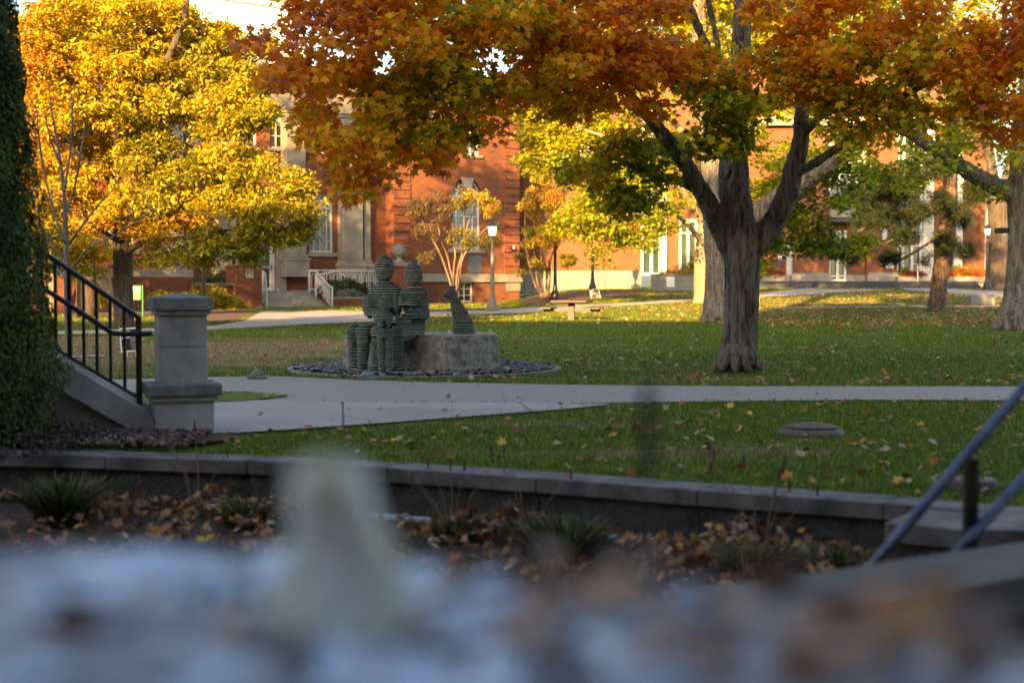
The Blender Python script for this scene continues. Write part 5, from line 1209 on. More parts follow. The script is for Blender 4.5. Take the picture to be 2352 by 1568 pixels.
# ------------------------------------------------------------------ new hall on the right
def plaza_hall():
    hall2 = empty('plaza_hall', (0, 0, 0), 0, 'newer brick hall with tall white window bays behind the lawn', 'building')
    Yw = 79.0; Yp = 90.0
    X = lambda px, Y: (px-CX)/F*Y
    Z = lambda py, Y: CH+(HZ-py)/F*Y
    H1 = 13.5
    # wing next to the old hall
    w = MB(); z1 = Z(622,Yw)
    cutwall(w, X(1180,Yw), X(1605,Yw), z1, H1, Yw, Yw+.4, [(X(1471,Yw), X(1530,Yw), z1-.3, Z(440,Yw)), (X(1558,Yw), X(1600,Yw), Z(632,Yw), Z(505,Yw)), (X(1330,Yw), X(1375,Yw), Z(360,Yw), Z(270,Yw)), (X(1471,Yw), X(1516,Yw), Z(330,Yw), Z(240,Yw))])
    w.box(X(1596,Yw), X(1604,Yw), Yw+.401, Yp, 0, H1)
    w.build('wall', M['brick_new'], hall2)
    b = MB(); x = X(1180,Yw)
    for k in range(4):
        z0 = Z(668,Yw) - .3 + k*.33*1.0; 
    zb = [Z(674,Yw), Z(655,Yw), Z(644,Yw), Z(634,Yw), Z(622,Yw)]
    xs_ = np.linspace(X(1180,Yw), X(1472,Yw), 8)
    for j in range(4):
        for i in range(7):
            o_ = .02 if (i+j) % 2 else 0; b.box(xs_[i]+.006, xs_[i+1]-.006, Yw-.35+.03*j, Yw-.001, zb[j]+.006, zb[j+1]-.004)
    b.build('stone_base', M['lime_clean'], hall2, bevel=.01)
    b = MB(); b.box(X(1180,Yw), X(1472,Yw), Yw-.25, Yw-.002, zb[0], zb[4]-.03); b.build('base_backing', M['lime_dark'], hall2)
    # white window bays of the wing
    def bay(px0, px1, py0, py1, Y, mull, trans, panel=None, pane='greenglass', name='window_bay', fr='white'):
        f = MB(); d0 = Y-.25
        f.box(X(px0,Y), X(px0,Y)+.14, d0, Y+.1, Z(py1,Y), Z(py0,Y)); f.box(X(px1,Y)-.14, X(px1,Y), d0, Y+.1, Z(py1,Y), Z(py0,Y))
        f.box(X(px0,Y)+.141, X(px1,Y)-.141, d0, Y+.1, Z(py0,Y)-.16, Z(py0,Y)); f.box(X(px0,Y)+.141, X(px1,Y)-.141, d0, Y+.1, Z(py1,Y), Z(py1,Y)+.14)
        for m in mull: f.box(X(m,Y)-.08, X(m,Y)+.08, d0+.02, Y+.08, Z(py1,Y)+.142, Z(py0,Y)-.162)
        for t in trans: f.box(X(px0,Y)+.142, X(px1,Y)-.142, d0+.05, Y+.07, Z(t,Y)-.05, Z(t,Y)+.05)
        fo = f.build(name, M[fr], hall2)
        p = MB(); p.box(X(px0,Y)+.05, X(px1,Y)-.05, Y-.02, Y, Z(py1,Y)+.05, Z(py0,Y)-.05); p.build('pane', M[pane], fo)
        if panel: p = MB(); p.box(X(panel[0],Y), X(panel[1],Y), d0+.06, Y-.025, Z(py1,Y)+.143, Z(py0,Y)-.163); p.build('white_panel', M['cream'], fo)
    bay(1471,1530,430,632,Yw,[1495],[535,482],(1512,1527)); bay(1558,1600,505,632,Yw,[1579],[536])
    bay(1330,1375,270,360,Yw,[1352],[310]); bay(1471,1516,240,330,Yw,[1495],[285])
    # planter wall at the foot of the wing
    pw = empty('stone_planter', (0,0,0), 0, 'pale stone planter wall with yellow flowers under the tall windows', 'planter')
    Ya = 73.5; b = MB(); xs2 = np.linspace(X(1497,Ya), X(1745,Ya), 8)
    for j, (a, c) in enumerate(((672,655),(655,644),(644,632))):
        for i in range(7): b.box(xs2[i]+.006, xs2[i+1]-.006, Ya, Ya+.5, Z(a,Ya)+.005, Z(c,Ya)-.004)
    b.build('wall', M['lime_clean'], pw, bevel=.01)
    c = MB(); c.box(X(1497,Ya)-.04, X(1745,Ya)+.04, Ya-.05, Ya+.55, Z(632,Ya), Z(629.5,Ya)); c.build('cap', M['lime'], pw)
    c = MB(); c.box(X(1497,Ya)+.01, X(1745,Ya)-.01, Ya+.02, Ya+.48, Z(672,Ya), Z(633,Ya)); c.build('core', M['lime_dark'], pw)
    c = MB(); c.box(X(1530,Ya), X(1549,Ya), Ya-.03, Ya-.002, Z(659,Ya), Z(636,Ya)); c.build('access_panel', M['whitewall'], pw)
    # plaza front
    Y = Yp; w = MB(); zpl = Z(645,Y)
    cutwall(w, X(1600,Y), X(2262,Y), zpl-1.2, 15, Y, Y+.5, [(X(1725,Y), X(1744,Y), zpl, Z(570,Y)), (X(1804,Y), X(1820,Y), zpl, Z(540,Y)), (X(1900,Y), X(1941,Y), zpl, Z(530,Y)),
        (X(1900,Y), X(1992,Y), Z(505,Y), Z(330,Y)), (X(2055,Y), X(2140,Y), Z(637,Y), Z(290,Y)), (X(2188,Y), X(2206,Y), Z(632,Y), Z(330,Y))])
    w.build('wall', M['brick_new'], hall2)
    b = MB(); b.box(X(1600,Y), X(2262,Y), Y+2.5, Y+14, zpl-1, 14.5); b.build('core', plain('dark room', (.04,.045,.04)), hall2)
    pr = MB(); 
    for a, c in ((1818,1899),(1985,2054),(1941,1984)):
        pr.box(X(a,Y), X(c,Y), Y-(.55 if c-a > 50 else .2), Y-.002, Z(628,Y), Z(520,Y) if a < 1900 else Z(330,Y) if a > 1984 else Z(515,Y))
    pr.build('brick_pier', M['brick_new'], hall2)
    for a, c in ((1811,1902),(1984,2060),(1940,1983)):
        dd = .95 if c-a > 50 else .3; s = MB(); z0, zm, z1 = Z(646,Y), Z(633,Y), Z(627,Y); x0, x1 = X(a,Y), X(c,Y); y = Y-dd
        s.add([(x0,y,z0),(x1,y,z0),(x1,y,zm),(x0,y,zm),(x1-.15,y+.3,z1),(x0+.15,y+.3,z1),(x0,Y-.003,z0),(x1,Y-.003,z0),(x1,Y-.003,zm),(x0,Y-.003,zm),(x1-.15,Y-.003,z1),(x0+.15,Y-.003,z1)],
              [(0,1,2,3),(3,2,4,5),(5,4,10,11),(1,7,8,2),(2,8,10,4),(0,3,9,6),(3,5,11,9),(6,7,1,0)]); s.build('stone_base', M['lime_clean'], hall2, bevel=.02)
    bay(1725,1744,570,645,Y,[1735],[]); bay(1804,1820,540,646,Y,[1812],[634]); bay(1900,1941,530,646,Y,[1921],[634])
    bay(1900,1992,330,478,Y,[1925,1950,1970],[375,420],(1972,1988)); bay(2055,2140,290,637,Y,[2070,2091,2111],[565,540,480,470,395],(2116,2136)); bay(2188,2206,330,632,Y,[2197],[560])
    c = MB(); c.box(X(1895,Y), X(1996,Y), Y-1.2, Y-.26, Z(502,Y), Z(474,Y)); c.build('canopy', M['lime_clean'], hall2, bevel=.02)
    c = MB(); c.box(X(1897,Y), X(1994,Y), Y-1.1, Y-.003, Z(512,Y), Z(503,Y)); c.build('canopy_soffit', M['brown'], hall2)
    c = MB(); c.box(X(1600,Y), X(2262,Y), Y-.5, Y-.002, Z(292,Y), Z(272,Y)); c.build('cornice', M['lime_clean'], hall2)
    p = MB(); p.box(X(1783,Y), X(1796,Y), Y-.12, Y-.002, Z(612,Y), Z(577,Y)); pq = p.build('dark_plaque', plain('dark plaque', (.045,.05,.07), (.035,.04,.055), .4, 4), hall2)
    p = MB(); 
    for xx in (1787.2, 1792): p.lathe((X(xx,Y), Y-.14, Z(593,Y)), [(.001,-.12),(.05,.02),(.07,.1),(.04,.17),(.001,.19)], 10)
    p.build('leaf_emblem', M['signwhite'], pq)
    l = MB(); l.box(X(2019,Y)-.02, X(2028,Y)+.02, Y-.75, Y-.56, Z(552,Y), Z(529,Y)); l.box(X(2022,Y), X(2025,Y), Y-.7, Y-.56, Z(529,Y)+.002, Z(525,Y)); l.build('wall_lantern', M['white'], hall2)
    l = MB(); l.box(X(2028,Y), X(2046,Y), Y-.6, Y-.56, Z(616,Y), Z(603,Y)); l.build('wall_sign', M['signwhite'], hall2)
    # recessed right end with pale strip windows
    bay(2261,2280,380,640,Y-1,[2270],[600,540,470])
    # lettered low wall
    tw = empty('lettered_wall', (0,0,0), 0, 'low pale stone wall with carved plaza lettering beside the dark steps', 'wall'); Yl = 88.6
    b = MB(); b.box(X(1640,Yl), X(1804,Yl), Yl, Yl+.6, Z(649,Yl), Z(631,Yl)); b.build('wall', M['lime_clean'], tw, bevel=.02)
    txt('P COMMENCEMENT PLAZA', tw, ((X(1744,Yl)+X(1803,Yl))/2-.05, Yl-.01, Z(635.5,Yl)), .185, plain('carved letter shade', (.30,.26,.21)), 0, .004)
    # planter at right
    pp = empty('long_planter', (0,0,0), 0, 'long low stone planter with orange flowers behind the pine', 'planter'); Yq = 88.3
    b = MB(); b.box(X(2062,Yq), X(2272,Yq), Yq, Yq+.9, Z(648,Yq), Z(635,Yq)); b.build('wall', M['lime_clean'], pp, bevel=.02)
    # dark steps
    st = empty('plaza_steps', (0,0,0), 0, 'broad dark granite steps up to the plaza', 'steps')
    for k in range(4):
        m = MB(); y0 = 84.4+.38*k; z0 = .80 + (Z(646,88)-.80)*(k+1)/4; m.box(X(1690,84), X(2262,84), y0, 88.5 if k == 3 else y0+.379, .4, z0); m.build('step', M['bluestone'], st, bevel=.01)
    m = MB(); m.box(X(1600,88), X(2300,88), 88.501, 90, .2, Z(646,88)-.01); o = m.build('plaza', M['concrete']); tag(o, kind='structure')
    hr = empty('plaza_handrail', (0,0,0), 0, 'pale metal handrail on the dark plaza steps left of the pine', 'handrail'); Yh = 86
    m = MB(); m.tube([P(2097,606.5,Yh+.8), P(2113,606.5,Yh+.3), P(2160,624,Yh-1.2)], .035, 8); m.build('rail', M['white'], hr)
    for px, a, c in ((2107,607,647),(2134,614,654)): m = MB(); m.tube([P(px,a,Yh), P(px,c,Yh)], .03, 8); m.build('post', M['white'], hr)
    hr = empty('plaza_handrail', (0,0,0), 0, 'pale metal handrail end beside the far right trunks', 'handrail')
    m = MB(); m.tube([P(2298,622,Yh+.3), P(2325,630,Yh-1)], .035, 8); m.build('rail', M['white'], hr); m = MB(); m.tube([P(2302,624,Yh), P(2302,650,Yh)], .03, 8); m.build('post', M['white'], hr)
    return X, Z
X2, Z2 = plaza_hall()
def mound(name, c, e, n, sz, mat, label, tone, seed, cat='shrub', shape=None):
    r = np.random.default_rng(seed); d = r.normal(size=(n, 3)); d /= np.linalg.norm(d, axis=1)[:, None]; d[:, 2] = abs(d[:, 2])
    bump = 1+.12*np.sin(d[:, 0:1]*8+seed)+.1*np.sin(d[:, 2:3]*11+d[:, 1:2]*6)
    pos = d*np.array(e)*bump*r.uniform(.6, 1.03, (n, 1)); o = scatter(name, shape or OVAL, pos, d+r.normal(0,.6,(n,3)), r.uniform(.6,1.2,n)*sz, r, mat, tone=np.clip(tone+r.normal(0,.1,n),0,1))
    o.location = c; return tag(o, label, cat)
def flowers():
    F_ = [(1540,631,74,.75,.32,.95,'mound of yellow mums on the stone planter, left one of two'),(1575,629,74,.6,.35,.92,'mound of yellow mums on the stone planter, right one of two'),
          (1762,633,88.9,.75,.5,.05,'dark red mums above the lettered wall, left mound'),(1786,633,88.9,.55,.4,.03,'dark red mums above the lettered wall, right mound'),
          (2090,636,88.7,.6,.5,.28,'red mums in the long planter left of the pine'),(2110,636,88.7,.5,.45,.2,'small red mums right behind the plaza handrail'),(2176,636,88.7,.45,.5,.3,'red mums in the long planter just right of the pine'),
          (2204,636,88.7,.65,.75,.62,'bright orange mum mound in the long planter'),(2238,636,88.7,.5,.6,.55,'orange brown mum mound near the planter end'),(2252,636,88.7,.45,.55,.6,'orange mum mound at the far end of the long planter')]
    for i, (px, py, Y, rx, rz, t, lab) in enumerate(F_):
        p = P(px, py, Y); mound('flower_mound', (p.x, p.y, p.z-.05), (rx, .4, rz), 900, .055, L['flower'], lab, t, 40+i, 'flowers')
    for i, (px, py, Y, rx, rz, lab) in enumerate([(1750,631,89.3,.8,.95,'feathery green shrub beside the big maple trunk'),(2075,636,89.2,.5,.7,'green and yellow bush at the left end of the long planter'),(2190,636,89.2,1.0,.9,'loose green bush behind the orange mums'),(2225,636,89.2,1.0,.8,'loose green bush near the far right of the planter'),(1595,629,74.6,.6,.9,'feathery green bush beside the pale trunk')]):
        p = P(px, py, Y); mound('planter_bush', (p.x, p.y, p.z-.05), (rx, .5, rz), 1400, .06, L['mid'], lab, .28, 60+i)
    for i, (px, py, Y, rx, rz, t, lab) in enumerate([(480,700,59,1.1,.95,.75,'yellow green shrub at the foot of the sign pier'),(530,706,58.5,.8,.55,.85,'low yellow shrub touching the sign pier'),(510,655,61.5,1.2,.75,.1,'dark juniper behind the low brick wall'),(465,660,61.5,.8,.6,.15,'dark juniper left end behind the low brick wall'),(225,700,55,.6,1.0,.95,'small bush with red leaves by the long brick wall')]):
        p = P(px, py, Y); mound('shrub', (p.x, p.y, max(0, p.z-.1)), (rx, .8, rz), 2600, .06, L['oak'] if t > .5 else L['hedge'], lab, .45 if t > .5 else .6, 80+i)
flowers()
# ------------------------------------------------------------------ hall behind the viewpoint that keeps the near lawn in shade
def behind():
    root = empty('campus_hall', (0, -22.5, 0), 0, 'long brick hall behind the viewpoint whose roof line shades the near lawn', 'building')
    a = MB(); a.box(-75, -13.2, 0, 12, -.5, 15.2); a.build('wall', M['brick_new'], root)
    a = MB(); a.box(-13.199, 40, 0, 12, -.5, 19.0); a.build('taller_wall', M['brick_new'], root)
    a = MB(); a.box(-75.2, -13.4, -.2, 12.2, 15.202, 15.5); a.box(-13.39, 40.2, -.2, 12.2, 19.002, 19.3); a.build('parapet_cap', M['lime'], root)
behind()

# ------------------------------------------------------------------ lamp posts, table, signs
def make_lamp(h=3.55, mt='lampmetal'):
    root = empty('lamp_post', (0,0,0)); k = h/3.55
    b = MB(); b.lathe((0,0,0), [(.30,0),(.30,.05),(.25,.07),(.25,.14),(.20,.17),(.19,.28),(.13,.40),(.10,.62),(.105,.64),(.085,.66)], 20); b.build('base', M[mt], root, smooth=False)
    s = MB(); pr = [(.085,.66),(.075,1.4),(.07,2.4),(.055,2.74),(.085,2.78),(.06,2.80),(.05,2.86),(.10,2.93)]; s.lathe((0,0,0), pr, 12); s.build('shaft', M[mt], root)
    g = MB(); g.lathe((0,0,0), [(.12,2.935),(.175,3.30)], 6); g.build('glass', M['lampglass'], root)
    f = MB(); 
    for i in range(6):
        t = math.pi*2*i/6; f.tube([(.125*math.cos(t), .125*math.sin(t), 2.93), (.185*math.cos(t), .185*math.sin(t), 3.31)], .010, 5)
    f.lathe((0,0,0), [(.135,2.92),(.135,2.945)], 6); f.lathe((0,0,0), [(.235,3.302),(.235,3.33),(.13,3.44),(.05,3.485),(.03,3.50),(.035,3.53),(.005,3.58)], 6); f.build('lantern_frame', M['lampmetal'], root)
    bl = MB(); bl.lathe((0,0,3.0), [(.02,0),(.04,.04),(.04,.16),(.01,.2)], 10); bl.build('bulb', M['bulb'], root)
    return root
def cp(root):
    r = root.copy(); COL.objects.link(r)
    for c in root.children: d = c.copy(); COL.objects.link(d); d.parent = r
    return r
M['lampsunlit'] = plain('sunlit bronze metal', (.20,.175,.14), (.11,.095,.08), .4, 8)  # lighter copy of the lamp metal, with sunlight put into its colour
lampg = make_lamp(mt='lampsunlit'); lamp0 = make_lamp()
LP = [(1131,715,506,'grey lit lamp post with clear lantern between brick pavilion and statue dog'), (1275,692,508,'black lamp post beside the yellow multi stem tree'), (1361,661,500,'black lamp post with its lantern hidden in leaves right of the yellow tree'),
      (468,720,500,'black lamp post rising from behind the stone pier'), (2266,650,515,'black lamp post close to the far right tree trunk')]
for i, (px, py, pt_, lab) in enumerate(LP):
    o = lampg if i == 0 else lamp0 if i == 1 else cp(lamp0)
    if i == 4: Y = 76; p = P(px, 0, Y); p.z = terr(p.x, Y)
    elif i == 2: Y = 71; p = P(px, 0, Y); p.z = terr(p.x, Y)
    else: p = gp(px, py); Y = p.y
    if i == 1: Y = 64; p = P(px, 0, Y); p.z = terr(p.x, Y)
    h = (CH+(HZ-pt_)/F*Y) - p.z; h = min(max(h, 3.3), 4.4); o.location = p; o.scale = (1, 1, h/3.55) if i not in (1,) else (1.0, 1.0, h/3.55)
    tag(o, lab, 'lamp post', 'lamp posts along the walks')
def table():
    p = gp(1313, 735); root = empty('picnic_table', (p.x, p.y, 0), R(-14), 'weathered wooden picnic table on a single steel post on the sunny lawn edge', 'picnic table')
    k = p.y/F; zt = CH+(HZ-690)*k; Z = lambda py: CH+(HZ-py)*k
    a = MB(); a.box(-.09,.09,-.09,.09,-.05,zt-.09); a.build('post', M['brown'], root)
    a = MB()
    for i in range(8): y = -.5+i*.127; a.box(-.53,.53,y,y+.115,zt-.055,zt)
    a.build('tabletop', M['plank'], root, bevel=.004)
    zs = Z(706); 
    for (cx, cy, rz) in ((-.72,0,0),(.72,0,0)):
        b = MB()
        for i in range(3): x = cx-.17+i*.118; b.box(x, x+.108, -.42, .42, zs-.045, zs)
        b.build('bench', M['plank'], root, bevel=.004)
    for s in (-1, 1):
        b = MB(); b.box(.091 if s > 0 else -.85, .85 if s > 0 else -.091, -.04, .04, zs-.12, zs-.047); b.build('seat_arm', M['brown'], root)
    b = MB(); b.box(-.45,.45,-.04,.04,zt-.088,zt-.057); b.build('top_bracket', M['brown'], root)
table()
def yard_sign(pxc, pyc, w, h, Y, tilt, base, label, cat='yard sign'):
    c = P(pxc, pyc, Y); k = Y/F; root = empty('yard_sign', tuple(c), 0, label, cat); root.rotation_euler = (0, tilt, 0)
    w *= k; h *= k
    a = MB(); a.box(-w/2, w/2, -.006, .006, -h/2, h/2); a.build('board', M['signwhite'], root)
    a = MB(); a.box(-w*.43, w*.43, -.009, -.0065, -h*.43, h*.43); pa = a.build('printed_panel', M['signdark'], root)
    a = MB()
    for i, (z, l) in enumerate(((.36,.40),(.27,.22),(.19,.28),(.10,.40),(.05,.16))): a.box(-w*.39, -w*.39+w*l, -.011, -.0095, h*z-h*.022, h*z+h*.022)
    a.box(-w*.38, -w*.27, -.011, -.0095, -h*.38, -h*.28); a.build('printed_text', M['signwhite'], pa)
    a = MB(); pts = [(.18+.2*math.cos(t), .05+.24*math.sin(t)) for t in np.linspace(-.3, 3.6, 14)] + [(.0,-.12),(-.03,-.16),(.03,-.2),(.05,-.42),(.42,-.42),(.42,-.2)]
    n = len(pts); a.add([(x*w, -.0105, z*h) for x, z in pts]+[(x*w, -.0092, z*h) for x, z in pts], [tuple(range(n))[::-1], tuple(range(n, 2*n))]+[(i, (i+1) % n, n+(i+1) % n, n+i) for i in range(n)]); a.build('printed_head', M['signgrey'], pa)
    for s in (-.2, .2): a = MB(); a.tube([(s*w, 0, -h/2), (s*w-.0, 0, -h/2-base*k)], .006, 6); a.build('wire_leg', M['signwhite'], root)
yard_sign(1367, 676, 22, 25, 62, R(-14), 24, 'tilted white and dark yard sign on two wires beyond the picnic table')
yard_sign(299, 780, 48, 56, 20.6, R(-3.5), 22, 'dark yard sign with white border seen through the black railing')
def green_sign():
    Y = 47; root = empty('green_sign', tuple(P(328, 728, Y)*1), 0, 'green sign board on a green post behind the oak trunk', 'sign'); k = Y/F
    root.location.z = 0; z = lambda py: CH+(HZ-py)*k
    a = MB(); a.tube([(0,0,-.05),(0,0,z(655))], .028, 10); a.build('post', M['green'], root)
    a = MB(); a.box(-.62, -.029, -.05, .05, z(690), z(655)); a.build('board', M['green'], root, bevel=.03)
    a = MB(); a.tube([(-.6,0,-.05),(-.6,0,z(689))], .028, 10); a.build('post', M['green'], root)
    t = txt('Hall', root, (-.235, -.055, z(664)), .22, M['signwhite'], 0); t.name = 'lettering'
green_sign()
def stone_block():
    p = gp(2252, 702); root = p; k = p.y/F; a = MB(); a.box(-28*k, 28*k, -.3, .3, -.1, 27*k); o = a.build('stone_block', M['lime_dark'], bevel=.05); o.location = p
    tag(o, 'squat dark stone block on the lawn left of the right edge tree', 'stone block')
stone_block()
def trail_drop():
    x, y = P(1400,0,1).x, 0
# ------------------------------------------------------------------ trees
def Bl(px, py, Y, rx, ry, rz, w=1.0, tone=.5):
    p = P(px, py, Y); return (p.x, p.y, p.z, rx, ry, rz, w, tone)
def crown(root, blobs, rng, nleaf, rad, size, mat, shape, nodes, bark, r0=.018, per=7, flat=.55, droop=.35, up=.5, tmod=None, maxtw=None, rosette=1, cname='crown'):
    cl = clumps(blobs, rng, per)
    pos, tone, off = foliage(cl, rng, nleaf, rad, flat)
    if tmod is not None: tone = tone + tmod(pos)
    nr = rnd_normals(len(pos), rng, up); nr[:, :2] += off[:, :2]/rad*.8
    if rosette > 1:
        pos = np.repeat(pos, rosette, 0) + rng.normal(0, size*.9, (len(pos)*rosette, 3)); tone = np.repeat(tone, rosette) + rng.normal(0, .03, len(pos)); nr = np.repeat(nr, rosette, 0) + rng.normal(0, .5, (len(pos), 3))
    sz = rng.uniform(.5, 1.25, len(pos))*size
    scatter(cname, shape, pos, nr, sz, rng, mat, root, np.clip(tone, 0, 1), droop)
    if nodes:
        mb = MB(); twigs(mb, nodes, cl, rng, r0, maxn=maxtw); mb.build('branches', bark, root, smooth=True)
    return cl
def seg_nodes(limbs): return [p for l in limbs for p in l]

def main_maple():
    root = empty('maple_tree', (P(1700,0,17.1).x, 17.1, 0), 0, 'big orange maple with dark forked trunk in the right middle', 'tree')
    inv = Matrix.Translation(-root.location)
    Y = 17.1; k = Y/F; q = lambda px, py, y=Y: tuple(P(px, py, y))
    mb = MB(); Ls = []; k *= .88
    Ls.append(limb(mb, [q(1698,870), q(1700,820), q(1702,740), q(1704,660), q(1704,590), q(1702,545), q(1700,505)], [46*k*1.12, 46*k, 44*k, 44*k, 47*k, 48*k, 36*k], 20, 4))
    # root flare
    for a, px, py in ((0,1632,858),(1,1655,852),(2,1690,858),(3,1725,858),(4,1757,850),(5,1700,862)):
        yy = Y-.30+.12*abs(a-2.5)*.4; limb(mb, [q(1690+ (px-1690)*.25, 760, Y-.05), q(1690+(px-1690)*.5, 818, yy+.05), q(px, py, yy)], [12*k, 17*k, 6*k], 8, 3)
    L1 = limb(mb, [q(1690,590), q(1655,525), q(1610,440,16.95), q(1570,375,16.8), q(1520,310,16.6), q(1478,262,16.4), q(1430,200,16.2)], [34*k,29*k,23*k,20*k,18*k,15*k,9*k], 12, 5)
    L2 = limb(mb, [q(1620,450), q(1565,418,16.9), q(1500,405,16.7), q(1455,385,16.5), q(1400,360,16.3)], [14*k,12*k,11*k,10*k,5*k], 9, 4)
    L3 = limb(mb, [q(1702,570), q(1690,480), q(1683,400,17.2), q(1688,300,17.3), q(1695,180,17.4), q(1700,60,17.5), q(1705,-80,17.6), q(1700,-350,17.7)], [40*k,42*k,40*k,30*k,26*k,24*k,22*k,14*k], 14, 5)
    L4 = limb(mb, [q(1715,590), q(1755,540), q(1795,475,17.05), q(1818,400,17), q(1835,330,16.9), q(1838,262,16.8), q(1850,150,16.6), q(1880,20,16.4), q(1900,-160,16.2)], [30*k,31*k,29*k,27*k,22*k,18*k,15*k,13*k,9*k], 12, 5)
    L5 = limb(mb, [q(1822,400,16.95), q(1870,375,16.7), q(1920,342,16.4), q(1980,290,16.1), q(2060,230,15.8), q(2160,180,15.4)], [13*k,12*k,10*k,9*k,8*k,5*k], 9, 5)
    L6 = limb(mb, [q(1840,310,16.9), q(1880,270,16.6), q(1930,200,16.3), q(1960,120,16)], [12*k,10*k,8*k,6*k], 8, 4)
    L7 = limb(mb, [q(1690,200,17.4), q(1640,150,17.2), q(1600,70,17), q(1570,-20,16.8), q(1560,-150,16.6)], [14*k,13*k,12*k,11*k,8*k], 8, 4)
    L8 = limb(mb, [q(1655,160,17.3), q(1635,60,17.2), q(1610,-60,17.1), q(1600,-200,17)], [8*k,8*k,7*k,5*k], 8, 4)
    L9 = limb(mb, [q(1455,235,16.3), q(1380,150,15.9), q(1250,60,15.4), q(1130,20,15), q(1060,90,14.6), q(1010,165,14.4)], [9*k,8*k,7*k,6*k,5*k,3*k], 8, 5)
    L10 = limb(mb, [q(1520,60,16.4), q(1350,-80,15.7), q(1100,-120,15), q(900,-40,14.3), q(760,60,13.9)], [9*k,8*k,7*k,5*k,3*k], 8, 4)
    tr = fuse(mb, 'trunk', M['bark'], root, .0135, .015, 15, .10); tr.matrix_parent_inverse = inv
    rg = np.random.default_rng(21)
    Lft = [Bl(628,95,13.5,.22,.5,.30,.55,.85), Bl(655,190,13.5,.25,.5,.28,.35,.85), Bl(730,150,13.6,.35,.6,.5,.8,.78), Bl(790,230,13.6,.4,.6,.5,.8,.72), Bl(770,330,13.6,.26,.5,.28,.6,.8), Bl(835,365,13.7,.28,.5,.26,.7,.72), Bl(832,420,13.7,.10,.25,.20,.35,.62),
        Bl(890,280,14,.45,.6,.45,.8,.62), Bl(960,335,14,.32,.5,.20,.7,.76), Bl(990,230,14.2,.5,.7,.45,.9,.45), Bl(1045,300,14.3,.28,.4,.25,.7,.75), Bl(1120,250,14.5,.34,.5,.25,.8,.75),
        Bl(800,30,14,.6,1,.5,1,.7), Bl(950,80,14.2,.8,1,.6,1,.55), Bl(1130,120,14.6,.7,.9,.55,1,.66), Bl(1100,10,14.5,.9,1,.5,.8,.6), Bl(1260,150,15,.55,.8,.5,1,.7), Bl(1210,215,15,.3,.5,.2,.7,.72), Bl(1280,30,15,.7,.9,.5,.9,.6),
        Bl(1400,150,15.2,.6,.8,.5,1.1,.68), Bl(1360,235,15.3,.38,.5,.25,1,.62), Bl(1450,60,15.4,.6,.8,.5,.9,.68), Bl(1500,175,15.4,.45,.6,.38,1,.72), Bl(1500,30,15.6,.5,.8,.4,.5,.66),
        Bl(1400,300,16,.40,.5,.28,.6,.38), Bl(1440,370,16.2,.42,.5,.32,.7,.26), Bl(1500,430,16.2,.35,.45,.28,.7,.22), Bl(1500,340,16.2,.4,.5,.28,.6,.28), Bl(1360,380,16,.28,.4,.32,.6,.3), Bl(1420,470,16.2,.22,.3,.18,.45,.3)]
    Lft += [Bl(1330,60,15.8,.7,.9,.5,1,.66), Bl(1230,-20,15.5,.9,1,.5,.8,.66), Bl(1420,-30,15.8,.9,1,.5,.8,.66), Bl(1550,130,16,.4,.6,.4,.7,.6), Bl(950,-20,14.2,1,1,.5,.8,.7), Bl(1040,150,14.4,.5,.8,.5,1,.4), Bl(900,180,14.2,.5,.8,.5,1,.6), Bl(1190,90,15,.6,.8,.5,1,.5)]
    Ctr = [Bl(1690,300,15.6,.36,.4,.26,1.1,.42), Bl(1660,240,15.7,.36,.4,.25,.9,.40), Bl(1730,215,15.6,.42,.4,.35,1.1,.40), Bl(1670,170,15.8,.30,.35,.2,.5,.6), Bl(1745,145,15.8,.30,.4,.2,.7,.5), Bl(1590,215,15.9,.3,.4,.25,.7,.3), Bl(1640,330,15.8,.18,.3,.12,.6,.42)]
    Rgt = [Bl(1810,120,15.6,.5,.6,.45,1,.68), Bl(1830,215,15.6,.45,.5,.28,1,.42), Bl(1800,30,15.7,.5,.7,.4,1,.7), Bl(1910,160,15.6,.5,.6,.5,1,.64), Bl(1930,260,15.6,.5,.5,.22,1,.40), Bl(1960,60,15.6,.6,.8,.5,1,.72), Bl(2030,170,15.5,.55,.7,.5,1,.55),
        Bl(1985,300,15.6,.25,.4,.15,.8,.62), Bl(2070,270,15.5,.36,.4,.2,1,.5), Bl(2100,70,15.4,.6,.8,.5,1,.72), Bl(2140,190,15.3,.5,.6,.38,1,.5), Bl(2200,120,15.2,.5,.6,.45,1,.66), Bl(2190,235,15.2,.36,.5,.2,.8,.60), Bl(2260,200,15.1,.4,.5,.38,1,.68), Bl(2300,60,15.1,.6,.7,.5,1,.72), Bl(2300,270,15.1,.35,.4,.25,.9,.66), Bl(2380,180,15,.5,.7,.7,1,.66), Bl(2420,40,15,.6,.8,.5,.8,.66)]
    nodes = seg_nodes([L1[4:], L2[4:], L3[14:], L4[12:], L5[3:], L6[3:], L7, L8, L9, L10])
    n0 = len(COL.objects)
    for nm, bl, n in (('a', Lft, 15500), ('b', Ctr, 4300), ('c', Rgt, 15500)): pass
    before = set(o.name for o in COL.objects)
    crown(root, Lft+Ctr+Rgt, rg, 40000, .28, .073, L['maple'], MAPLE, nodes, M['bark_mid'], .010, 9, .6, .45, .25, tmod=lambda q_: np.array([.30*noise.noise(Vector(a*.95)) - .03 for a in q_]))
    # upper crown out of frame, coarser
    up = [(2.7, 17.3, 7.6, 4.8, 4.5, 1.3, .8, .65), (2.7, 17.5, 9.8, 4.0, 4, 1.8, 1.2, .65), (-.8, 15.6, 6.2, 2.2, 2.5, .8, .8, .7), (6.5, 16.5, 6.3, 2, 2.5, .8, .8, .7)]
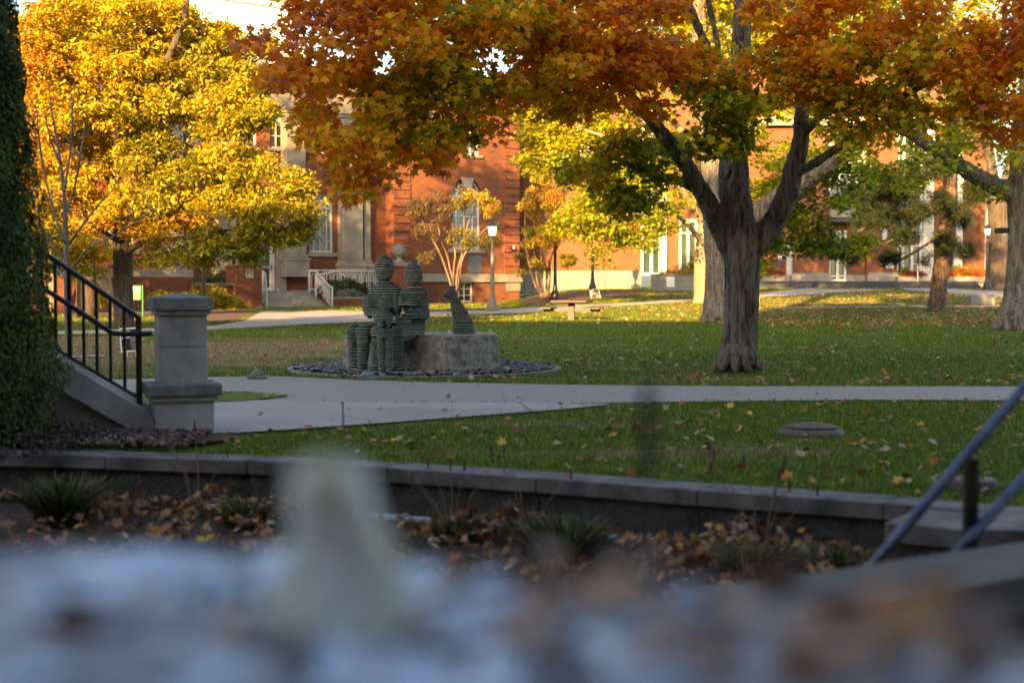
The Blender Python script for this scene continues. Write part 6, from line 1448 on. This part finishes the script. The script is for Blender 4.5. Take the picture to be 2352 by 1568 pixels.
    crown(root, up, rg, 6000, .5, .13, L['maple'], MAPLE, seg_nodes([L3[-4:], L4[-3:], L7[-3:], L10]), M['bark_mid'], .02, 5, .6, .4, .4, cname='upper_crown')
    for o in root.children: o.matrix_parent_inverse = inv
main_maple()

def simple_tree(name, label, loc, trunkfn, barkm, blobs, nleaf, rad, size, mat, shape, seed, voxel=None, amp=.02, fr=8, per=7, r0=.03, rosette=1, flat=.5, droop=.3, cut=0, up=.6, cat='tree', zs=.14):
    root = empty(name, loc, 0, label, cat); inv = Matrix.Translation(-Vector(loc))
    mb = MB(); Ls = trunkfn(mb)
    if voxel: fuse(mb, 'trunk', barkm, root, voxel, amp, fr, zs)
    else: mb.build('trunk', barkm, root, smooth=True)
    rg = np.random.default_rng(seed)
    if blobs: crown(root, blobs, rg, nleaf, rad, size, mat, shape, seg_nodes(Ls)[cut:], barkm, r0, per, flat, droop, up, rosette=rosette)
    for o in root.children: o.matrix_parent_inverse = inv
    return root
def at(px, Y, z=None): p = P(px, 0, Y); p.z = terr(p.x, Y) if z is None else z; return tuple(p)

# yellow oak, left
def oak():
    Y = 34.2; k = Y/F; q = lambda px, py, y=Y: tuple(P(px, py, y))
    def tf(mb):
        a = limb(mb, [q(285,765), q(284,720), q(283,640), q(283,570), q(275,480), q(262,400), q(245,320), q(200,220), q(150,130), q(110,0)], [27*k,23*k,22*k,22*k,19*k,17*k,15*k,9*k,7*k,5*k], 14, 4)
        b = limb(mb, [q(262,400), q(290,330), q(330,250,33.5), q(380,160,33), q(430,40,33), q(450,-120,33)], [12*k,12*k,11*k,9*k,7*k,5*k], 10, 4)
        c = limb(mb, [q(285,585), q(340,553,33.5), q(420,548,33), q(520,530,32.5), q(620,510,32)], [9*k,7*k,6*k,4*k,2*k], 8, 4)
        d = limb(mb, [q(275,470), q(350,430,34), q(450,400,34), q(560,375,33.5), q(640,350,33)], [6*k,5*k,4*k,2.5*k,1.5*k], 8, 4)
        e = limb(mb, [q(265,420), q(190,360,33), q(120,300,32.5), q(60,260,32)], [9*k,7*k,5*k,3*k], 8, 4)
        f = limb(mb, [q(300,310,34), q(400,240,34.5), q(520,180,35), q(620,130,35)], [9*k,7*k,5*k,3*k], 8, 4)
        g = limb(mb, [q(283,560), q(220,520,33), q(150,470,32.5)], [7*k,5*k,3*k], 8, 4)
        return [a[16:], b, c, d, e, f, g]
    m = 96.0
    bl = [Bl(130,60,33.5,1.2,1.5,1.0,1,.62), Bl(260,50,33.5,1.4,1.6,.9,1,.5), Bl(400,60,34,1.3,1.6,.9,1,.45), Bl(490,110,34,.9,1.2,.7,1,.42), Bl(590,95,34,.5,.8,.5,.5,.38), Bl(80,180,33,.8,1.2,.8,.8,.75), Bl(190,170,33,1.1,1.4,.7,1,.6), Bl(330,170,33.5,1.2,1.4,.7,1,.45), Bl(460,200,33.5,1.0,1.3,.6,1,.42), Bl(560,205,33,.8,1.0,.45,1,.42),
          Bl(120,250,32.5,.8,1.1,.5,.7,.6), Bl(430,255,33,.8,1,.4,.8,.42), Bl(530,270,32.5,1.0,1.2,.42,1,.42), Bl(595,262,32.5,.7,1.0,.38,.8,.42), Bl(600,180,33,.5,.8,.35,.8,.40), Bl(90,330,33,.5,1,.6,.8,.75), Bl(170,380,33.5,.8,1,.6,.6,.65), Bl(400,350,33,.8,1,.45,.55,.28), Bl(350,300,34,.8,1,.5,.5,.3),
          Bl(470,400,32.8,.8,1,.4,.8,.25), Bl(560,395,32.5,.9,1.1,.42,1,.36), Bl(640,420,32.2,.7,.9,.38,1,.42), Bl(420,460,33,.9,1.1,.4,.9,.35), Bl(520,470,32.5,.9,1.1,.42,1,.40), Bl(620,490,32,.9,1.0,.42,1,.42), Bl(690,480,31.8,.4,.5,.2,.8,.42), Bl(600,550,32,.7,.8,.28,.9,.42), Bl(680,535,31.8,.35,.5,.16,.7,.42), Bl(510,545,32.2,.8,.9,.30,.9,.3), Bl(560,575,32.2,.35,.5,.20,.7,.4),
          Bl(400,520,33,.8,1,.3,.9,.7), Bl(300,500,33.4,.9,1.1,.35,.9,.72), Bl(220,470,33,.8,1,.4,.9,.66), Bl(130,450,33,.8,1,.5,.9,.55), Bl(120,550,33.2,.7,1,.45,.8,.35), Bl(210,560,33.5,.7,.9,.3,.7,.6), Bl(370,575,33.2,.6,.8,.25,.5,.35), Bl(450,590,32.8,.4,.6,.2,.35,.35), Bl(160,610,33.5,.6,.8,.25,.5,.25), Bl(340,100,34.5,1.5,1.5,.9,.8,.45)]
    bl += [Bl(330,250,33,1.0,1.2,.6,1,.35), Bl(330,350,33,.7,1,.5,.8,.3), Bl(400,410,33,.8,1,.4,.8,.3), Bl(330,430,33.2,.7,.9,.4,.8,.4), Bl(250,300,33,.6,1,.5,.6,.5), Bl(520,340,32.6,.7,1,.35,.8,.42), Bl(575,335,32.5,.5,.9,.28,.6,.42), Bl(180,290,33,.7,1,.5,.7,.65)]
    upb = [(-8.3,34,9.8,3.6,3.2,1.6,1.0,.5), (-8.3,34.5,12.5,2.6,2.6,1.4,.8,.5)]
    simple_tree('oak_tree', 'large golden yellow oak with dark trunk on the left', at(285,Y,0), tf, M['bark_oak'], bl+upb, 52000, .46, .070, L['oak'], OVAL, 31, .03, .012, 14, 6, .02, rosette=3, flat=.36, droop=.2)
oak()
def bare():
    Y = 20.8; k = Y/F; q = lambda px, py, y=Y: tuple(P(px, py, y))
    def tf(mb):
        r = random.Random(4); out = [limb(mb, [q(156,826), q(155,760), q(154,640), q(153,540), q(150,440), q(140,350), q(125,260), q(118,195)], [8*k,7*k,6.5*k,6*k,4.5*k,3.2*k,2*k,.8*k], 10, 4)]
        for a in ([(153,560),(130,500),(110,420),(96,330),(90,250)],[(152,500),(175,430),(190,350),(200,290)],[(154,600),(110,540),(80,500)],[(150,440),(165,360),(172,280),(168,215)],[(154,640),(200,575),(260,545),(330,500),(370,470)],[(154,570),(190,520),(230,470),(270,430)],[(145,380),(120,320),(105,240)],[(154,640),(120,600),(95,520),(90,440)]):
            L_ = limb(mb, [q(x, y, Y+r.uniform(-.3,.3)) for x, y in a], [3.4*k]+[2.2*k]*(len(a)-2)+[.7*k], 7, 3); out.append(L_)
            for j in range(4, len(L_), 3):
                p = Vector(L_[j]); 
                for s in range(2):
                    d = Vector((r.uniform(-.28,.28), r.uniform(-.2,.2), r.uniform(.2,.5))); mb.tube([p, p+d*.5, p+d+Vector((0,0,.08))], [.9*k, .7*k, .3*k], 5, False)
        return out
    simple_tree('bare_young_tree', 'slender bare grey tree in front of the golden oak', at(156,Y,0), tf, M['bark_grey'], None, 0, 0, 0, None, None, 3)
bare()
# orange red tree far left behind the oak
def orange_left():
    Y = 44; k = Y/F; q = lambda px, py, y=Y: tuple(P(px, py, y))
    def tf(mb): return [limb(mb, [q(120,745), q(120,600), q(130,450), q(125,300), q(120,150)], [9*k,8*k,6*k,4*k,2*k], 8, 3)]
    bl = [Bl(90,230,Y,1.0,1.3,1.2,1,.85), Bl(140,330,Y,1.2,1.3,1.1,1,.9), Bl(100,430,Y,1.0,1.2,1.0,1,.85), Bl(200,420,Y,1.0,1.2,.9,1,.9), Bl(230,500,Y,1.2,1.2,.6,.8,.6), Bl(120,520,Y,1.1,1.2,.7,.9,.4), Bl(120,120,Y,1,1.2,1,.7,.75)]
    simple_tree('orange_tree', 'orange leaved tree behind the bare young tree at far left', at(120,Y,0), tf, M['bark_pale'], bl, 7000, .5, .075, L['oak'], OVAL, 33, rosette=3, r0=.02)
orange_left()
# furrowed big trunk with the pale limb behind the maple
def trunkA():
    Y = 39.5; k = Y/F; q = lambda px, py, y=Y: tuple(P(px, py, y))
    def tf(mb):
        a = limb(mb, [q(1652,752), q(1650,715), q(1650,660), q(1650,600), q(1645,520), q(1640,430), q(1630,330), q(1615,200), q(1600,60), q(1590,-150)], [50*k,36*k,31*k,31*k,31*k,28*k,25*k,22*k,19*k,14*k], 16, 4)
        for px, py in ((1608,742),(1630,748),(1680,750)): limb(mb, [q(1645,690,Y-.3), q((1645+px)/2,725,Y-.45), q(px,py,Y-.5)], [16*k,14*k,6*k], 8, 3)
        b = limb(mb, [q(1660,560), q(1730,500), q(1800,450,39), q(1880,395,38.5), q(1960,340,38), q(2060,260,37.5), q(2180,150,37)], [26*k,26*k,25*k,22*k,19*k,14*k,9*k], 12, 4)
        return [a[16:], b[8:]]
    bl = [Bl(1760,330,39,1.4,1.3,1.0,.8,.45), Bl(1700,420,40,1.0,1.2,.9,.6,.5), Bl(1780,440,40.5,.9,1.1,.8,.6,.5), Bl(1860,470,40,.9,1.1,.6,1,.28), Bl(1930,420,39,1.0,1.1,.7,1,.30), Bl(1960,360,38,.8,1,.5,.6,.4), Bl(1820,550,41,.8,1,.45,1,.25), Bl(1890,560,41,.5,.8,.4,.9,.25), Bl(1760,540,42,.5,.8,.6,.8,.45), Bl(1990,560,41,.45,.7,.3,.6,.5), Bl(1880,620-70,41,.4,.6,.5,.7,.25), Bl(1720,480,41,.7,1,.8,.7,.5), Bl(1790,390,40,.8,1,.6,.8,.55), Bl(1780,500,41,.6,.9,.6,.9,.55), Bl(1740,590,42,.3,.6,.4,.6,.6), Bl(1930,350,39,.8,1,.5,.8,.35), Bl(1850,400,40,.7,1,.5,.8,.4),
          Bl(1500,60,39,1.6,1.6,1.0,.6,.6), Bl(1640,50,40,1.6,1.6,1.0,.7,.62), Bl(1780,60,40,1.6,1.6,1.2,.6,.6), Bl(1950,100,38,1.6,1.6,1.2,.6,.5), Bl(2060,180,37.5,1.0,1.5,.8,.4,.5), (6.5,41,11.5,6,5,2,1,.6), (8,42,14.5,6,5,2,1,.6), (10,39,12,4,4,2.5,1,.6)]
    simple_tree('shade_tree', 'thick furrowed trunk with long pale limb rising right behind the maple', at(1650,Y,0), tf, M['bark_mid'], bl, 32000, .55, .12, L['mid'], MAPLE, 35, .04, .04, 6, 5, .03, cut=2, zs=.15)
trunkA()
def trunkB():
    Y = 57; k = Y/F; q = lambda px, py, y=Y: tuple(P(px, py, y))
    def tf(mb):
        a = limb(mb, [q(1612,706), q(1612,680), q(1612,600), q(1618,520), q(1622,420), q(1626,300), q(1630,150), q(1630,0), q(1625,-150)], [28*k,19*k,18*k,17*k,17*k,16*k,14*k,10*k,7*k], 14, 4)
        b = limb(mb, [q(1615,520), q(1560,430,56), q(1480,370,55), q(1400,320,54), q(1300,290,54)], [9*k,8*k,6*k,5*k,2*k], 8, 4)
        c = limb(mb, [q(1620,400), q(1560,300,57), q(1480,220,57), q(1380,150,57)], [9*k,8*k,6*k,3*k], 8, 4)
        d = limb(mb, [q(1614,560), q(1560,500,55), q(1500,490,54), q(1430,510,53)], [7*k,6*k,4*k,2*k], 8, 4)
        return [a[16:], b, c, d]
    bl = [Bl(1250,280,55,1.1,1.5,1.3,1.1,.62), Bl(1330,300,55,1.4,1.6,1.3,1.1,.6), Bl(1230,360,55,.7,1.2,.7,.9,.55), Bl(1320,390,54,1.2,1.4,.7,1,.42), Bl(1420,350,55,1.3,1.5,1.2,1,.5), Bl(1520,330,56,1.3,1.5,1.3,.8,.5), Bl(1580,420,56,.8,1.2,1,.6,.5), Bl(1370,470,53.5,1.1,1.3,.7,1,.42), Bl(1450,520,53.5,1.1,1.2,.6,1,.42), Bl(1380,540,53.5,.9,1.1,.55,1.1,.5), Bl(1330,500,54,.9,1.2,.7,1,.5), Bl(1530,500,54,1.0,1.1,.5,.9,.45), Bl(1500,450,54,.9,1.2,.7,.8,.45), Bl(1290,530,54.5,.5,.9,.5,.7,.55), Bl(1470,560,53.5,.4,.6,.25,.5,.42), Bl(1380,590,53.5,.3,.5,.3,.5,.45),
          Bl(1350,200,57,1.8,2,1.2,.7,.6), Bl(1500,180,57,1.8,2,1.3,.5,.6), Bl(1650,200,58,1.8,2,1.5,.5,.6), (8.5,57,13.5,6,4,2,.8,.6), (9,57,16.5,6,4,2,.8,.6), Bl(1450,40,57,2,2,1.5,.4,.65), Bl(1700,40,58,2.2,2,1.6,.5,.65), Bl(1800,200,58,1.6,2,1.3,.4,.55), Bl(1230,240,55,.9,1.2,.7,1,.7), Bl(1280,330,54.5,1.0,1.2,.9,1.2,.6), Bl(1400,270,55,1.2,1.4,1.0,1.2,.6), Bl(1450,420,54,1.1,1.3,.8,1.2,.45), Bl(1240,320,54.5,.7,1,.8,1.2,.65)]
    simple_tree('shade_tree', 'smooth pale sunlit trunk with yellow green crown left of the maple', at(1612,Y), tf, M['bark_pale'], bl, 52000, .6, .12, L['mid'], MAPLE, 36, .05, .01, 6, 6, .03, cut=2)
trunkB()
def right_maple():
    Y = 33.5; k = Y/F; q = lambda px, py, y=Y: tuple(P(px, py, y))
    def tf(mb):
        a = limb(mb, [q(2345,765), q(2345,730), q(2350,680), q(2355,600), q(2356,520), q(2352,440), q(2350,360), q(2355,250), q(2370,100), q(2380,-150)], [66*k,50*k,43*k,41*k,42*k,42*k,32*k,27*k,22*k,16*k], 18, 4)
        for px, py in ((2278,758),(2310,765),(2345,768)): limb(mb, [q(2325,690,Y-.4), q((2330+px)/2,735,Y-.6), q(px,py,Y-.7)], [18*k,15*k,7*k], 8, 3)
        b = limb(mb, [q(2345,450), q(2285,430), q(2220,395,33), q(2150,350,32.5), q(2090,310,32), q(2040,285,31.5), q(1980,220,31)], [28*k,21*k,19*k,17*k,13*k,9*k,6*k], 12, 4)
        return [a[24:], b]
    bl = [Bl(2060,400,32.5,.7,.8,.5,.5,.42), Bl(2110,380,32,.8,.8,.5,.5,.45), Bl(2000,360,33,.6,.8,.4,.5,.45), Bl(2220,330,32.5,1.0,1,.5,.5,.5), Bl(2300,330,32.5,.8,1,.6,.5,.55), Bl(2260,420,33,.6,.8,.4,.3,.45), Bl(2150,280,32.5,1.2,1.2,.6,.6,.6), Bl(2260,230,33,1.2,1.2,.8,.8,.68), (14,34,9,4,4,2.5,1,.7), (12,33,6.5,3,3,1.2,.9,.7), (14,36,12.5,6,5,2,1,.7)]
    simple_tree('maple_tree', 'massive furrowed trunk at the right edge with limb rising to the left', at(2345,Y,0), tf, M['bark_mid'], bl, 16000, .5, .11, L['mid'], MAPLE, 37, .04, .03, 8, 5, .02, cut=0)
    # security camera
    c = empty('security_camera', tuple(P(2302,532,Y-.85)), 0, 'small black camera fixed to the right edge trunk', 'camera'); a = MB(); a.box(-.14,.10,-.12,.2,-.04,.08); a.build('housing', M['black'], c, bevel=.01); a = MB(); a.lathe((-.02,-.1,-.10), [(.001,-.04),(.035,0),(.03,.05)], 10); a.build('dome', M['signwhite'], c)
right_maple()
def far_right():
    Y = 79; k = Y/F; q = lambda px, py, y=Y: tuple(P(px, py, y))
    def tf(mb):
        a = limb(mb, [q(2292,668), q(2292,640), q(2292,560), q(2290,480), q(2290,420)], [34*k,25*k,23*k,24*k,25*k], 14, 4)
        b = limb(mb, [q(2285,450), q(2272,380), q(2262,300), q(2255,200)], [14*k,12*k,10*k,6*k], 10, 4); c = limb(mb, [q(2296,450), q(2318,380), q(2340,300), q(2350,200)], [14*k,12*k,10*k,6*k], 10, 4)
        d = limb(mb, [q(2280,440), q(2240,425), q(2210,400,78)], [5*k,4*k,2*k], 8, 4)
        return [a, b, c, d]
    bl = [Bl(2250,240,Y,2.5,2,2,.7,.3), Bl(2330,280,Y,2,2,2.2,.7,.35), Bl(2200,300,Y,1.5,1.6,1.2,.5,.3), Bl(2320,120,Y,3,3,2,.7,.4)]
    simple_tree('shade_tree', 'broad dark forked trunk behind the right edge maple', at(2292,Y), tf, M['bark_oak'], bl, 5000, .7, .14, L['mid'], MAPLE, 38, .07, .03, 5, 5, .04)
far_right()
def pine():
    Y = 49.5; k = Y/F; q = lambda px, py, y=Y: tuple(P(px, py, y)); z0 = terr(P(2150,0,Y).x, Y)
    L_ = []
    def tf(mb):
        a = limb(mb, [q(2150,716), q(2153,690), q(2158,640), q(2165,600), q(2172,540), q(2178,470), q(2180,400), q(2185,310), q(2190,200), q(2195,60)], [25*k,20*k,19*k,21*k,20*k,18*k,16*k,14*k,11*k,8*k], 14, 4)
        out = [a[16:]]
        for pts in ([(2176,470),(2120,500,48.8),(2060,545,48.3),(2030,560,48)],[(2178,440),(2130,470,49),(2090,480,48.6),(2020,500,48.3),(1960,540,48),(1900,575,48)],[(2180,400),(2140,395,49),(2090,420,48.6),(2040,440,48.2),(1990,450,48)],[(2182,370),(2130,345,49),(2090,365,48.6),(2050,400,48)],
                    [(2172,545),(2190,560,48.6),(2215,575,48.3)],[(2172,530),(2130,560,48.6),(2080,590,48.3),(2050,610,48)],[(2182,380),(2210,400,49),(2235,430,48.6)],[(2178,480),(2200,500,49),(2215,540,48.6)]):
            pp = [q(*p) for p in pts]; out.append(limb(mb, pp, [6*k]+[4*k]*(len(pp)-2)+[1.5*k], 7, 4, .05, 3))
        L_.extend(out); return out
    root = empty('pine_tree', at(2150,Y), 0, 'leaning pine with reddish bark and drooping dark needle tufts on the right', 'tree'); inv = Matrix.Translation(-root.location)
    mb = MB(); Ls = tf(mb); fuse(mb, 'trunk', M['bark_pine'], root, .035, .02, 8, .3)
    rg = np.random.default_rng(39)
    bl = [Bl(1920,575,48,.6,.5,.3,1,.3), Bl(1975,555,48,.6,.5,.35,1,.3), Bl(2010,500,48.2,.8,.6,.4,1,.35), Bl(1985,450,48.2,.8,.6,.4,1,.35), Bl(2060,440,48.4,.9,.7,.45,1,.35), Bl(2090,490,48.5,.8,.7,.4,.9,.4), Bl(2040,590,48,.4,.4,.25,.9,.4), Bl(2075,545,48.3,.5,.5,.35,.8,.4), Bl(2120,395,48.8,.8,.8,.5,.8,.35), Bl(2165,470,48.8,.5,.5,.5,.7,.45), Bl(2165,555,48.6,.45,.45,.3,1,.75), Bl(2215,575,48.4,.35,.4,.25,.8,.4), Bl(2205,500,48.8,.4,.5,.4,.7,.45), Bl(2230,440,48.8,.4,.5,.4,.6,.4), Bl(2040,420,48,.6,.5,.4,.8,.35), Bl(1945,595,48,.3,.3,.2,.7,.35), Bl(2130,600,48.4,.25,.3,.3,.3,.4)]
    cl = clumps(bl, rg, 60)
    mb = MB(); twigs(mb, seg_nodes(Ls), cl, rg, .018, .05); mb.build('branches', M['bark_oak'], root)
    n = 62; pos = np.repeat(cl[:, :3], n, 0); d = rg.normal(size=(len(pos), 3)); d[:, 2] = d[:, 2]*.7+.1; d /= np.linalg.norm(d, axis=1)[:, None]
    # needles radiate from the shoot: blade y axis = d
    bv = np.array([(-.05,0,0),(.05,0,0),(0,1,0)]); bf = np.array([(0,1,2)]); side = np.cross(d, rg.normal(size=d.shape)); side /= np.linalg.norm(side, axis=1)[:, None]
    Rm = np.stack([side, d, np.cross(side, d)], 2); s = rg.uniform(.13, .24, len(pos)); pos = pos + rg.normal(0, .09, pos.shape)
    V = np.einsum('nij,kj->nki', Rm, bv)*s[:, None, None] + pos[:, None, :]
    npmesh('needles', V.reshape(-1, 3), (bf[None]+(np.arange(len(pos))*3)[:, None, None]).reshape(-1, 3), L['pine'], root, tone=np.repeat(np.clip(np.repeat(cl[:, 3], n)+rg.normal(0,.08,len(pos)), 0, 1), 3))
    for o in root.children: o.matrix_parent_inverse = inv
pine()
# multi stem small trees in front of the halls
def multistem(name, px, py, Y, stems, blobs, label, nleaf, mat, seed, size, rad=.2, nt=6):
    z = terr(P(px,0,Y).x, Y); k = Y/F; q = lambda a, b, y=Y: tuple(P(a, b, y))
    root = empty(name, at(px, Y), 0, label, 'small tree'); inv = Matrix.Translation(-root.location); r = random.Random(seed); mb = MB(); out = []
    for s in stems:
        pts = [q(x, y, Y+(.0 if i == 0 else r.uniform(-.5,.5))) for i, (x, y) in enumerate(s)]; out.append(limb(mb, pts, [3.4*k]+[2.1*k]*(len(pts)-2)+[.7*k], 7, 4, .06, seed))
    mb.build('stems', M['stem'], root, smooth=True)
    rg = np.random.default_rng(seed); crown(root, blobs, rg, nleaf, rad, size, mat, OVAL, seg_nodes(out)[4:], M['stem'], .016, nt, .9, .75, .1)
    for o in root.children: o.matrix_parent_inverse = inv
bm_ = [Bl(965,470,61,.5,.7,.5,1,.05), Bl(1010,470,61,.8,.8,.7,1,.1), Bl(1060,460,61,.7,.8,.6,1,.3), Bl(1100,460,61,.7,.8,.45,1.2,.75), Bl(1130,480,61,.4,.6,.3,.9,.8), Bl(1000,530,61,.9,.8,.5,1,.1), Bl(1060,540,61,.7,.8,.45,1,.4), Bl(1100,560,61,.5,.6,.35,.9,.5), Bl(1140,545,61,.3,.4,.25,.7,.55), Bl(1130,520,61,.4,.5,.3,.5,.5), Bl(975,585,61,.3,.4,.2,.3,.2), Bl(960,500,61,.4,.6,.4,.8,.05)]
L['crab'] = leafmat('green and russet leaves', [(0, (.10,.085,.045)), (.2, (.16,.085,.05)), (.4, (.13,.15,.02)), (.7, (.40,.34,.03)), (1, (.5,.22,.04))], .4, spread=.45)
multistem('small_multistem_tree', 1040, 700, 61.5, [[(1040,690),(1030,640),(1018,600),(1000,560),(975,520),(960,470)],[(1040,690),(1038,650),(1028,590),(1010,540),(1000,480)],[(1042,690),(1040,640),(1045,590),(1040,520),(1035,450)],[(1046,690),(1048,640),(1060,590),(1070,530),(1095,470)],[(1048,690),(1056,650),(1062,600),(1085,560),(1130,510)],[(1050,690),(1058,620),(1065,560),(1065,470)]], bm_, 'small many stemmed tree with sparse russet leaves before the brick pavilion', 9000, L['crab'], 51, .062, .26, 9)
by_ = [Bl(1225,470,62.5,.6,.8,.7,1.2,.8), Bl(1270,460,62.5,.8,.8,.7,1.2,.85), Bl(1250,540,62.5,.8,.8,.7,1.1,.8), Bl(1300,520,62.5,.7,.8,.6,1,.75), Bl(1215,550,62.5,.4,.7,.6,.7,.7), Bl(1290,590,62.5,.5,.6,.35,.7,.7), Bl(1240,610,62.5,.35,.5,.3,.5,.6), Bl(1205,600,63.5,.3,.5,.8,.6,.3), Bl(1305,600,62,.3,.4,.15,.3,.75), Bl(1240,420,62.5,.5,.7,.35,.9,.85)]
multistem('small_multistem_tree', 1250, 683, 63, [[(1245,683),(1225,640),(1212,590),(1205,520),(1210,440)],[(1247,683),(1232,630),(1228,560),(1232,480),(1240,420)],[(1250,683),(1246,640),(1243,570),(1255,490),(1265,430)],[(1253,683),(1256,640),(1250,570),(1270,520),(1290,450)],[(1256,683),(1262,640),(1265,590),(1290,550),(1325,520)],[(1254,683),(1262,600),(1285,560),(1300,500)]], by_, 'small many stemmed tree covered in bright yellow leaves beside the black lamp post', 13000, L['crab'], 52, .07, .28, 8)
# low arching shrubs by the long wall
def fern_shrub(px, py, Y, label, seed):
    root = empty('arching_shrub', at(px, Y, 0.05), 0, label, 'shrub'); r = random.Random(seed); rg = np.random.default_rng(seed); st = MB(); ps = []
    for i in range(16):
        a = r.uniform(0, 6.28); ln = r.uniform(.7, 1.3); pts = [Vector((math.cos(a)*ln*t*.9, math.sin(a)*ln*t*.5, 1.3*t-.75*t*t*ln)) for t in (0, .3, .6, .85, 1)]; st.tube(pts, [.02,.015,.01,.008,.004], 5)
        for t in np.linspace(.45, 1, 14): ps.append(Vector((math.cos(a)*ln*t*.9, math.sin(a)*ln*t*.5, 1.3*t-.75*t*t*ln)))
    st.build('stems', M['stem'], root); pos = np.repeat(np.array([tuple(p) for p in ps]), 4, 0); pos += rg.normal(0, .06, pos.shape)
    scatter('leaves', OVAL, pos, rnd_normals(len(pos), rg, .8), rg.uniform(.05,.085,len(pos)), rg, L['oak'], root, np.full(len(pos), .3), .3)
fern_shrub(480, 690, 57.5, 'arching shrub with yellow green leaflets left of the black lamp post', 71); fern_shrub(380, 690, 55, 'arching shrub with pale leaflets right of the green sign', 72); fern_shrub(440, 690, 57, 'arching shrub between green sign and black lamp post', 73)
def gnarled():
    Y = 54; k = Y/F; q = lambda px, py, y=Y: tuple(P(px, py, y))
    def tf(mb): return [limb(mb, [q(262,716), q(255,690), q(240,660), q(222,640), q(205,620)], [9*k,8*k,6*k,5*k,2*k], 8, 4), limb(mb, [q(262,716), q(250,670), q(238,640), q(232,620), q(215,605)], [6*k,5*k,5*k,4*k,2*k], 8, 4), limb(mb, [q(264,716), q(255,660), q(250,630), q(240,610)], [5*k,4*k,3*k,2*k], 8, 4), limb(mb, [q(60,700), q(62,650), q(80,600), q(100,560)], [5*k,5*k,4*k,2*k], 8, 4)]
    simple_tree('gnarled_shrub_tree', 'leaning pale stems of a shrub tree left of the oak trunk', at(262,Y,0), tf, M['bark_pale'], [Bl(200,600,Y,1.2,1,.5,.8,.5), Bl(250,590,Y,1,1,.4,.6,.5), Bl(110,580,Y,1.0,1,.6,.8,.5), Bl(310,600,Y,.6,.8,.4,.4,.3)], 2600, .35, .07, L['oak'], OVAL, 53, rosette=2, r0=.02, cat='small tree')
gnarled()
# out-of-view trees added on the left to cast shade across the old hall
def side_trees():
    for i, (x, y, h, lab) in enumerate(((-13.6, 45.5, 14.5, 'yellow tree added behind the golden oak to shade the old hall'), (-18.5, 43, 17, 'broad yellow tree added beyond the left edge of the view for shade, nearer one'), (-24, 50, 18, 'tall yellow tree added beyond the left edge of the view for shade, farther one'), (-22, 36, 17, 'tall orange tree added beyond the left edge of the view for shade'))):
        def tf(mb): return [limb(mb, [(x,y,0),(x,y,2),(x+.2,y,h*.5),(x,y+.2,h*.8)], [.35,.3,.22,.08], 8, 3)]
        bl = [(x+random.Random(i*9+j).uniform(-3.5,3.5), y+random.Random(i*7+j).uniform(-3,3), h*(.30+.70*random.Random(i*5+j).random()), 1.6, 1.6, .9, 1, .5) for j in range(30)]
        simple_tree('shade_tree', lab, (x,y,0), tf, M['bark_oak'], bl, 6500, .9, .22, L['oak'], MAPLE, 90+i, r0=.04)
side_trees()

def high_canopy():
    # unseen tops of the two shade trees, added to shade the plaza hall
    for nm, bl, nodes in (('shade_tree', [(6.5,41,10.5,6,5,1.8,1,.6),(8.5,42,13.5,6,5,2,1,.6),(11,39,11,4,4,2,1,.6)], [(5.2,39.5,8),(5.1,39.5,10)]), ('shade_tree.001', [(8.5,57,12,7,5,2,1,.6),(12,60,14.5,7,5,2.2,1,.6),(16,62,12.5,5,5,2,1,.6)], [(7.8,57,10),(7.8,57,12)])):
        root = bpy.data.objects.get(nm); rg = np.random.default_rng(77)
        if not root: continue
        n0 = len(root.children); crown(root, bl, rg, 11000, .9, .22, L['mid'], MAPLE, nodes, M['bark_mid'], .05, 8, .6, .4, .4, cname='upper_crown')
        for o in root.children[n0:] if False else [c for c in root.children if c.name.startswith('upper_crown') or c.matrix_parent_inverse == Matrix()]: o.matrix_parent_inverse = Matrix.Translation(-root.location)
high_canopy()
# coarse bark mulch beside the pier and below the hall walls
def mulch_chips():
    n = 9000; x = rng.uniform(-5.2, -2.05, n); y = np.array([wally(a) for a in x]) + CAPD + rng.uniform(.0, .95, n)
    k = (y < 9.78) ; x, y = x[k], y[k]; nr = rng.normal(0, .8, (len(x), 3)); nr[:, 2] = 1
    mm = leafmat('mulch chips', [(0, (.035,.022,.02)), (.6, (.11,.065,.055)), (.93, (.19,.12,.10)), (1, (.32,.24,.17))], 0, spread=.5)
    o = scatter('mulch_chips', shape_chip(), np.stack([x, y, np.full(len(x), .04)+rng.uniform(0,.02,len(x))], 1), nr, rng.uniform(.008, .02, len(x)), rng, mm, tone=rng.uniform(0, 1, len(x))); tag(o, 'dark shredded bark mulch in front of the stone pier', 'mulch', kind='stuff')
mulch_chips()
